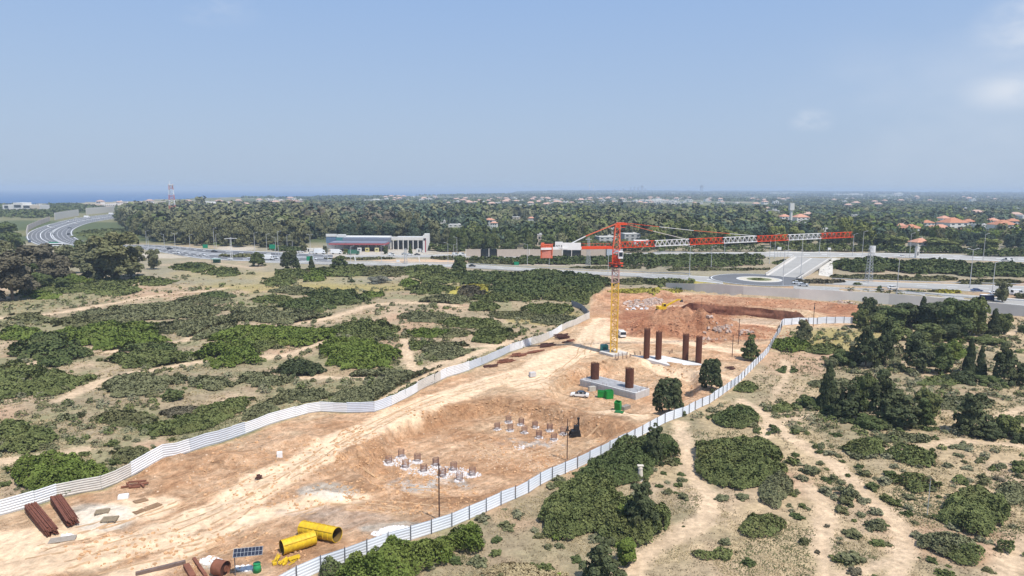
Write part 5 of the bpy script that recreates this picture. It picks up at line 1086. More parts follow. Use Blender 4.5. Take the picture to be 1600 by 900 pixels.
for a in [(1422,366,27,7,'white house with bright orange tiled roof, the leftmost at the right edge group',dict()),(1437,388,26,5,'low house with pale red roof close to the far road',dict(roof=tile2)),(1468,366,30,6.5,'house with a broad pale orange roof in front of the big gabled one',dict(roof=tile2)),(1455,364,18,6,'small orange roofed house squeezed beside the broad one',dict()),(1487,357,34,8,'big house with steep brick red hipped roof at the right',dict()),(1533,358,22,6,'flat white roofed house among the conifers at the right',dict(roof=froof)),(1565,360,32,7.5,'long house with orange roof near the right edge',dict()),(1592,364,30,6,'grey flat roofed long house at the right edge',dict(roof=froof)),(1597,344,22,8,'white domed looking hall at the far right edge',dict(roof=froof)),(1547,370,10,5,'small cream house below the long orange roof',dict(walls=wcr)),
 (1407,360,16,6,'small muted red roofed house at the left of the red roofed cluster',dict(roof=tile2)),(1447,356,18,7,'muted red roofed house behind the leftmost orange roof',dict()),(1474,348,18,7,'muted roofed house behind the broad pale orange one',dict(roof=tile2)),(1512,354,18,7,'small red roofed house right of the steep hipped roof',dict()),(1550,352,18,7,'pale red roofed house behind the long orange one',dict(roof=tile2)),(1581,353,18,7,'red roofed house between long orange roof and white hall',dict()),(1500,366,14,5,'low cream house under the steep hipped roof',dict(walls=wcr)),
 (1225,345,16,7,'pale red roofed house left under the small white water tower',dict(roof=tile2)),(1250,346,22,7,'pale red roofed long house right of the water tower',dict(roof=tile2)),(1254,356,16,6,'cream house below the long pale red roof',dict(roof=froof,walls=wcr)),(1295,375,26,5,'grey roofed house above the crane jib tip',dict(roof=mat('roof_grey', (.25, .25, .27), .8))),(1288,366,12,6,'small white house left of the grey roofed one',dict(roof=froof)),(1335,341,10,6,'small white house far right among dark trees',dict(roof=froof)),
 (765,353,14,8,'white villa with pale red roof above the filling station wood',dict(roof=tile2)),(772,357,10,7,'annex of the white villa in the wood',dict(roof=tile2)),(713,357,22,5,'low pale house nearly buried in the wood',dict(roof=froof)),(692,352,8,6,'small white house in the wood left of the low one',dict(roof=froof)),(957,369,12,8,'white square tower like house directly behind the crane head',dict(roof=froof,nwin=1)),(945,378,28,5,'grey low house left of the crane head',dict(roof=froof,walls=wgr)),(985,375,26,6,'whitish house right of the crane head',dict(roof=froof,walls=wgr)),(1005,383,30,3.5,'flat white roof just behind the crane jib root',dict(roof=froof)),(843,385,7,10,'narrow cream house behind the counterweight of the crane',dict(roof=froof,walls=wcr,nwin=1)),
 (806,345,12,6,'small pale house in the dark wood at left of the crane',dict(roof=froof,walls=wcr)),(830,347,10,6,'second small pale house in the dark wood',dict(roof=tile2)),(563,332,9,6,'small beige house in the middle wood',dict(roof=froof,walls=wcr)),(1432,403,5,6,'little pale hut by the far road',dict(roof=froof,nwin=1,floors=1))]:
    hp(a[0], a[1], a[2], a[3], a[4], group=HG, **a[5])
# white institute on the left skyline
p = G(42, 332); s_ = pxm(p); t = empty('white_building', p, R(3), 'large white building with dark loggias in front of the sea at the far left', 'building')
W0 = 56/s_; hh = 12/s_
MB().box((0, 0, hh/2), (W0, 30, hh)).build('wall', wm, t)
MB().box((-W0*.08, -2, hh*.62), (W0*.22, 30, hh*1.35)).build('centre_block', wm, t); MB().box((-W0*.08, -17.2, hh*.85), (W0*.18, .6, hh*.30)).build('window', wing, t); MB().box((-W0*.40, -15.2, hh*.75), (W0*.10, .6, hh*.3)).build('window', wing, t); MB().box((W0*.16, -15.2, hh*.78), (W0*.20, .6, hh*.28)).build('window', wing, t); MB().box((W0*.36, -15.3, hh*.5), (W0*.26, .8, hh*1.0)).build('end_wall', wcr, t)
for a, w_px, hpx, l in [((316,325),52,8,'low white flat roofed hall behind the radio mast'),((217,323),28,4,'low white building left of the radio mast'),((175,322),20,3,'low pale building by the sea far left'),((448,320),50,6,'pinkish long building in front of the sea left of centre'),((583,317),26,5,'large white building on the skyline at the centre'),((1325,306),45,3,'long white hall on the far plain'),((1402,307),14,5,'bright white hall on the far plain at the right'),((1022,318),30,6,'white block on the far rise behind the crane')]:
    p = G(*a); s_ = pxm(p); w_ = w_px/s_; h_ = hpx/s_; t = empty('far_hall', p, 0, l, 'building'); MB().box((0, 0, h_/2), (w_, 30, h_)).box((w_*.2, 0, h_*.75), (w_*.3, 25, h_)).build('wall', wm if a[0] != 448 else mat('wall_pink', (.6, .42, .34), .8), t)
    mb = MB()
    for i in range(6): mb.box((-w_*.42+w_*i*.16, -15.2, h_*.5), (w_*.08, .5, h_*.3))
    mb.build('window_row', wing, t)
# filling station
S0 = G(583, 393); s_ = pxm(S0); Y0 = S0.y
def sx(px): return P(px, 393, Y0).x-S0.x
def sz(py, y=0.): return P(583, py, Y0+y).z-S0.z
st = empty('filling_station', S0, 0, 'white filling station building with red edged canopy and open arcade beside the road', 'filling station')
def bx(nm, x0, x1, yt, yb, dy, dep, m, parent=st):
    a, b_ = sx(x0), sx(x1); z1 = sz(yt, dy); z0 = max(0, sz(yb, dy)); return MB().box(((a+b_)/2, dy+dep/2, (z0+z1)/2), (b_-a, dep, z1-z0)).build(nm, m, parent)
bx('shop_wall', 499, 600, 370, 394, 22, 14, wm); bx('arcade_wall', 585, 662, 370, 375, 19, 3, wm); bx('arcade_wall', 612, 662, 370, 395, 23, 10, wgr)
for i in range(8): bx('arcade_column', 600+i*8, 601.2+i*8, 371, 393, 17, 1.2, wm)
bx('arcade_window', 604, 660, 376, 390, 22.6, .5, wing)
bx('blue_shopfront', 499, 516, 371, 380, 20, 1.5, mat('shop_blue', (.12, .18, .27), .4)); bx('white_band', 499, 516, 366, 370, 20, 2, wm); bx('teal_shopfront', 516, 530, 371, 378, 19, 1.5, mat('shop_teal', (.08, .24, .26), .5)); bx('white_parapet', 518, 531, 366.5, 371, 19, 3, wm); bx('grey_roof', 530, 605, 372, 379, 12, 9, mat('canopy_grey', (.20, .22, .27), .6))
bx('canopy', 515, 604, 380.6, 382.8, -2, 20, mat('canopy_red', (.36, .10, .11), .5)); bx('canopy_top', 516, 603, 379, 380.6, -1, 18, mat('canopy_grey', ()))
for i in range(7): bx('canopy_column', 520+i*13, 521.2+i*13, 383, 395, 6, .8, wm)
bx('end_tower', 660, 668, 365, 396, 12, 5, wm)
tw = empty('price_tower', P(664, 398, Y0-6)-Vector((0, 0, 0)), 0, 'tall red and white sign tower at the right end of the filling station', 'sign tower'); tw.location.z = hz(tw.location.x, tw.location.y)
zt = P(664, 367, Y0-6).z-tw.location.z; MB().box((0, 0, zt/2), (2.6, 1.2, zt)).build('pillar', wm, tw); MB().box((.6, -.65, zt*.42), (.9, .1, zt*.8)).build('red_stripe', mat('canopy_red', ()), tw); MB().box((0, -.7, zt*.75), (1.8, .12, zt*.12)).build('price_panel', wing, tw)
for px, l, m_ in [(574, 'yellowish fuel pump block under the red canopy', mat('pump_yellow', (.55, .48, .20), .6)), (589, 'pale yellow kiosk under the red canopy', mat('pump_pale', (.62, .56, .30), .6)), (562, 'small pale fuel pump under the canopy', wm)]:
    p = P(px, 397, Y0-4); p.z = hz(p.x, p.y); t = empty('fuel_pump', p, 0, l, 'fuel pump'); MB().box((0, 0, 1.6), (3, 1.5, 3.2)).build('body', m_, t); MB().box((0, -.8, 1.9), (1.6, .1, .9)).build('display', wing, t)
for px, l, w_ in [(497, 'white container left of the filling station', 6), (483, 'low white container on the gravel left of the station', 7), (655, 'small white container by the sign tower', 4)]:
    p = P(px, 396.5, Y0-3); p.z = hz(p.x, p.y); t = empty('container', p, 0, l, 'container'); MB().box((0, 0, 1.3), (w_, 2.4, 2.6)).build('body', wm, t); MB().box((0, -1.23, 1.1), (1.0, .06, 2.0)).build('door', wing, t)
# water tower
p = G(1235, 352); t = empty('water_tower', p, 0, 'small white water tower above the trees right of the crane', 'water tower'); h_ = P(1235, 318, p.y).z; MB().tube((0, 0, 0), (0, 0, h_*.8), 2, 12).build('stem', wm, t); MB().box((0, 0, h_*.85), (6, 6, h_*.32)).build('tank', wm, t)
p = G(877, 338); t = empty('white_silo', p, 0, 'small white tower standing out of the dark wood left of the crane', 'tower'); h_ = P(877, 325, p.y).z-p.z; MB().box((0, 0, h_/2), (8, 8, h_)).build('wall', wm, t); MB().box((0, 0, h_+.5), (8.6, 8.6, 1)).build('roof', froof, t)
# skyline: chimneys and towers in the haze
sk = mat('far_tower', (.34, .36, .40), .8, .1, .01)
CH = [(921,288),(927,290),(981,291)]
SKY = [(953,297,3),(960,296,3),(966,297,2),(974,295,3),(985,293,3),(991,292,3),(997,293,3),(1003,290,4),(1008,295,3),(1096,290,5),(945,298,4),(1240,298,6),(1310,297,5),(1510,296,7),(1500,298,6),(1420,298,6),(1380,298,7),(1560,297,8)]
for i, (a, yt) in enumerate(CH[:2]+[(930, 295)]):
    Yf = 11500; b_ = P(a, 304, Yf); b_.z = hz(b_.x, b_.y); h_ = P(a, yt, Yf).z-b_.z; t = empty('power_station_chimney', b_, 0, 'tall faint power station chimney on the skyline, %s of the three' % ['leftmost', 'middle', 'rightmost'][i], 'chimney'); MB().tube((0, 0, 0), (0, 0, h_), 10, 12, r2=7).build('shaft', mat('far_white', (.75, .75, .75), .8), t); MB().tube((0, 0, h_), (0, 0, h_+4), 8, 12).build('rim', sk, t)
for i, (a, yt, w_) in enumerate(SKY):
    Yf = 11000 if a < 1100 else 9500; b_ = P(a, 304, Yf); b_.z = hz(b_.x, b_.y); h_ = max(25, (P(a, yt, Yf).z-b_.z)*(.55 if a > 1200 else 1)); w_m = w_*Yf/F*.8
    t = empty('far_tower_block', b_, 0, 'hazy far tower block on the skyline, number %d from the left' % (sorted(q[0] for q in SKY).index(a)+1), 'tower block', 'tower blocks on the hazy skyline')
    MB().box((0, 0, h_/2), (w_m, w_m, h_)).build('wall', sk, t); MB().box((0, 0, h_+2), (w_m*.5, w_m*.5, 5)).build('roof', sk, t)
# far villages
VP = {}
def far_house(p, rz, s_, k):
    lab = ['far pale house with red roof in the hazy villages on the horizon', 'far white flat roofed house in the hazy villages on the horizon'][k]; gr = ['red roofed houses of the far villages', 'white houses of the far villages'][k]
    if k not in VP:
        t = empty('village_house', p, rz, lab, 'house', gr, s_); MB().box((0, 0, 3.2), (14, 11, 6.4)).build('wall', wm, t)
        if k == 0: MB().add([(-8, -6.5, 6.4), (8, -6.5, 6.4), (8, 6.5, 6.4), (-8, 6.5, 6.4), (-4, 0, 9.6), (4, 0, 9.6)], [(0, 1, 5, 4), (2, 3, 4, 5), (1, 2, 5), (3, 0, 4), (3, 2, 1, 0)]).build('roof', mat('roof_far', (.47, .31, .24), .8), t)
        else: MB().box((0, 0, 6.7), (14.4, 11.4, .6)).box((3, 0, 7.8), (4, 4, 2)).build('roof', froof, t)
        MB().box((-3, -5.6, 4), (3, .3, 2)).build('window', wing, t); MB().box((3, -5.6, 4), (3, .3, 2)).build('window', wing, t); VP[k] = t; return
    copy_tree(VP[k], p, rz, (s_,)*3, lab, gr)
for zone, n in [((690,870,312,322),48),((860,1130,311,322),90),((600,700,310,318),26),((400,480,314,322),14),((1130,1380,312,326),28),((150,400,318,324),12),((1380,1600,306,318),24),((760,860,322,332),8),((1180,1260,330,345),8),((1480,1600,330,350),6)]:
    for i in range(n):
        a = rnd.uniform(zone[0], zone[1]); b_ = rnd.uniform(zone[2], zone[3]); p = G(a, b_)
        if p.y > 9000: continue
        p.z += 2; far_house(p, rnd.uniform(-.5, .5), rnd.uniform(.9, 1.5)*max(1, p.y/2600)**.4, 0 if rnd.random() < .5 else 1)
# ================================================================== VEGETATION
barkm = mat('bark', (.13, .10, .075), .9, .25, 3)
def sph(n):
    v = rg.normal(size=(n, 3)); return v/np.linalg.norm(v, axis=1, keepdims=True)
def lobes_mesh(lobes, leaf_, cover=1.5, upper=-.35, jit=.12, up=.35):
    Ps, Ns, Vv = [], [], []
    for (cx, cy, cz, rx, ry, rz_) in lobes:
        area = 4*math.pi*((rx*ry)**1.6/3+(rx*rz_)**1.6/3+(ry*rz_)**1.6/3)**(1/1.6)
        n = max(6, int(area*cover/(leaf_*leaf_))); d = sph(n); d = d[d[:, 2] > upper]; r = 1-np.abs(rg.normal(size=len(d)))*jit
        Ps.append(np.array([cx, cy, cz])+d*np.array([rx, ry, rz_])*r[:, None]); Ns.append(d+sph(len(d))*(.7 if leaf_ < .1 else .9)+np.array([0, 0, up])); Vv.append(np.clip(rg.normal(.5, .2, len(d))+rg.uniform(-.22, .22), 0, 1))
    Pc = np.concatenate(Ps); N = np.concatenate(Ns); v = np.concatenate(Vv); V, Fq = quads(Pc, N, leaf_*1.25); return V, Fq, np.repeat(v, 4)
def lobes_for(kind, sd):
    r = random.Random(sd); L = []
    if kind == 'round':
        L.append((0, 0, .46, .32, .32, .42))
        for i in range(22): a = r.uniform(0, 6.28); q = r.uniform(.12, .36); z = r.uniform(.10, .86); k = r.uniform(.12, .21); q *= math.sqrt(max(.1, 1-((z-.5)/.5)**2)); L.append((q*math.cos(a), q*math.sin(a), z, k, k, k*.85))
    elif kind == 'euca':
        L.append((0, 0, .45, .26, .26, .36))
        for i in range(26): a = r.uniform(0, 6.28); z = r.uniform(.10, .90); q = r.uniform(.05, .40)*(1.05-.55*abs(z-.5)*2); k = r.uniform(.09, .18); L.append((q*math.cos(a), q*math.sin(a), z, k, k, k*r.uniform(.8, 1.2)))
    elif kind == 'cypress':
        for i in range(16): z = .04+.88*i/15; w_ = .36*(1-z)**.75+.05; a = r.uniform(0, 6.28); L.append((w_*.25*math.cos(a), w_*.25*math.sin(a), z, w_, w_, .10))
        for i in range(8): z = r.uniform(.1, .7); w_ = .36*(1-z)**.75; a = r.uniform(0, 6.28); k = r.uniform(.08, .14); L.append((w_*math.cos(a), w_*math.sin(a), z, k, k, k*1.2))
    elif kind == 'spread':   # layered Monterey cypress like crown
        L.append((0, 0, .28, .30, .30, .30)); L.append((0, 0, .6, .17, .17, .28))
        for i in range(40): z = r.uniform(.04, .93); a = r.uniform(0, 6.28); w_ = .42*(1-z)**.7+.04; q = w_*r.uniform(.5, 1.05); k = r.uniform(.06, .13); L.append((q*math.cos(a), q*math.sin(a), z, k, k, k*.7))
    elif kind == 'shrub':
        L.append((0, 0, .22, .33, .33, .36))
        for i in range(22): a = r.uniform(0, 6.28); q = r.uniform(.1, .47); k = r.uniform(.07, .17); z = .6*math.sqrt(max(0, 1-(q/.5)**2))*r.uniform(.3, 1); L.append((q*math.cos(a), q*math.sin(a), z, k, k, k*1.1))
    elif kind == 'dense':
        L.append((0, 0, .36, .38, .38, .38)); L.append((0, 0, .62, .28, .28, .34))
        for i in range(34): a = r.uniform(0, 6.28); z = r.uniform(.04, .92); q = .42*math.sqrt(max(.02, 1-(max(0, z-.25)/.72)**2))*r.uniform(.8, 1.05); k = r.uniform(.07, .13); L.append((q*math.cos(a), q*math.sin(a), z, k, k, k))
    elif kind == 'palm': 
        for i in range(14): a = 6.28*i/14; L.append((.25*math.cos(a), .25*math.sin(a), .88-.05*(i % 3), .22, .10, .05))
    return L
LAB = {}
TP = {}
def tree_proto(kind, col_, fine, sd):
    key = (kind, col_, fine, sd)
    if key in TP: return TP[key]
    lf_ = {0: .09, 1: .06, 2: .042, 3: .13}[fine]; V, Fq, v = lobes_mesh(lobes_for(kind, sd*13+7), lf_, 1.7 if fine else 1.4)
    o = npmesh('crown', V, Fq, leaf(col_), var=v); C.objects.unlink(o); me = o.data; bpy.data.objects.remove(o)
    tb = MB(); zt = {'round': .45, 'euca': .5, 'cypress': .3, 'dense': .3, 'spread': .4, 'shrub': .2, 'palm': .88}[kind]; tb.tube((0, 0, -.06), (0.01, 0, zt), .028, 8, r2=.016)
    if kind in ('round', 'euca', 'spread'):
        for a in range(4): tb.tube((0.005, 0, zt*.55), (.2*math.cos(a*1.6+sd), .2*math.sin(a*1.6+sd), zt*1.25), .014, 5, r2=.006)
    tm_ = bpy.data.meshes.new('trunk'); tm_.from_pydata(tb.v, [], tb.f); tm_.materials.append(barkm); TP[key] = (me, tm_); return TP[key]
def tree(loc, w_, h_, kind, col_, label, fine=1, group=None, name='tree', cat='tree', sd=None, depth=None):
    sd = rnd.randrange(3) if sd is None else sd; me, tm_ = tree_proto(kind, col_, fine, sd)
    t = empty(name, loc, rnd.uniform(0, 6.28), label, cat, group); t.scale = (w_, depth or w_, h_)
    c_ = bpy.data.objects.new('crown', me); C.objects.link(c_); c_.parent = t; k = bpy.data.objects.new('trunk', tm_); C.objects.link(k); k.parent = t; return t
def ptree(px, yb, yt, w_px, kind, col_, label, fine=2, name='tree', cat='tree', group=None, sink=.15):
    p = G(px, yb); p.y += 0; h_ = P(px, yt, p.y).z-p.z; w_ = w_px/pxm(p); p.z -= sink; return tree(p, w_*(.88 if kind == 'spread' else .96 if px > 1200 else 1.04), h_+sink, kind, col_, label, fine, group, name, cat)
# ---- right hand conifers
CT = [(1355,508,464,36,'dense','blackish','tall dark cypress at the end of the white sheet fence'),(1344,512,482,32,'dense','mid','round mid green tree in front of the tall cypress at the fence end'),
(1352,574,502,62,'spread','blackish','broad dark conifer of the pair below the fence end, the left one'),(1381,572,498,50,'spread','blackish','dark conifer of the pair below the fence end, the right one'),(1317,568,536,48,'shrub','dark','low dark tree at the left foot of the broad conifer pair'),(1298,572,552,30,'shrub','grey','small grey bush at the far left foot of the conifer pair'),
(1432,580,520,66,'spread','blackish','dark broad conifer, middle of the right group'),(1468,582,530,50,'spread','dark','greener conifer right of the middle broad one'),(1486,566,532,34,'round','green','bright green small tree between two dark conifers'),(1449,535,505,60,'round','mid','leafy tree behind the middle dark conifer'),
(1513,588,528,26,'cypress','blackish','slim pointed conifer, the taller of two at the right'),(1531,590,540,22,'cypress','blackish','slim pointed conifer, the shorter of two at the right'),(1568,598,536,58,'spread','blackish','broad layered conifer near the right edge'),(1597,602,568,46,'spread','blackish','dark low conifer cut by the right edge'),(1500,596,570,52,'shrub','blackish','low dark conifer bush at the foot of the slim pointed pair'),(1545,600,578,44,'shrub','dark','dark bush right of the slim pointed pair'),
(1293,640,566,40,'cypress','blackish','tall dark cypress at the left end of the near conifer clump'),(1322,655,592,70,'spread','blackish','dark conifer second in the near clump'),(1347,640,580,46,'round','dark','green topped tree behind the near clump'),(1380,662,578,84,'spread','blackish','widest conifer with grey twigs in the middle of the near clump'),(1449,652,606,46,'round','mid','round green topped tree at the right end of the near clump'),(1408,668,618,84,'spread','blackish','low wide conifer at the front of the near clump'),(1442,668,622,50,'spread','dark','dark conifer at the right front of the near clump'),(1265,636,608,46,'shrub','dark','low green bush at the left foot of the near clump'),(1310,650,625,50,'shrub','dark','dark undergrowth at the left front of the near clump'),(1360,668,640,60,'shrub','dark','dark undergrowth below the widest conifer of the near clump'),
(1517,677,608,74,'spread','blackish','lone broad layered conifer at the right'),(1574,678,628,50,'shrub','mid','rounded green tree beside the lone layered conifer'),(1540,682,655,60,'shrub','blackish','dark low bush at the foot of the lone layered conifer'),(1597,690,668,34,'shrub','blackish','black bush at the right edge beside the rounded green tree'),
(1395,512,478,56,'round','dark','dark tree second in the long row beside the road wall'),(1420,510,470,54,'round','blackish','dark tree third in the long row beside the road wall'),(1440,512,463,26,'cypress','blackish','pointed dark tree in the long row beside the road wall'),(1460,516,472,56,'round','blackish','dark tree in the middle of the long row beside the road wall'),(1495,528,465,66,'round','dark','largest round dark tree at the right of the long row'),(1520,524,462,52,'round','mid','bright topped tree at the right end of the long row'),(1372,518,488,40,'round','mid','small tree at the left of the long row'),(1410,530,495,50,'shrub','mid','greener bush before the long row of trees'),(1438,552,512,48,'shrub','mid','light green bush behind the middle conifer'),(1480,532,505,50,'round','blackish','dark tree in front of the largest round one'),
(1552,524,482,26,'cypress','blackish','dark columnar cypress alone near the pale path at the right'),(1568,522,489,26,'round','mid','greener cypress touching the columnar one'),(1540,536,518,56,'shrub','mid','low bush in front of the lone columnar cypress'),(1598,520,500,20,'shrub','dark','dark bush at the right edge by the pale path'),
(1045,646,588,50,'dense','blackish','dense round dark tree inside the site beside the right fence'),(1111,609,558,38,'dense','blackish','second dense dark tree inside the site, farther along the fence'),(1172,563,519,38,'spread','dark','thin twiggy grey green tree at the red soil by the fence'),(1256,536,499,30,'dense','grey','round grey green tree among the yellow grass in the fence corner'),
(1022,722,660,50,'spread','blackish','dark tree leaning over the near right fence'),(1000,830,746,80,'spread','blackish','big dark pine in the thicket at the bottom right'),(942,915,838,96,'spread','blackish','dark pine at the bottom edge in the centre'),(978,880,838,44,'round','green','bright green tree growing beside the bottom dark pine'),(1010,745,721,9,'cypress','dark','very small slim cypress beside the stone marker'),(1437,760,745,14,'round','dark','small dark sapling')]
for a in CT[:-1]: ptree(a[0], a[1], a[2], a[3], a[4], a[5], a[6], 2)
# ---- left group and lone trees
LT = [(180,440,364,92,'euca','olive','large olive green eucalyptus with a rounded crown, tallest of the left group'),(205,432,385,50,'euca','grey','grey shaded tree at the right flank of the large olive one'),(145,440,378,64,'euca','grey','dark grey tree left of the large olive one'),(105,428,384,56,'euca','grey','grey tree in the middle of the left group'),(60,434,382,80,'euca','brown','brownish casuarina like tree in the left group'),(20,470,395,84,'euca','brown','big brownish grey tree at the left edge'),(0,440,372,60,'euca','grey','grey tree cut by the left edge'),(40,462,410,60,'euca','dark','darker tree in front of the brownish one at the left edge'),(90,444,400,60,'euca','brown','low brownish tree between the left edge and the olive one'),(5,375,345,40,'round','dark','dark tree high at the left edge'),(22,392,362,30,'euca','dark','dark tree behind the brownish one at the left edge'),(130,415,375,40,'euca','dark','dark tree behind the middle of the left group'),(70,452,425,30,'round','dark','small dark tree under the left group'),
(240,421,390,27,'euca','grey','grey green lone tree right of the large olive one'),(98,453,432,26,'round','dark','small dark round tree in front of the left group'),(122,444,420,40,'shrub','green','light green young tree in front of the left group'),(403,416,393,24,'dense','dark','small dark round tree by the sandy road'),(455,422,390,32,'dense','blackish','dark round tree before the motorway'),(487,422,400,13,'cypress','blackish','small narrow dark conifer under the green sign'),(530,420,399,28,'dense','dark','dark tree right of the narrow conifer'),(718,427,398,28,'dense','dark','dark tree on the near road left of the crane'),(298,420,403,42,'shrub','dark','low wide dark tree beside the bus shelter'),(550,441,433,12,'shrub','blackish','tiny dark bush on the golden slope'),(592,442,424,34,'shrub','silver','silvery grey bush on the golden slope'),
(1435,433,424,12,'shrub','mid','small bush on the sandy verge at the right'),(1475,480,466,14,'euca','olive','small thin tree beside the road wall'),(1566,472,440,30,'euca','grey','grey green roadside tree by the bus shelter'),(1595,466,452,22,'shrub','olive','olive roadside bush at the right edge'),(1374,453,443,12,'shrub','dark','small roadside bush before the bridge'),(1340,446,438,16,'shrub','dark','low dark bush below the power pylon'),(630,362,345,14,'round','green','bright green tree above the station roof'),(508,396,383,11,'dense','grey','small grey tree at the left corner of the filling station'),(540,397,388,9,'dense','mid','small green tree in front of the filling station shop'),(603,397,384,9,'euca','dark','small dark tree at the right end of the red canopy'),(641,397,381,8,'cypress','dark','slim dark tree in front of the station arcade'),(475,394,380,14,'euca','olive','small olive tree on the gravel left of the station')]
for a in LT: ptree(a[0], a[1], a[2], a[3], a[4], a[5], a[6], 2 if a[1] > 400 else 1)
for a in [(1027,388,352,30,'left of the thin crane jib root rod'),(1108,388,350,24,'behind the second white jib section'),(1140,388,357,36,'behind the third white jib section'),(1212,388,352,34,'under the water tower, left one'),(1243,388,354,36,'under the water tower, right one'),(1319,386,338,30,'rounded, above the jib tip'),(1347,389,342,44,'tallest, right of the jib tip'),(1400,388,368,40,'left of the low pale red roofed house'),(1470,391,370,60,'in front of the broad orange roofs'),(1545,394,372,40,'near the right end of the wood front')]:
    ptree(a[0], a[1], a[2], a[3], 'round', 'spring', 'pale yellow green tree, '+a[4], 1)
# ---- thickets
def thicket(e, kind, label, H_=1.6, name='thicket', cat='thicket', stuff=False, leafk=1.0):
    cx, cy, rx, ry, rot = e; c0 = G(cx, cy); D_ = math.hypot(c0.x, c0.y)
    a = np.linspace(0, 2*math.pi, 40, endpoint=False); ca, sa = math.cos(R(rot)), math.sin(R(rot))
    ex_ = cx+rx*np.cos(a)*ca-ry*np.sin(a)*sa; ey_ = cy-(rx*np.cos(a)*sa+ry*np.sin(a)*ca)
    # world outline at ground level: the picture ellipse includes the height of the shrubs
    lift = H_*.6*pxm(c0)*math.cos(math.atan2(H, D_)); ey_ = np.where(ey_ < cy, np.minimum(ey_+lift, cy), ey_)
    W = Gv(ex_, ey_); poly = [(q[0], q[1]) for q in W]; xs_, ys_ = W[:, 0], W[:, 1]
    leaf_ = max(.18, D_*.0017)*leafk; area = .5*abs(sum(xs_*np.roll(ys_, -1)-ys_*np.roll(xs_, -1)))
    n = int(min(48000, max(60, area*2.6/(leaf_*leaf_)))); n = int(n*1.5)
    X_ = rg.uniform(xs_.min()-1, xs_.max()+1, n*2); Y_ = rg.uniform(ys_.min()-1, ys_.max()+1, n*2); s_ = sdf(X_, Y_, poly); R_ = max(2., math.sqrt(area)*.16)
    s_ = s_+(fbm(X_, Y_, 7.5, 4, 91, .62)-.5)*R_*(4.2 if cx < 800 else 3.0)-(R_*(.16 if cx < 800 else .02))-np.where(fbm(X_, Y_, 9, 3, 95) < (.46 if kind in ('grey', 'olive', 'brown') and name == 'thicket' and H_ < 2 else .40), (R_*.8 if cx < 800 else R_*.35)*sst(.5, .36, fbm(X_, Y_, 9, 3, 95)) if H_ < 3 else 0, 0); k_ = s_ > 0; X_, Y_, s_ = X_[k_][:n], Y_[k_][:n], s_[k_][:n]
    if not inside(np.array([c0.x]), np.array([c0.y]), SITE)[0]:
        k_ = sdf(X_, Y_, SITE) < -.5
        if c0.y < 420:
            for pl, wd in TRACKS: k_ &= seg_dist(X_, Y_, pl)+(vn(X_/2, Y_/2, 71)-.5)*1.2 > wd/2+.2
        X_, Y_, s_ = X_[k_], Y_[k_], s_[k_]
    def top(x, y, s_):
        c_ = max(2.0, 1.35*H_); wl_ = worley(x/c_, y/c_, 3); w2_ = worley(x/(c_*.45), y/(c_*.45), 9); return H_*np.clip(s_/R_+.08, 0, 1)**.5*(.22+.62*np.sqrt(np.clip(1-(wl_/.72)**2, 0, 1))*(.6+.5*vn(x/4, y/4, 8))+.28*np.sqrt(np.clip(1-(w2_/.7)**2, 0, 1))+.25*(vn(x/9, y/9, 6)-.3))
    T = top(X_, Y_, s_); Zb = hgt(X_, Y_); u_ = rg.random(len(X_)); d = .5
    gx = (top(X_+d, Y_, s_)-T)/d; gy = (top(X_, Y_+d, s_)-T)/d; ed = (1-np.clip(s_/R_, 0, 1))
    cxm, cym = xs_.mean(), ys_.mean(); ox, oy = X_-cxm, Y_-cym; on = np.hypot(ox, oy)+.1
    N = np.stack([-gx*1.2+ox/on*ed*.8, -gy*1.2+oy/on*ed*.8, np.ones(len(X_))], 1); N /= np.linalg.norm(N, axis=1, keepdims=True)
    N = N+sph(len(X_))*.7; Z_ = Zb+T*(1-.55*u_**2.2)
    v = np.clip(.5+(_hash(np.floor(X_/2.7+.5*vn(X_, Y_, 2)), np.floor(Y_/2.7+.5*vn(Y_, X_, 3)), 55)-.5)*.7+rg.normal(0, .3, len(X_)), 0, 1)
    org = np.array([cxm, cym, float(hgt(cxm, cym))]); V, Fq = quads(np.stack([X_, Y_, Z_], 1)-org, N, leaf_*1.35)
    o = npmesh(name, V, Fq, leaf(kind), var=np.repeat(v, 4)); o.location = org
    return tag(o, label, cat, kind='stuff' if stuff else None)
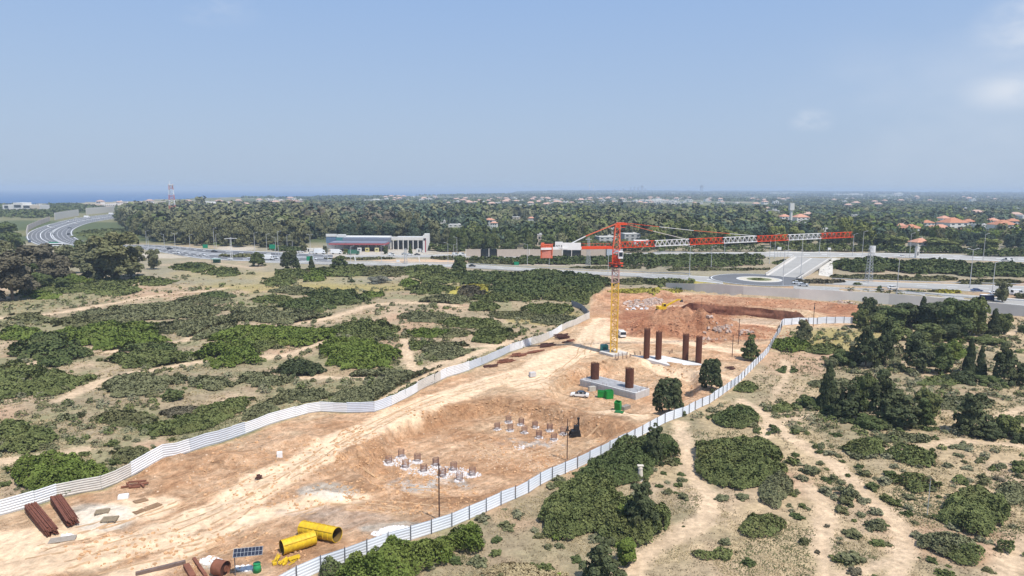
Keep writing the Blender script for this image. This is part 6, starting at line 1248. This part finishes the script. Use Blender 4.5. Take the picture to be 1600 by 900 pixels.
TK = [  # left field
((250,488,125,17,4),'grey','long grey green thicket just below the pale sand track at the left',1.8),((180,525,95,24,0),'green','bright green thicket in the middle of the left field',2.2),((320,513,90,18,5),'grey','grey green thicket right of the bright green one in the left field',1.8),((525,465,48,15,-8),'dark','dark green thicket behind the sandy fork at the centre left',2.2),((490,476,55,12,0),'dark','dark thicket just below the fork thicket',2),((425,495,82,16,0),'grey','grey green wide thicket above the sandy strip at the centre left',1.8),((352,555,55,24,0),'green','bright green thicket with tall stems in the left field centre',2.6),((235,560,90,17,3),'mid','mid green strip shaped thicket left of the tall stemmed one',1.8),((75,547,65,26,0),'dark','dark green thicket at the left, upper of two big ones',2.4),((88,597,58,24,5),'mid','green and silvery thicket at the left below the dark one',2.2),((15,592,45,28,30),'mid','thicket cut by the left edge at mid height',2),
((215,602,75,22,8),'grey','oval grey thicket in the left field beside the round dark bush',1.8),((338,597,48,14,0),'grey','flat grey thicket right of the round dark bush',1.6),((430,526,110,22,2),'green','long vivid green thicket left of centre',2.4),((565,516,62,17,0),'mid','green thicket with a silvery shrub, right of the long vivid one',2),((560,556,72,30,0),'green','big rounded vivid green thicket at the centre left',2.6),((472,579,50,18,0),'blackish','almost black thicket left below the big rounded one',2),((410,592,60,14,0),'grey','pale grey thicket left of the almost black one',1.5),((665,520,38,9,0),'green','small bright green thicket right of the silvery shrub',1.4),((772,524,46,14,0),'mid','oval green thicket near the far hoarding',1.6),((735,505,50,10,0),'mid','flat olive thicket behind the oval one near the far hoarding',1.4),((665,497,42,10,0),'grey','flat grey thicket among dry grass in the centre',1.2),((690,548,50,17,0),'grey','grey thicket above the sandy strip beside the hoarding',1.3),((640,602,75,13,28),'grey','slanting grey green thicket directly behind the hoarding bend',1.6),((470,618,50,16,0),'grey','grey thicket above the hoarding corner at the left',1.5),((560,618,60,14,20),'grey','slanting thicket leading down to the hoarding corner',1.5),((580,585,60,12,0),'grey','low grey thicket under the big rounded vivid one',1.2),
((25,680,55,26,0),'mid','green thicket at the left edge above the bright near one',2),((85,741,92,34,0),'green','big bright green thicket at the lower left behind the hoarding',3),((110,655,32,12,0),'grey','small grey thicket above the left hoarding',1.4),((185,708,40,14,0),'olive','low olive thicket at the left behind the hoarding',1.2),((270,666,62,18,10),'mid','green thicket beside the hoarding at the left third',1.6),((195,655,50,14,0),'olive','olive thicket left of the hoarding thicket',1.2),((350,640,60,16,20),'mid','green thicket just above the hoarding, left of its corner',1.5),((300,645,50,12,0),'brown','brownish low thicket left of the hoarding corner',1),((420,632,50,12,30),'grey','grey thicket above the hoarding where it climbs',1.4),((240,545,60,12,0),'dark','dark strip thicket in the left field',1.8),((30,520,40,16,0),'green','green thicket at the left edge under the track',1.8),((130,505,60,10,0),'olive','olive thicket under the long grey one',1.2),
((400,535,50,16,0),'mid','green hump at the left of the big rounded thicket',2),((95,445,60,14,0),'mid','green undergrowth below the left tree group',1.5),((165,448,60,15,0),'mid','bright undergrowth below the large olive eucalyptus',2),((60,460,40,8,0),'green','flat green undergrowth at the left below the trees',1),((230,440,40,8,0),'mid','undergrowth right of the large olive eucalyptus',1.4),((340,462,26,7,0),'dark','dark bush on the dry slope by the sand track',1.8),((320,470,45,9,0),'grey','grey thicket below the dark bush by the sand track',1.2),((345,425,32,8,0),'mid','green patch between the two sand tracks',1.3),((300,418,34,8,0),'mid','greenery in front of the bus shelter',1.4),
((455,428,40,9,0),'mid','green bushes between the sandy road and the golden slope',2),((495,430,24,11,0),'green','bright green rounded thicket below the narrow conifer',2),((545,423,50,10,0),'mid','row of green bushes along the near road, left part',2),((600,425,50,10,0),'olive','row of olive bushes along the near road, second part',2),((660,424,45,10,0),'mid','row of green bushes along the near road, middle part',2.2),((700,432,45,12,0),'mid','dense bushes below the lone road tree',2.4),((760,435,60,12,0),'dark','dark dense trees along the near road left of the crane',3.4),((850,438,60,17,0),'dark','dark dense clump of trees behind the far hoarding',4),((910,445,46,16,0),'dark','dark trees touching the crane mast from the left',4),((820,450,60,14,0),'dark','dark belt of trees above the far hoarding',3.2),((895,462,45,13,0),'mid','greener bushes below the dark trees at the crane',2.6),((640,443,14,8,0),'green','small round bright green bush at the golden slope',2.4),((670,452,40,9,0),'mid','green bushes right of the small round bright one',2),((735,455,22,9,0),'brown','reddish brown bush among the green ones',2.2),((690,468,45,9,0),'grey','grey green thicket above the sandy strip in the centre',1.6),((755,478,24,8,0),'mid','small dark thicket at the right of the sandy strip',1.8),((580,461,18,6,0),'green','small bright green patch on the dry slope',1.2),((860,484,44,11,0),'mid','green hedge in the corner of the dark return hoarding',2.4),((865,499,40,8,0),'grey','grey low bushes below the corner hedge',1.2),((790,465,50,9,0),'mid','green bushes in front of the dark belt',2),((815,492,50,9,0),'olive','low olive thicket beyond the far hoarding',1),((1040,441,42,6,0),'mid','green bushes between crane and retaining wall',2),((990,440,34,6,0),'olive','olive bushes right of the crane below the road',1.6),((1003,455,60,4,0),'yellow','yellow flowering weeds on the bank right of the crane',1),((900,462,30,8,0),'yellow','yellow flowering weeds at the foot of the dark trees',1.2),((745,450,35,7,0),'yellow','yellow flowering weeds among bushes at centre',1),
((430,440,30,8,0),'mid','bushes at the sandy road head',1.5),((460,455,40,7,0),'grey','grey thicket on the slope left of the fork thicket',1.2),((45,497,40,10,0),'olive','olive patch at the left under the sand track',1),((420,468,35,8,0),'mid','green thicket right of the sand track slope',1.5),((650,540,30,10,0),'mid','thicket between two sandy strips',1.3),((700,520,40,9,0),'olive','low olive shrubs left of the oval thicket',1),
# right field
((1155,722,87,41,0),'mid','large oval dark green thicket right of the near fence',2.2),((905,790,75,48,35),'mid','huge dark green thicket along the near right fence',2.4),((975,722,82,36,25),'dark','upper part of the near fence thicket under the leaning tree',2.6),((985,812,70,44,0),'mid','lower right part of the near fence thicket around the big pine',2.4),((985,800,40,24,-20),'green','bright green patch of shrubs below the big pine',2.6),((640,878,125,42,22),'green','big bright leafy thicket outside the fence at the bottom',3.4),((700,850,62,34,20),'green','upper right lobe of the bottom leafy thicket',3.6),((560,893,70,22,20),'dark','dark lobe of the bottom leafy thicket nearest the fence end',3),((820,898,90,20,0),'straw','dry straw coloured grass at the bottom centre',.5),((868,840,14,12,0),'green','small bright shrub left of the huge fence thicket',1.8),((872,897,22,8,0),'lime','lime green shrub at the bottom edge',1.6),
((1147,653,39,18,0),'dark','oval dark green thicket between the two footpaths',1.8),((1218,636,30,11,0),'mid','green thicket right of the oval between footpaths',1.5),((1202,672,25,9,0),'dark','small dark thicket above the large oval one',1.3),((1240,540,34,12,0),'green','bright green flat thicket in the corner of the fence',2),((1280,545,30,10,0),'mid','grass green bush right of the bright corner thicket',1.2),((1165,604,24,10,0),'mid','green bush along the far right fence',1.4),((1230,578,16,6,0),'dark','small flat dark bush in the dry field',1),((1355,698,36,19,0),'mid','rounded green thicket in the right field centre',2.2),((1425,712,48,17,-15),'mid','elongated green thicket right of the rounded one',1.8),((1430,755,55,20,-15),'mid','green thicket above the thin metal pole',2),((1520,795,70,42,-12),'mid','large dense green thicket right of the thin metal pole',2.6),((1478,848,52,24,-15),'grey','grey green thicket along the lower footpath',2.2),((1500,865,40,15,-15),'mid','lower right lobe of the footpath thicket',2),((1580,770,40,24,0),'grey','grey thicket at the right edge',1.8),((1590,855,26,16,0),'mid','thicket at the lower right edge',1.8),((1470,795,20,9,0),'lime','yellow green flowering bush beside the thin pole',1.6),((1500,748,26,14,0),'mid','green bush right above the dense thicket',1.6),((1380,812,2,2,0),'mid','tiny shrub by the path',.6),
((1470,595,45,9,0),'mid','low green strip beneath the right conifers',1),((1500,630,70,12,0),'grey','pale grey green scrub between near clump and lone conifer',.9),((1400,684,50,9,0),'grey','dark grey twiggy scrub below the near conifer clump',1),((1490,545,20,18,0),'green','light green bushes between the conifers',1.6),((1400,560,14,30,0),'grey','scrub between the dark conifer pair and the middle one',1.4),((1300,600,40,8,0),'grey','grey scrub above the near conifer clump',1),((1190,820,32,18,0),'mid','green thicket below the large oval one',1.8),((1120,865,42,17,0),'mid','green thicket near the bottom edge between paths',1.6),((1215,760,26,32,0),'grey','grey thicket at the right flank of the large oval one',1.8),((1420,640,10,8,0),'mid','small bush beside the near clump',1.2)]
HEDGE = [((1120,421,80,2.6,0),'olive','low olive scrub on the verge left of the roundabout',1.4),((960,418,70,2.4,0),'olive','low scrub on the verge behind the crane mast',1.2),((1225,411,14,6,0),'mid','green scrub left of the bridge ramp',1.5),((1090,391.5,125,2.6,0),'dark','dark undergrowth at the foot of the wood behind the jib',5),((1300,391,90,2.4,0),'mid','green undergrowth at the foot of the wood behind the bridge',5),((1450,393.5,80,2.6,0),'dark','dark undergrowth at the foot of the wood under the red roofs',5),((1570,399,60,2.6,0),'dark','dark undergrowth at the foot of the wood at the right edge',5),((700,391,30,3,0),'dark','dark undergrowth right of the filling station',5),((845,408,115,6,0),'dark','dark hedge belt along the far road left of the crane',4),((1010,403,60,5.5,0),'dark','dark hedge, upper row right of the crane',3.6),((1100,403,95,5.5,0),'dark','dark hedge, upper row left of the bridge',3.4),((1070,412,120,6,0),'dark','dark hedge, lower row left of the bridge',3.4),((930,408,55,6,0),'dark','dark hedge behind the crane mast',3.6),((1350,415,54,11,0),'dark','dense dark hedge right of the bridge, left third',5),((1450,418,72,11,0),'dark','dense dark hedge right of the bridge, middle part',4.5),((1550,423,72,11,0),'dark','dense dark hedge right of the bridge, right part',4.5),((1650,428,60,8,0),'dark','dense dark hedge running out at the right edge',4.5),((1280,440,45,3.5,0),'brown','brown shrubs at the foot of the bridge',1.8),((1360,433,60,4,0),'olive','olive scrub on the sandy verge right of the pylon',1.6),((1450,436,60,4,0),'olive','olive scrub on the sandy verge, middle part',1.6),((1550,441,60,4,0),'olive','olive scrub on the sandy verge at the right',1.6),((1440,455,60,1.8,0),'olive','weeds on the median of the dual road',1.0),((1480,456,20,3,0),'yellow','yellow weeds on the median at the right',1.2),((1370,459,50,1.8,0),'olive','low planting strip in front of the dual road',.9),((1186,437,13,2.4,0),'mid','low green planting on the roundabout island',.8),((700,404,25,2.5,0),'olive','shrubs on the verge below the noise wall',2),((560,404,60,2.2,0),'olive','grey green weeds below the filling station',1.2),((780,410,50,4,0),'olive','scrub between the two roads left of the crane',2.2),((380,400,40,2.5,0),'olive','roadside scrub before the motorway',1.6),((450,390,30,3,0),'dark','dark shrubs on the gravel left of the station',3),((350,379,26,4,0),'green','fresh green field strip behind the motorway lamps',.8),((170,365,40,8,0),'mid','green meadow bushes inside the motorway bend',1),((100,326,50,8,0),'dark','dark trees between the motorway and the white institute',7),((50,333,50,8,0),'dark','dark trees in front of the white institute',7),((10,328,30,6,0),'dark','dark trees at the left edge below the sea',6)]
for e, k, l, h_ in TK+HEDGE: thicket(e, k, l, h_)
# ---- single shrubs
SHP = {}
def shrub(loc, w_, h_, col_, label, group=None, fine=1):
    key = (col_, fine, rnd.randrange(3))
    me, _ = tree_proto('shrub', col_, fine, key[2]); o = bpy.data.objects.new('shrub', me); C.objects.link(o); o.location = loc; o.rotation_euler = (0, 0, rnd.uniform(0, 6.28)); o.scale = (w_, w_*rnd.uniform(.8, 1.2), h_); return tag(o, label, 'shrub', group)
NS = [(270,624,34,26,'dark','dark round bush alone on the sand in the left field'),(1265,740,28,22,'grey','grey green bush left of the main footpath fork'),(1325,776,30,32,'grey','conical grey green bush on the main footpath'),(1325,744,10,8,'dark','small dark bush on top of the conical one'),(1366,826,26,30,'grey','grey bush inside the bend of the main footpath'),(1328,878,36,26,'grey','wide grey bush at the bottom between two paths'),(1257,850,18,20,'olive','brown green bush between the sandy paths near the bottom'),(1277,864,10,10,'brown','small brown bush at the sandy fork'),(1311,850,9,8,'brown','small dark bush right of the sandy fork'),(1292,823,9,8,'brown','tiny bush on the pale sand spot'),(1335,895,24,14,'brown','brown bush cut by the bottom edge'),(1560,860,14,18,'olive','olive bush beside the lower right path'),(1545,893,18,12,'olive','twiggy plant at the bottom right'),(1281,700,16,16,'grey','grey round bush along the footpath'),(1310,714,12,8,'olive','flat olive bush right of the footpath'),(1248,672,22,12,'grey','grey bush beside the upper footpath'),(1280,708,10,12,'dark','green bush at the footpath edge'),(1062,760,10,12,'dark','dark round bush on the path left of the big oval'),(1065,742,12,8,'dark','small flat dark bush above it'),(1044,770,16,12,'olive','dry olive bush beside the huge fence thicket'),(1068,778,18,14,'grey','pale grey bush on the path edge'),(1128,780,22,12,'grey','pale sage bush below the large oval thicket, left one'),(1160,778,22,14,'grey','pale sage bush below the large oval thicket, right one'),(1132,850,20,18,'grey','grey bush above the bottom thicket between paths'),(1170,882,22,18,'dark','green bush at the bottom between the paths'),(1068,823,5,5,'blackish','tiny dark spot bush on the sandy path'),(1530,722,16,12,'olive','olive bush below the pale path at the right'),(1562,730,18,12,'grey','grey bush near the pale path at the right edge'),(1590,728,20,16,'dark','dark bush at the right edge under the pale path'),(1500,700,30,10,'grey','grey scrubby bush along the pale path'),(1560,750,18,10,'brown','brownish bush right above the grey edge thicket'),(1350,676,14,8,'grey','grey small bush left of the rounded thicket'),(1390,618,10,8,'mid','small bush at the clump')]
for a in NS:
    p = G(a[0], a[1]); s_ = pxm(p); p.z -= .1; shrub(p, a[2]/s_*1.05, a[3]/s_*.95, a[4], a[5], fine=0)
# ---- random small shrubs of the open field
def field_ok(x, y, margin=1.0):
    s_ = sdf(x, y, SITE); ok = s_ < -2.2
    yw = np.interp(x, [p[0] for p in WALL], [p[1] for p in WALL]); ok &= (y < np.where(x > 60, yw-3, np.where(x > -60, 372, 410))) 
    for pl, wd in TRACKS: ok &= seg_dist(x, y, pl) > wd/2+margin
    return ok
N0 = 30000; yy = rg.uniform(415, 905, N0); xx_ = rg.uniform(-30, 1630, N0)
Wp = Gv(xx_, yy); dens = fbm(Wp[:, 0], Wp[:, 1], 16, 4, 101); Dp = np.hypot(Wp[:, 0], Wp[:, 1])
keep = field_ok(Wp[:, 0], Wp[:, 1]) & (dens+rg.uniform(-.09, .09, N0) > .56) & (Dp < 430)
Wp = Wp[keep]; Dp = Dp[keep]
cell = {}; sel = []
for i, q in enumerate(Wp):
    k = (int(q[0]/3.2), int(q[1]/3.2))
    if k in cell: continue
    cell[k] = 1; sel.append(i)
Wp = Wp[sel]; Dp = Dp[sel]; order = np.argsort(Dp); print('shrub candidates', len(Wp))
kinds = ['grey', 'olive', 'mid', 'sage', 'sage', 'dark']; 
for j, i in enumerate(order[:290]):
    q = Wp[i]; k = kinds[rnd.randrange(6)]; w_ = rnd.uniform(.9, 2.6)*rnd.choice((.7, 1, 1)); side = 'right' if q[0] > 0 else 'left'
    shrub((q[0], q[1], q[2]-.1), w_, w_*rnd.uniform(.45, .75), k, 'small %s low shrub scattered on the dry sandy field %s' % ({'grey': 'grey green', 'olive': 'olive', 'mid': 'green', 'sage': 'pale sage', 'dark': 'dark green'}[k], 'outside the fence'), 'small %s shrubs scattered on the field' % k, fine=3)
# the others and low ground cover as one mass each
Vs = []; Fs = []; vv = []; nb = 0
def bake(points, wmin, wmax, name, kind, label, per=26, hk=.55):
    Ps = []; Ns = []; Ls = []; Vv = []
    for q in points:
        w_ = rnd.uniform(wmin, wmax); D_ = math.hypot(q[0], q[1]); lf_ = max(.16, D_*.0019); n = int(min(per*3, max(6, 3.0*w_*w_*.6/(lf_*lf_)))); d = sph(n); d[:, 2] = np.abs(d[:, 2])
        Ps.append(q+d*np.array([w_/2, w_/2, w_*hk])*(1-.3*rg.random(n)[:, None])); Ns.append(d+sph(n)*.6+np.array([0, 0, .5])); Ls.append(np.full(n, lf_*1.2)); Vv.append(np.clip(rnd.random()*.6+.2+rg.normal(0, .15, n), 0, 1))
    V, Fq = quads(np.concatenate(Ps), np.concatenate(Ns), np.concatenate(Ls)); return tag(npmesh(name, V, Fq, leaf(kind), var=np.repeat(np.concatenate(Vv), 4)), label, 'scrub', kind='stuff')
rest = [Wp[i] for i in order[290:]]; rnd.shuffle(rest); rest = rest[:5200]
for k, (kd, nm) in enumerate([('grey', 'grey green'), ('olive', 'olive'), ('mid', 'green'), ('sage', 'pale sage')]): bake(rest[k::4], .9, 3.0, 'scrub', kd, 'low %s scrub scattered over the distant field' % nm)
# dry grass tufts
N0 = 110000; yy = 415+(905-415)*rg.random(N0)**.75; xx_ = rg.uniform(-30, 1630, N0); Wp = Gv(xx_, yy); dn = fbm(Wp[:, 0], Wp[:, 1], 9, 4, 111)
ok = field_ok(Wp[:, 0], Wp[:, 1], .6) & (np.hypot(Wp[:, 0], Wp[:, 1]) < 400)
for kd, lo, hi, lab in (('straw', .46, .60, 'dry straw coloured grass tufts on the sandy field'), ('olive', .60, .9, 'olive green grass and herb tufts on the sandy field'), ('weed', .30, .44, 'brown dead weeds on the sandy field')):
    sel = ok & (dn > lo) & (dn < hi) & (rg.random(N0) < (.5 if kd != 'weed' else .12)); Q = Wp[sel]; D_ = np.hypot(Q[:, 0], Q[:, 1]); n = len(Q); k = 5
    Q = np.repeat(Q, k, 0)+rg.normal(size=(n*k, 3))*np.array([.35, .35, 0]); s_ = np.repeat(np.maximum(.14, D_*.0016), k); Q[:, 2] += s_*rg.uniform(.2, .8, n*k); N = sph(n*k)*.8+np.array([0, -.2, .8])
    V, Fq = quads(Q, N, s_); tag(npmesh('grass_tufts', V, Fq, leaf(kd), var=np.repeat(np.clip(rg.normal(.5, .25, n*k), 0, 1), 4)), lab, 'grass', kind='stuff')
# ---- the wood beyond the roads
lowx = [180, 215, 235, 300, 380, 470, 480, 500, 665, 672, 690, 730, 970, 1200, 1400, 1600, 1800]; lowy = [344, 370, 377, 383.5, 387, 386, 376, 374, 374, 384, 391, 393, 396, 393.5, 394, 399, 404]
pts = []; sp = 12.5
yy_ = 480.
while yy_ < 1500:
    x0 = -yy_*.62; 
    while x0 < yy_*.9: pts.append((x0+rnd.uniform(-.4, .4)*sp, yy_+rnd.uniform(-.4, .4)*sp)); x0 += sp
    yy_ += sp*.95; sp *= 1.004
pts = np.array(pts)
def project(x, y, z=0.):
    v = np.stack([x, y, np.full_like(x, z)-H], 1); dz = v@_f; return 800+F*(v@_r)/dz, 450-F*(v@_u)/dz
pxx, pyy = project(pts[:, 0], pts[:, 1]); ly = np.interp(pxx, lowx, lowy)
keep = (pyy < ly) & (pxx > 185) & (pxx < 1700) & (pyy > 318)
clear = (fbm(pts[:, 0], pts[:, 1], 130, 3, 121) > .66) & (pyy < ly-14)
for (cx, cy, rx, ry) in [(765,356,12,3.5),(713,359,14,3),(1425,371,22,5),(1437,391,18,4),(1470,369,24,5),(1487,361,18,4),(1535,362,14,4),(1567,365,24,5),(1592,369,18,4),(1235,349,22,4),(1295,379,18,4),(957,373,9,4),(985,379,16,4),(945,381,14,4),(1005,386,16,3),(250,341,22,3),(550,333,24,2.5),(843,388,4,4),(1597,349,14,4),(877,341,4,3)]: clear |= ((pxx-cx)/rx)**2+((pyy-cy)/ry)**2 < 1
keep &= ~clear; pts = pts[keep]; pxx = pxx[keep]; pyy = pyy[keep]; ly = ly[keep]
zone = fbm(pts[:, 0], pts[:, 1], 75, 3, 131); z2 = fbm(pts[:, 0], pts[:, 1], 22, 2, 132)
def wood_kind(px, zn, zz):
    if px < 480: return ('grey' if zz > .45 else 'olive') if zn > .5 else ('dark' if zz > .5 else 'mid')
    if px < 700: return 'brown' if zn > .66 else ('grey' if zz > .55 else 'teal')
    if px > 1190 and zn > .52: return 'olive' if zz > .45 else 'green'
    return 'teal' if zn < .42 else ('dark' if zn < .55 else ('mid' if zz > .5 else 'grey'))
order = np.argsort(ly-pyy); NIND = 280; front = set(order[:NIND].tolist())
WLAB = {'grey': 'grey green eucalyptus standing in the front of the long wood beyond the roads', 'brown': 'brownish tree standing in the front of the long wood beyond the roads', 'olive': 'olive green tree standing in the front of the long wood beyond the roads', 'teal': 'dark bluish green tree standing in the front of the long wood beyond the roads', 'dark': 'dark green tree standing in the front of the long wood beyond the roads', 'mid': 'mid green tree standing in the front of the long wood beyond the roads', 'green': 'fresh green tree standing in the front of the long wood beyond the roads'}
masses = {}
for i in range(len(pts)):
    k = wood_kind(pxx[i], zone[i], z2[i]); x, y = pts[i]; hh_ = rnd.uniform(9.5, 17)*(1.15 if pxx[i] < 760 else 1.0)*(.8+.5*zone[i]); 
    if pxx[i] > 1190: hh_ *= .85
    if rnd.random() < .10: hh_ *= 1.35
    elif rnd.random() < .25: hh_ *= .72
    w_ = rnd.uniform(11, 19)
    for hx_, hy_, hw_ in HOUSES:
        if abs(pxx[i]-hx_) < hw_/2+7 and pyy[i] > hy_-1:
            hh_ = min(hh_, max(3.5, (pyy[i]-hy_+1.0)*math.hypot(x, y)/F)); w_ = min(w_, 9)
    if i in front: tree((x, y, hz(x, y)), w_, hh_, rnd.choice(('euca', 'euca', 'round') if k in ('grey', 'brown') else ('round', 'dense', 'euca', 'round', 'cypress')), k, WLAB[k], 1, '%s trees in the front of the wood' % WLAB[k].split(' tree')[0].split(' eucal')[0])
    else: masses.setdefault(k, []).append((x, y, hz(x, y), w_, hh_))
def wood_mass(items, kind, name, label, quse):
    n_t = len(items); A_ = np.array(items); D_ = np.hypot(A_[:, 0], A_[:, 1]); nq = quse(D_).astype(int); idx = np.repeat(np.arange(n_t), nq); M_ = len(idx); d = sph(M_); d[:, 2] = np.abs(d[:, 2])*1.0-.12
    w_ = A_[idx, 3]; h_ = A_[idx, 4]; ph = rg.uniform(0, 6.28, n_t)[idx]; bump = 1+.22*np.sin(d[:, 0]*5+ph)*np.sin(d[:, 1]*5+ph*2)+.12*rg.normal(size=M_)
    Q = A_[idx, :3]+np.stack([d[:, 0]*w_/2*bump, d[:, 1]*w_/2*bump, h_*.42+d[:, 2]*h_*.58*bump], 1); size = np.sqrt(2*math.pi*(w_/2)*(h_*.55)/nq[idx])*1.5
    N = d+sph(M_)*.38+np.array([0, 0, .1]); v = np.clip(rg.uniform(.0, 1., n_t)[idx]+rg.normal(0, .15, M_), 0, 1); V, Fq = quads(Q, N, size); return tag(npmesh(name, V, Fq, leaf(kind), var=np.repeat(v, 4)), label, 'wood', kind='stuff')
for k, it in masses.items(): wood_mass(it, k, 'far_wood', 'mass of %s trees filling the wood behind its front rows' % {'teal': 'bluish green', 'grey': 'grey green', 'mid': 'mid green'}.get(k, k), lambda D_: np.clip(90*(700/D_)**1.3, 30, 120))
# beyond: looser tree cover to the horizon
far_items = {}
yy_ = 1400.
while yy_ < 14000:
    s_ = .0125*yy_; x0 = -yy_*.80
    while x0 < yy_*.85:
        x, y = x0+rnd.uniform(-.45, .45)*s_, yy_+rnd.uniform(-.45, .45)*s_; far_items.setdefault(0, []).append((x, y, s_)); x0 += s_
    yy_ += s_*.9
Fi = np.array(far_items[0]); azf = np.arctan2(Fi[:, 0], Fi[:, 1]); Rf = np.hypot(Fi[:, 0], Fi[:, 1]); cst = np.interp(azf, [R(-60), R(-37), R(-30), R(-20), R(-10), R(-4), R(0), R(4), R(60)], [2300, 2500, 2900, 4300, 5200, 6200, 8500, 30000, 30000])
den = fbm(Fi[:, 0], Fi[:, 1]*.6, 420, 3, 141); fx, fy = project(Fi[:, 0], Fi[:, 1])
keep = (Rf < cst*.95) & (den+rg.uniform(-.06, .06, len(Fi)) > np.where(fx < 420, .56, np.where((fx > 1150) & (fy < 322), .53, np.where(fy > 310, .41, .47)))) & ~((fx > 20) & (fx < 345) & (fy > 321))
Fi = Fi[keep]; den = den[keep]; hz_ = hgt(Fi[:, 0], Fi[:, 1]); sel = vn(Fi[:, 0]/300, Fi[:, 1]/300, 7); print('far trees', len(Fi))
for lo, hi, kd, nm in ((0, .35, 'teal', 'bluish'), (.35, .62, 'dark', 'dark'), (.62, 1.1, 'olive', 'olive')):
    m_ = (sel >= lo) & (sel < hi); it = [(a, b_, z_, max(13, s_*.95)*rnd.uniform(.8, 1.3), rnd.uniform(7, 11)) for (a, b_, s_), z_ in zip(Fi[m_], hz_[m_])]
    wood_mass(it, kd, 'distant_trees', '%s tree cover of the far plain towards the horizon' % nm, lambda D_: np.clip(26*(1800/D_)**.8, 7, 30))
# thin smoke rising beyond the power station is left to the sky haze
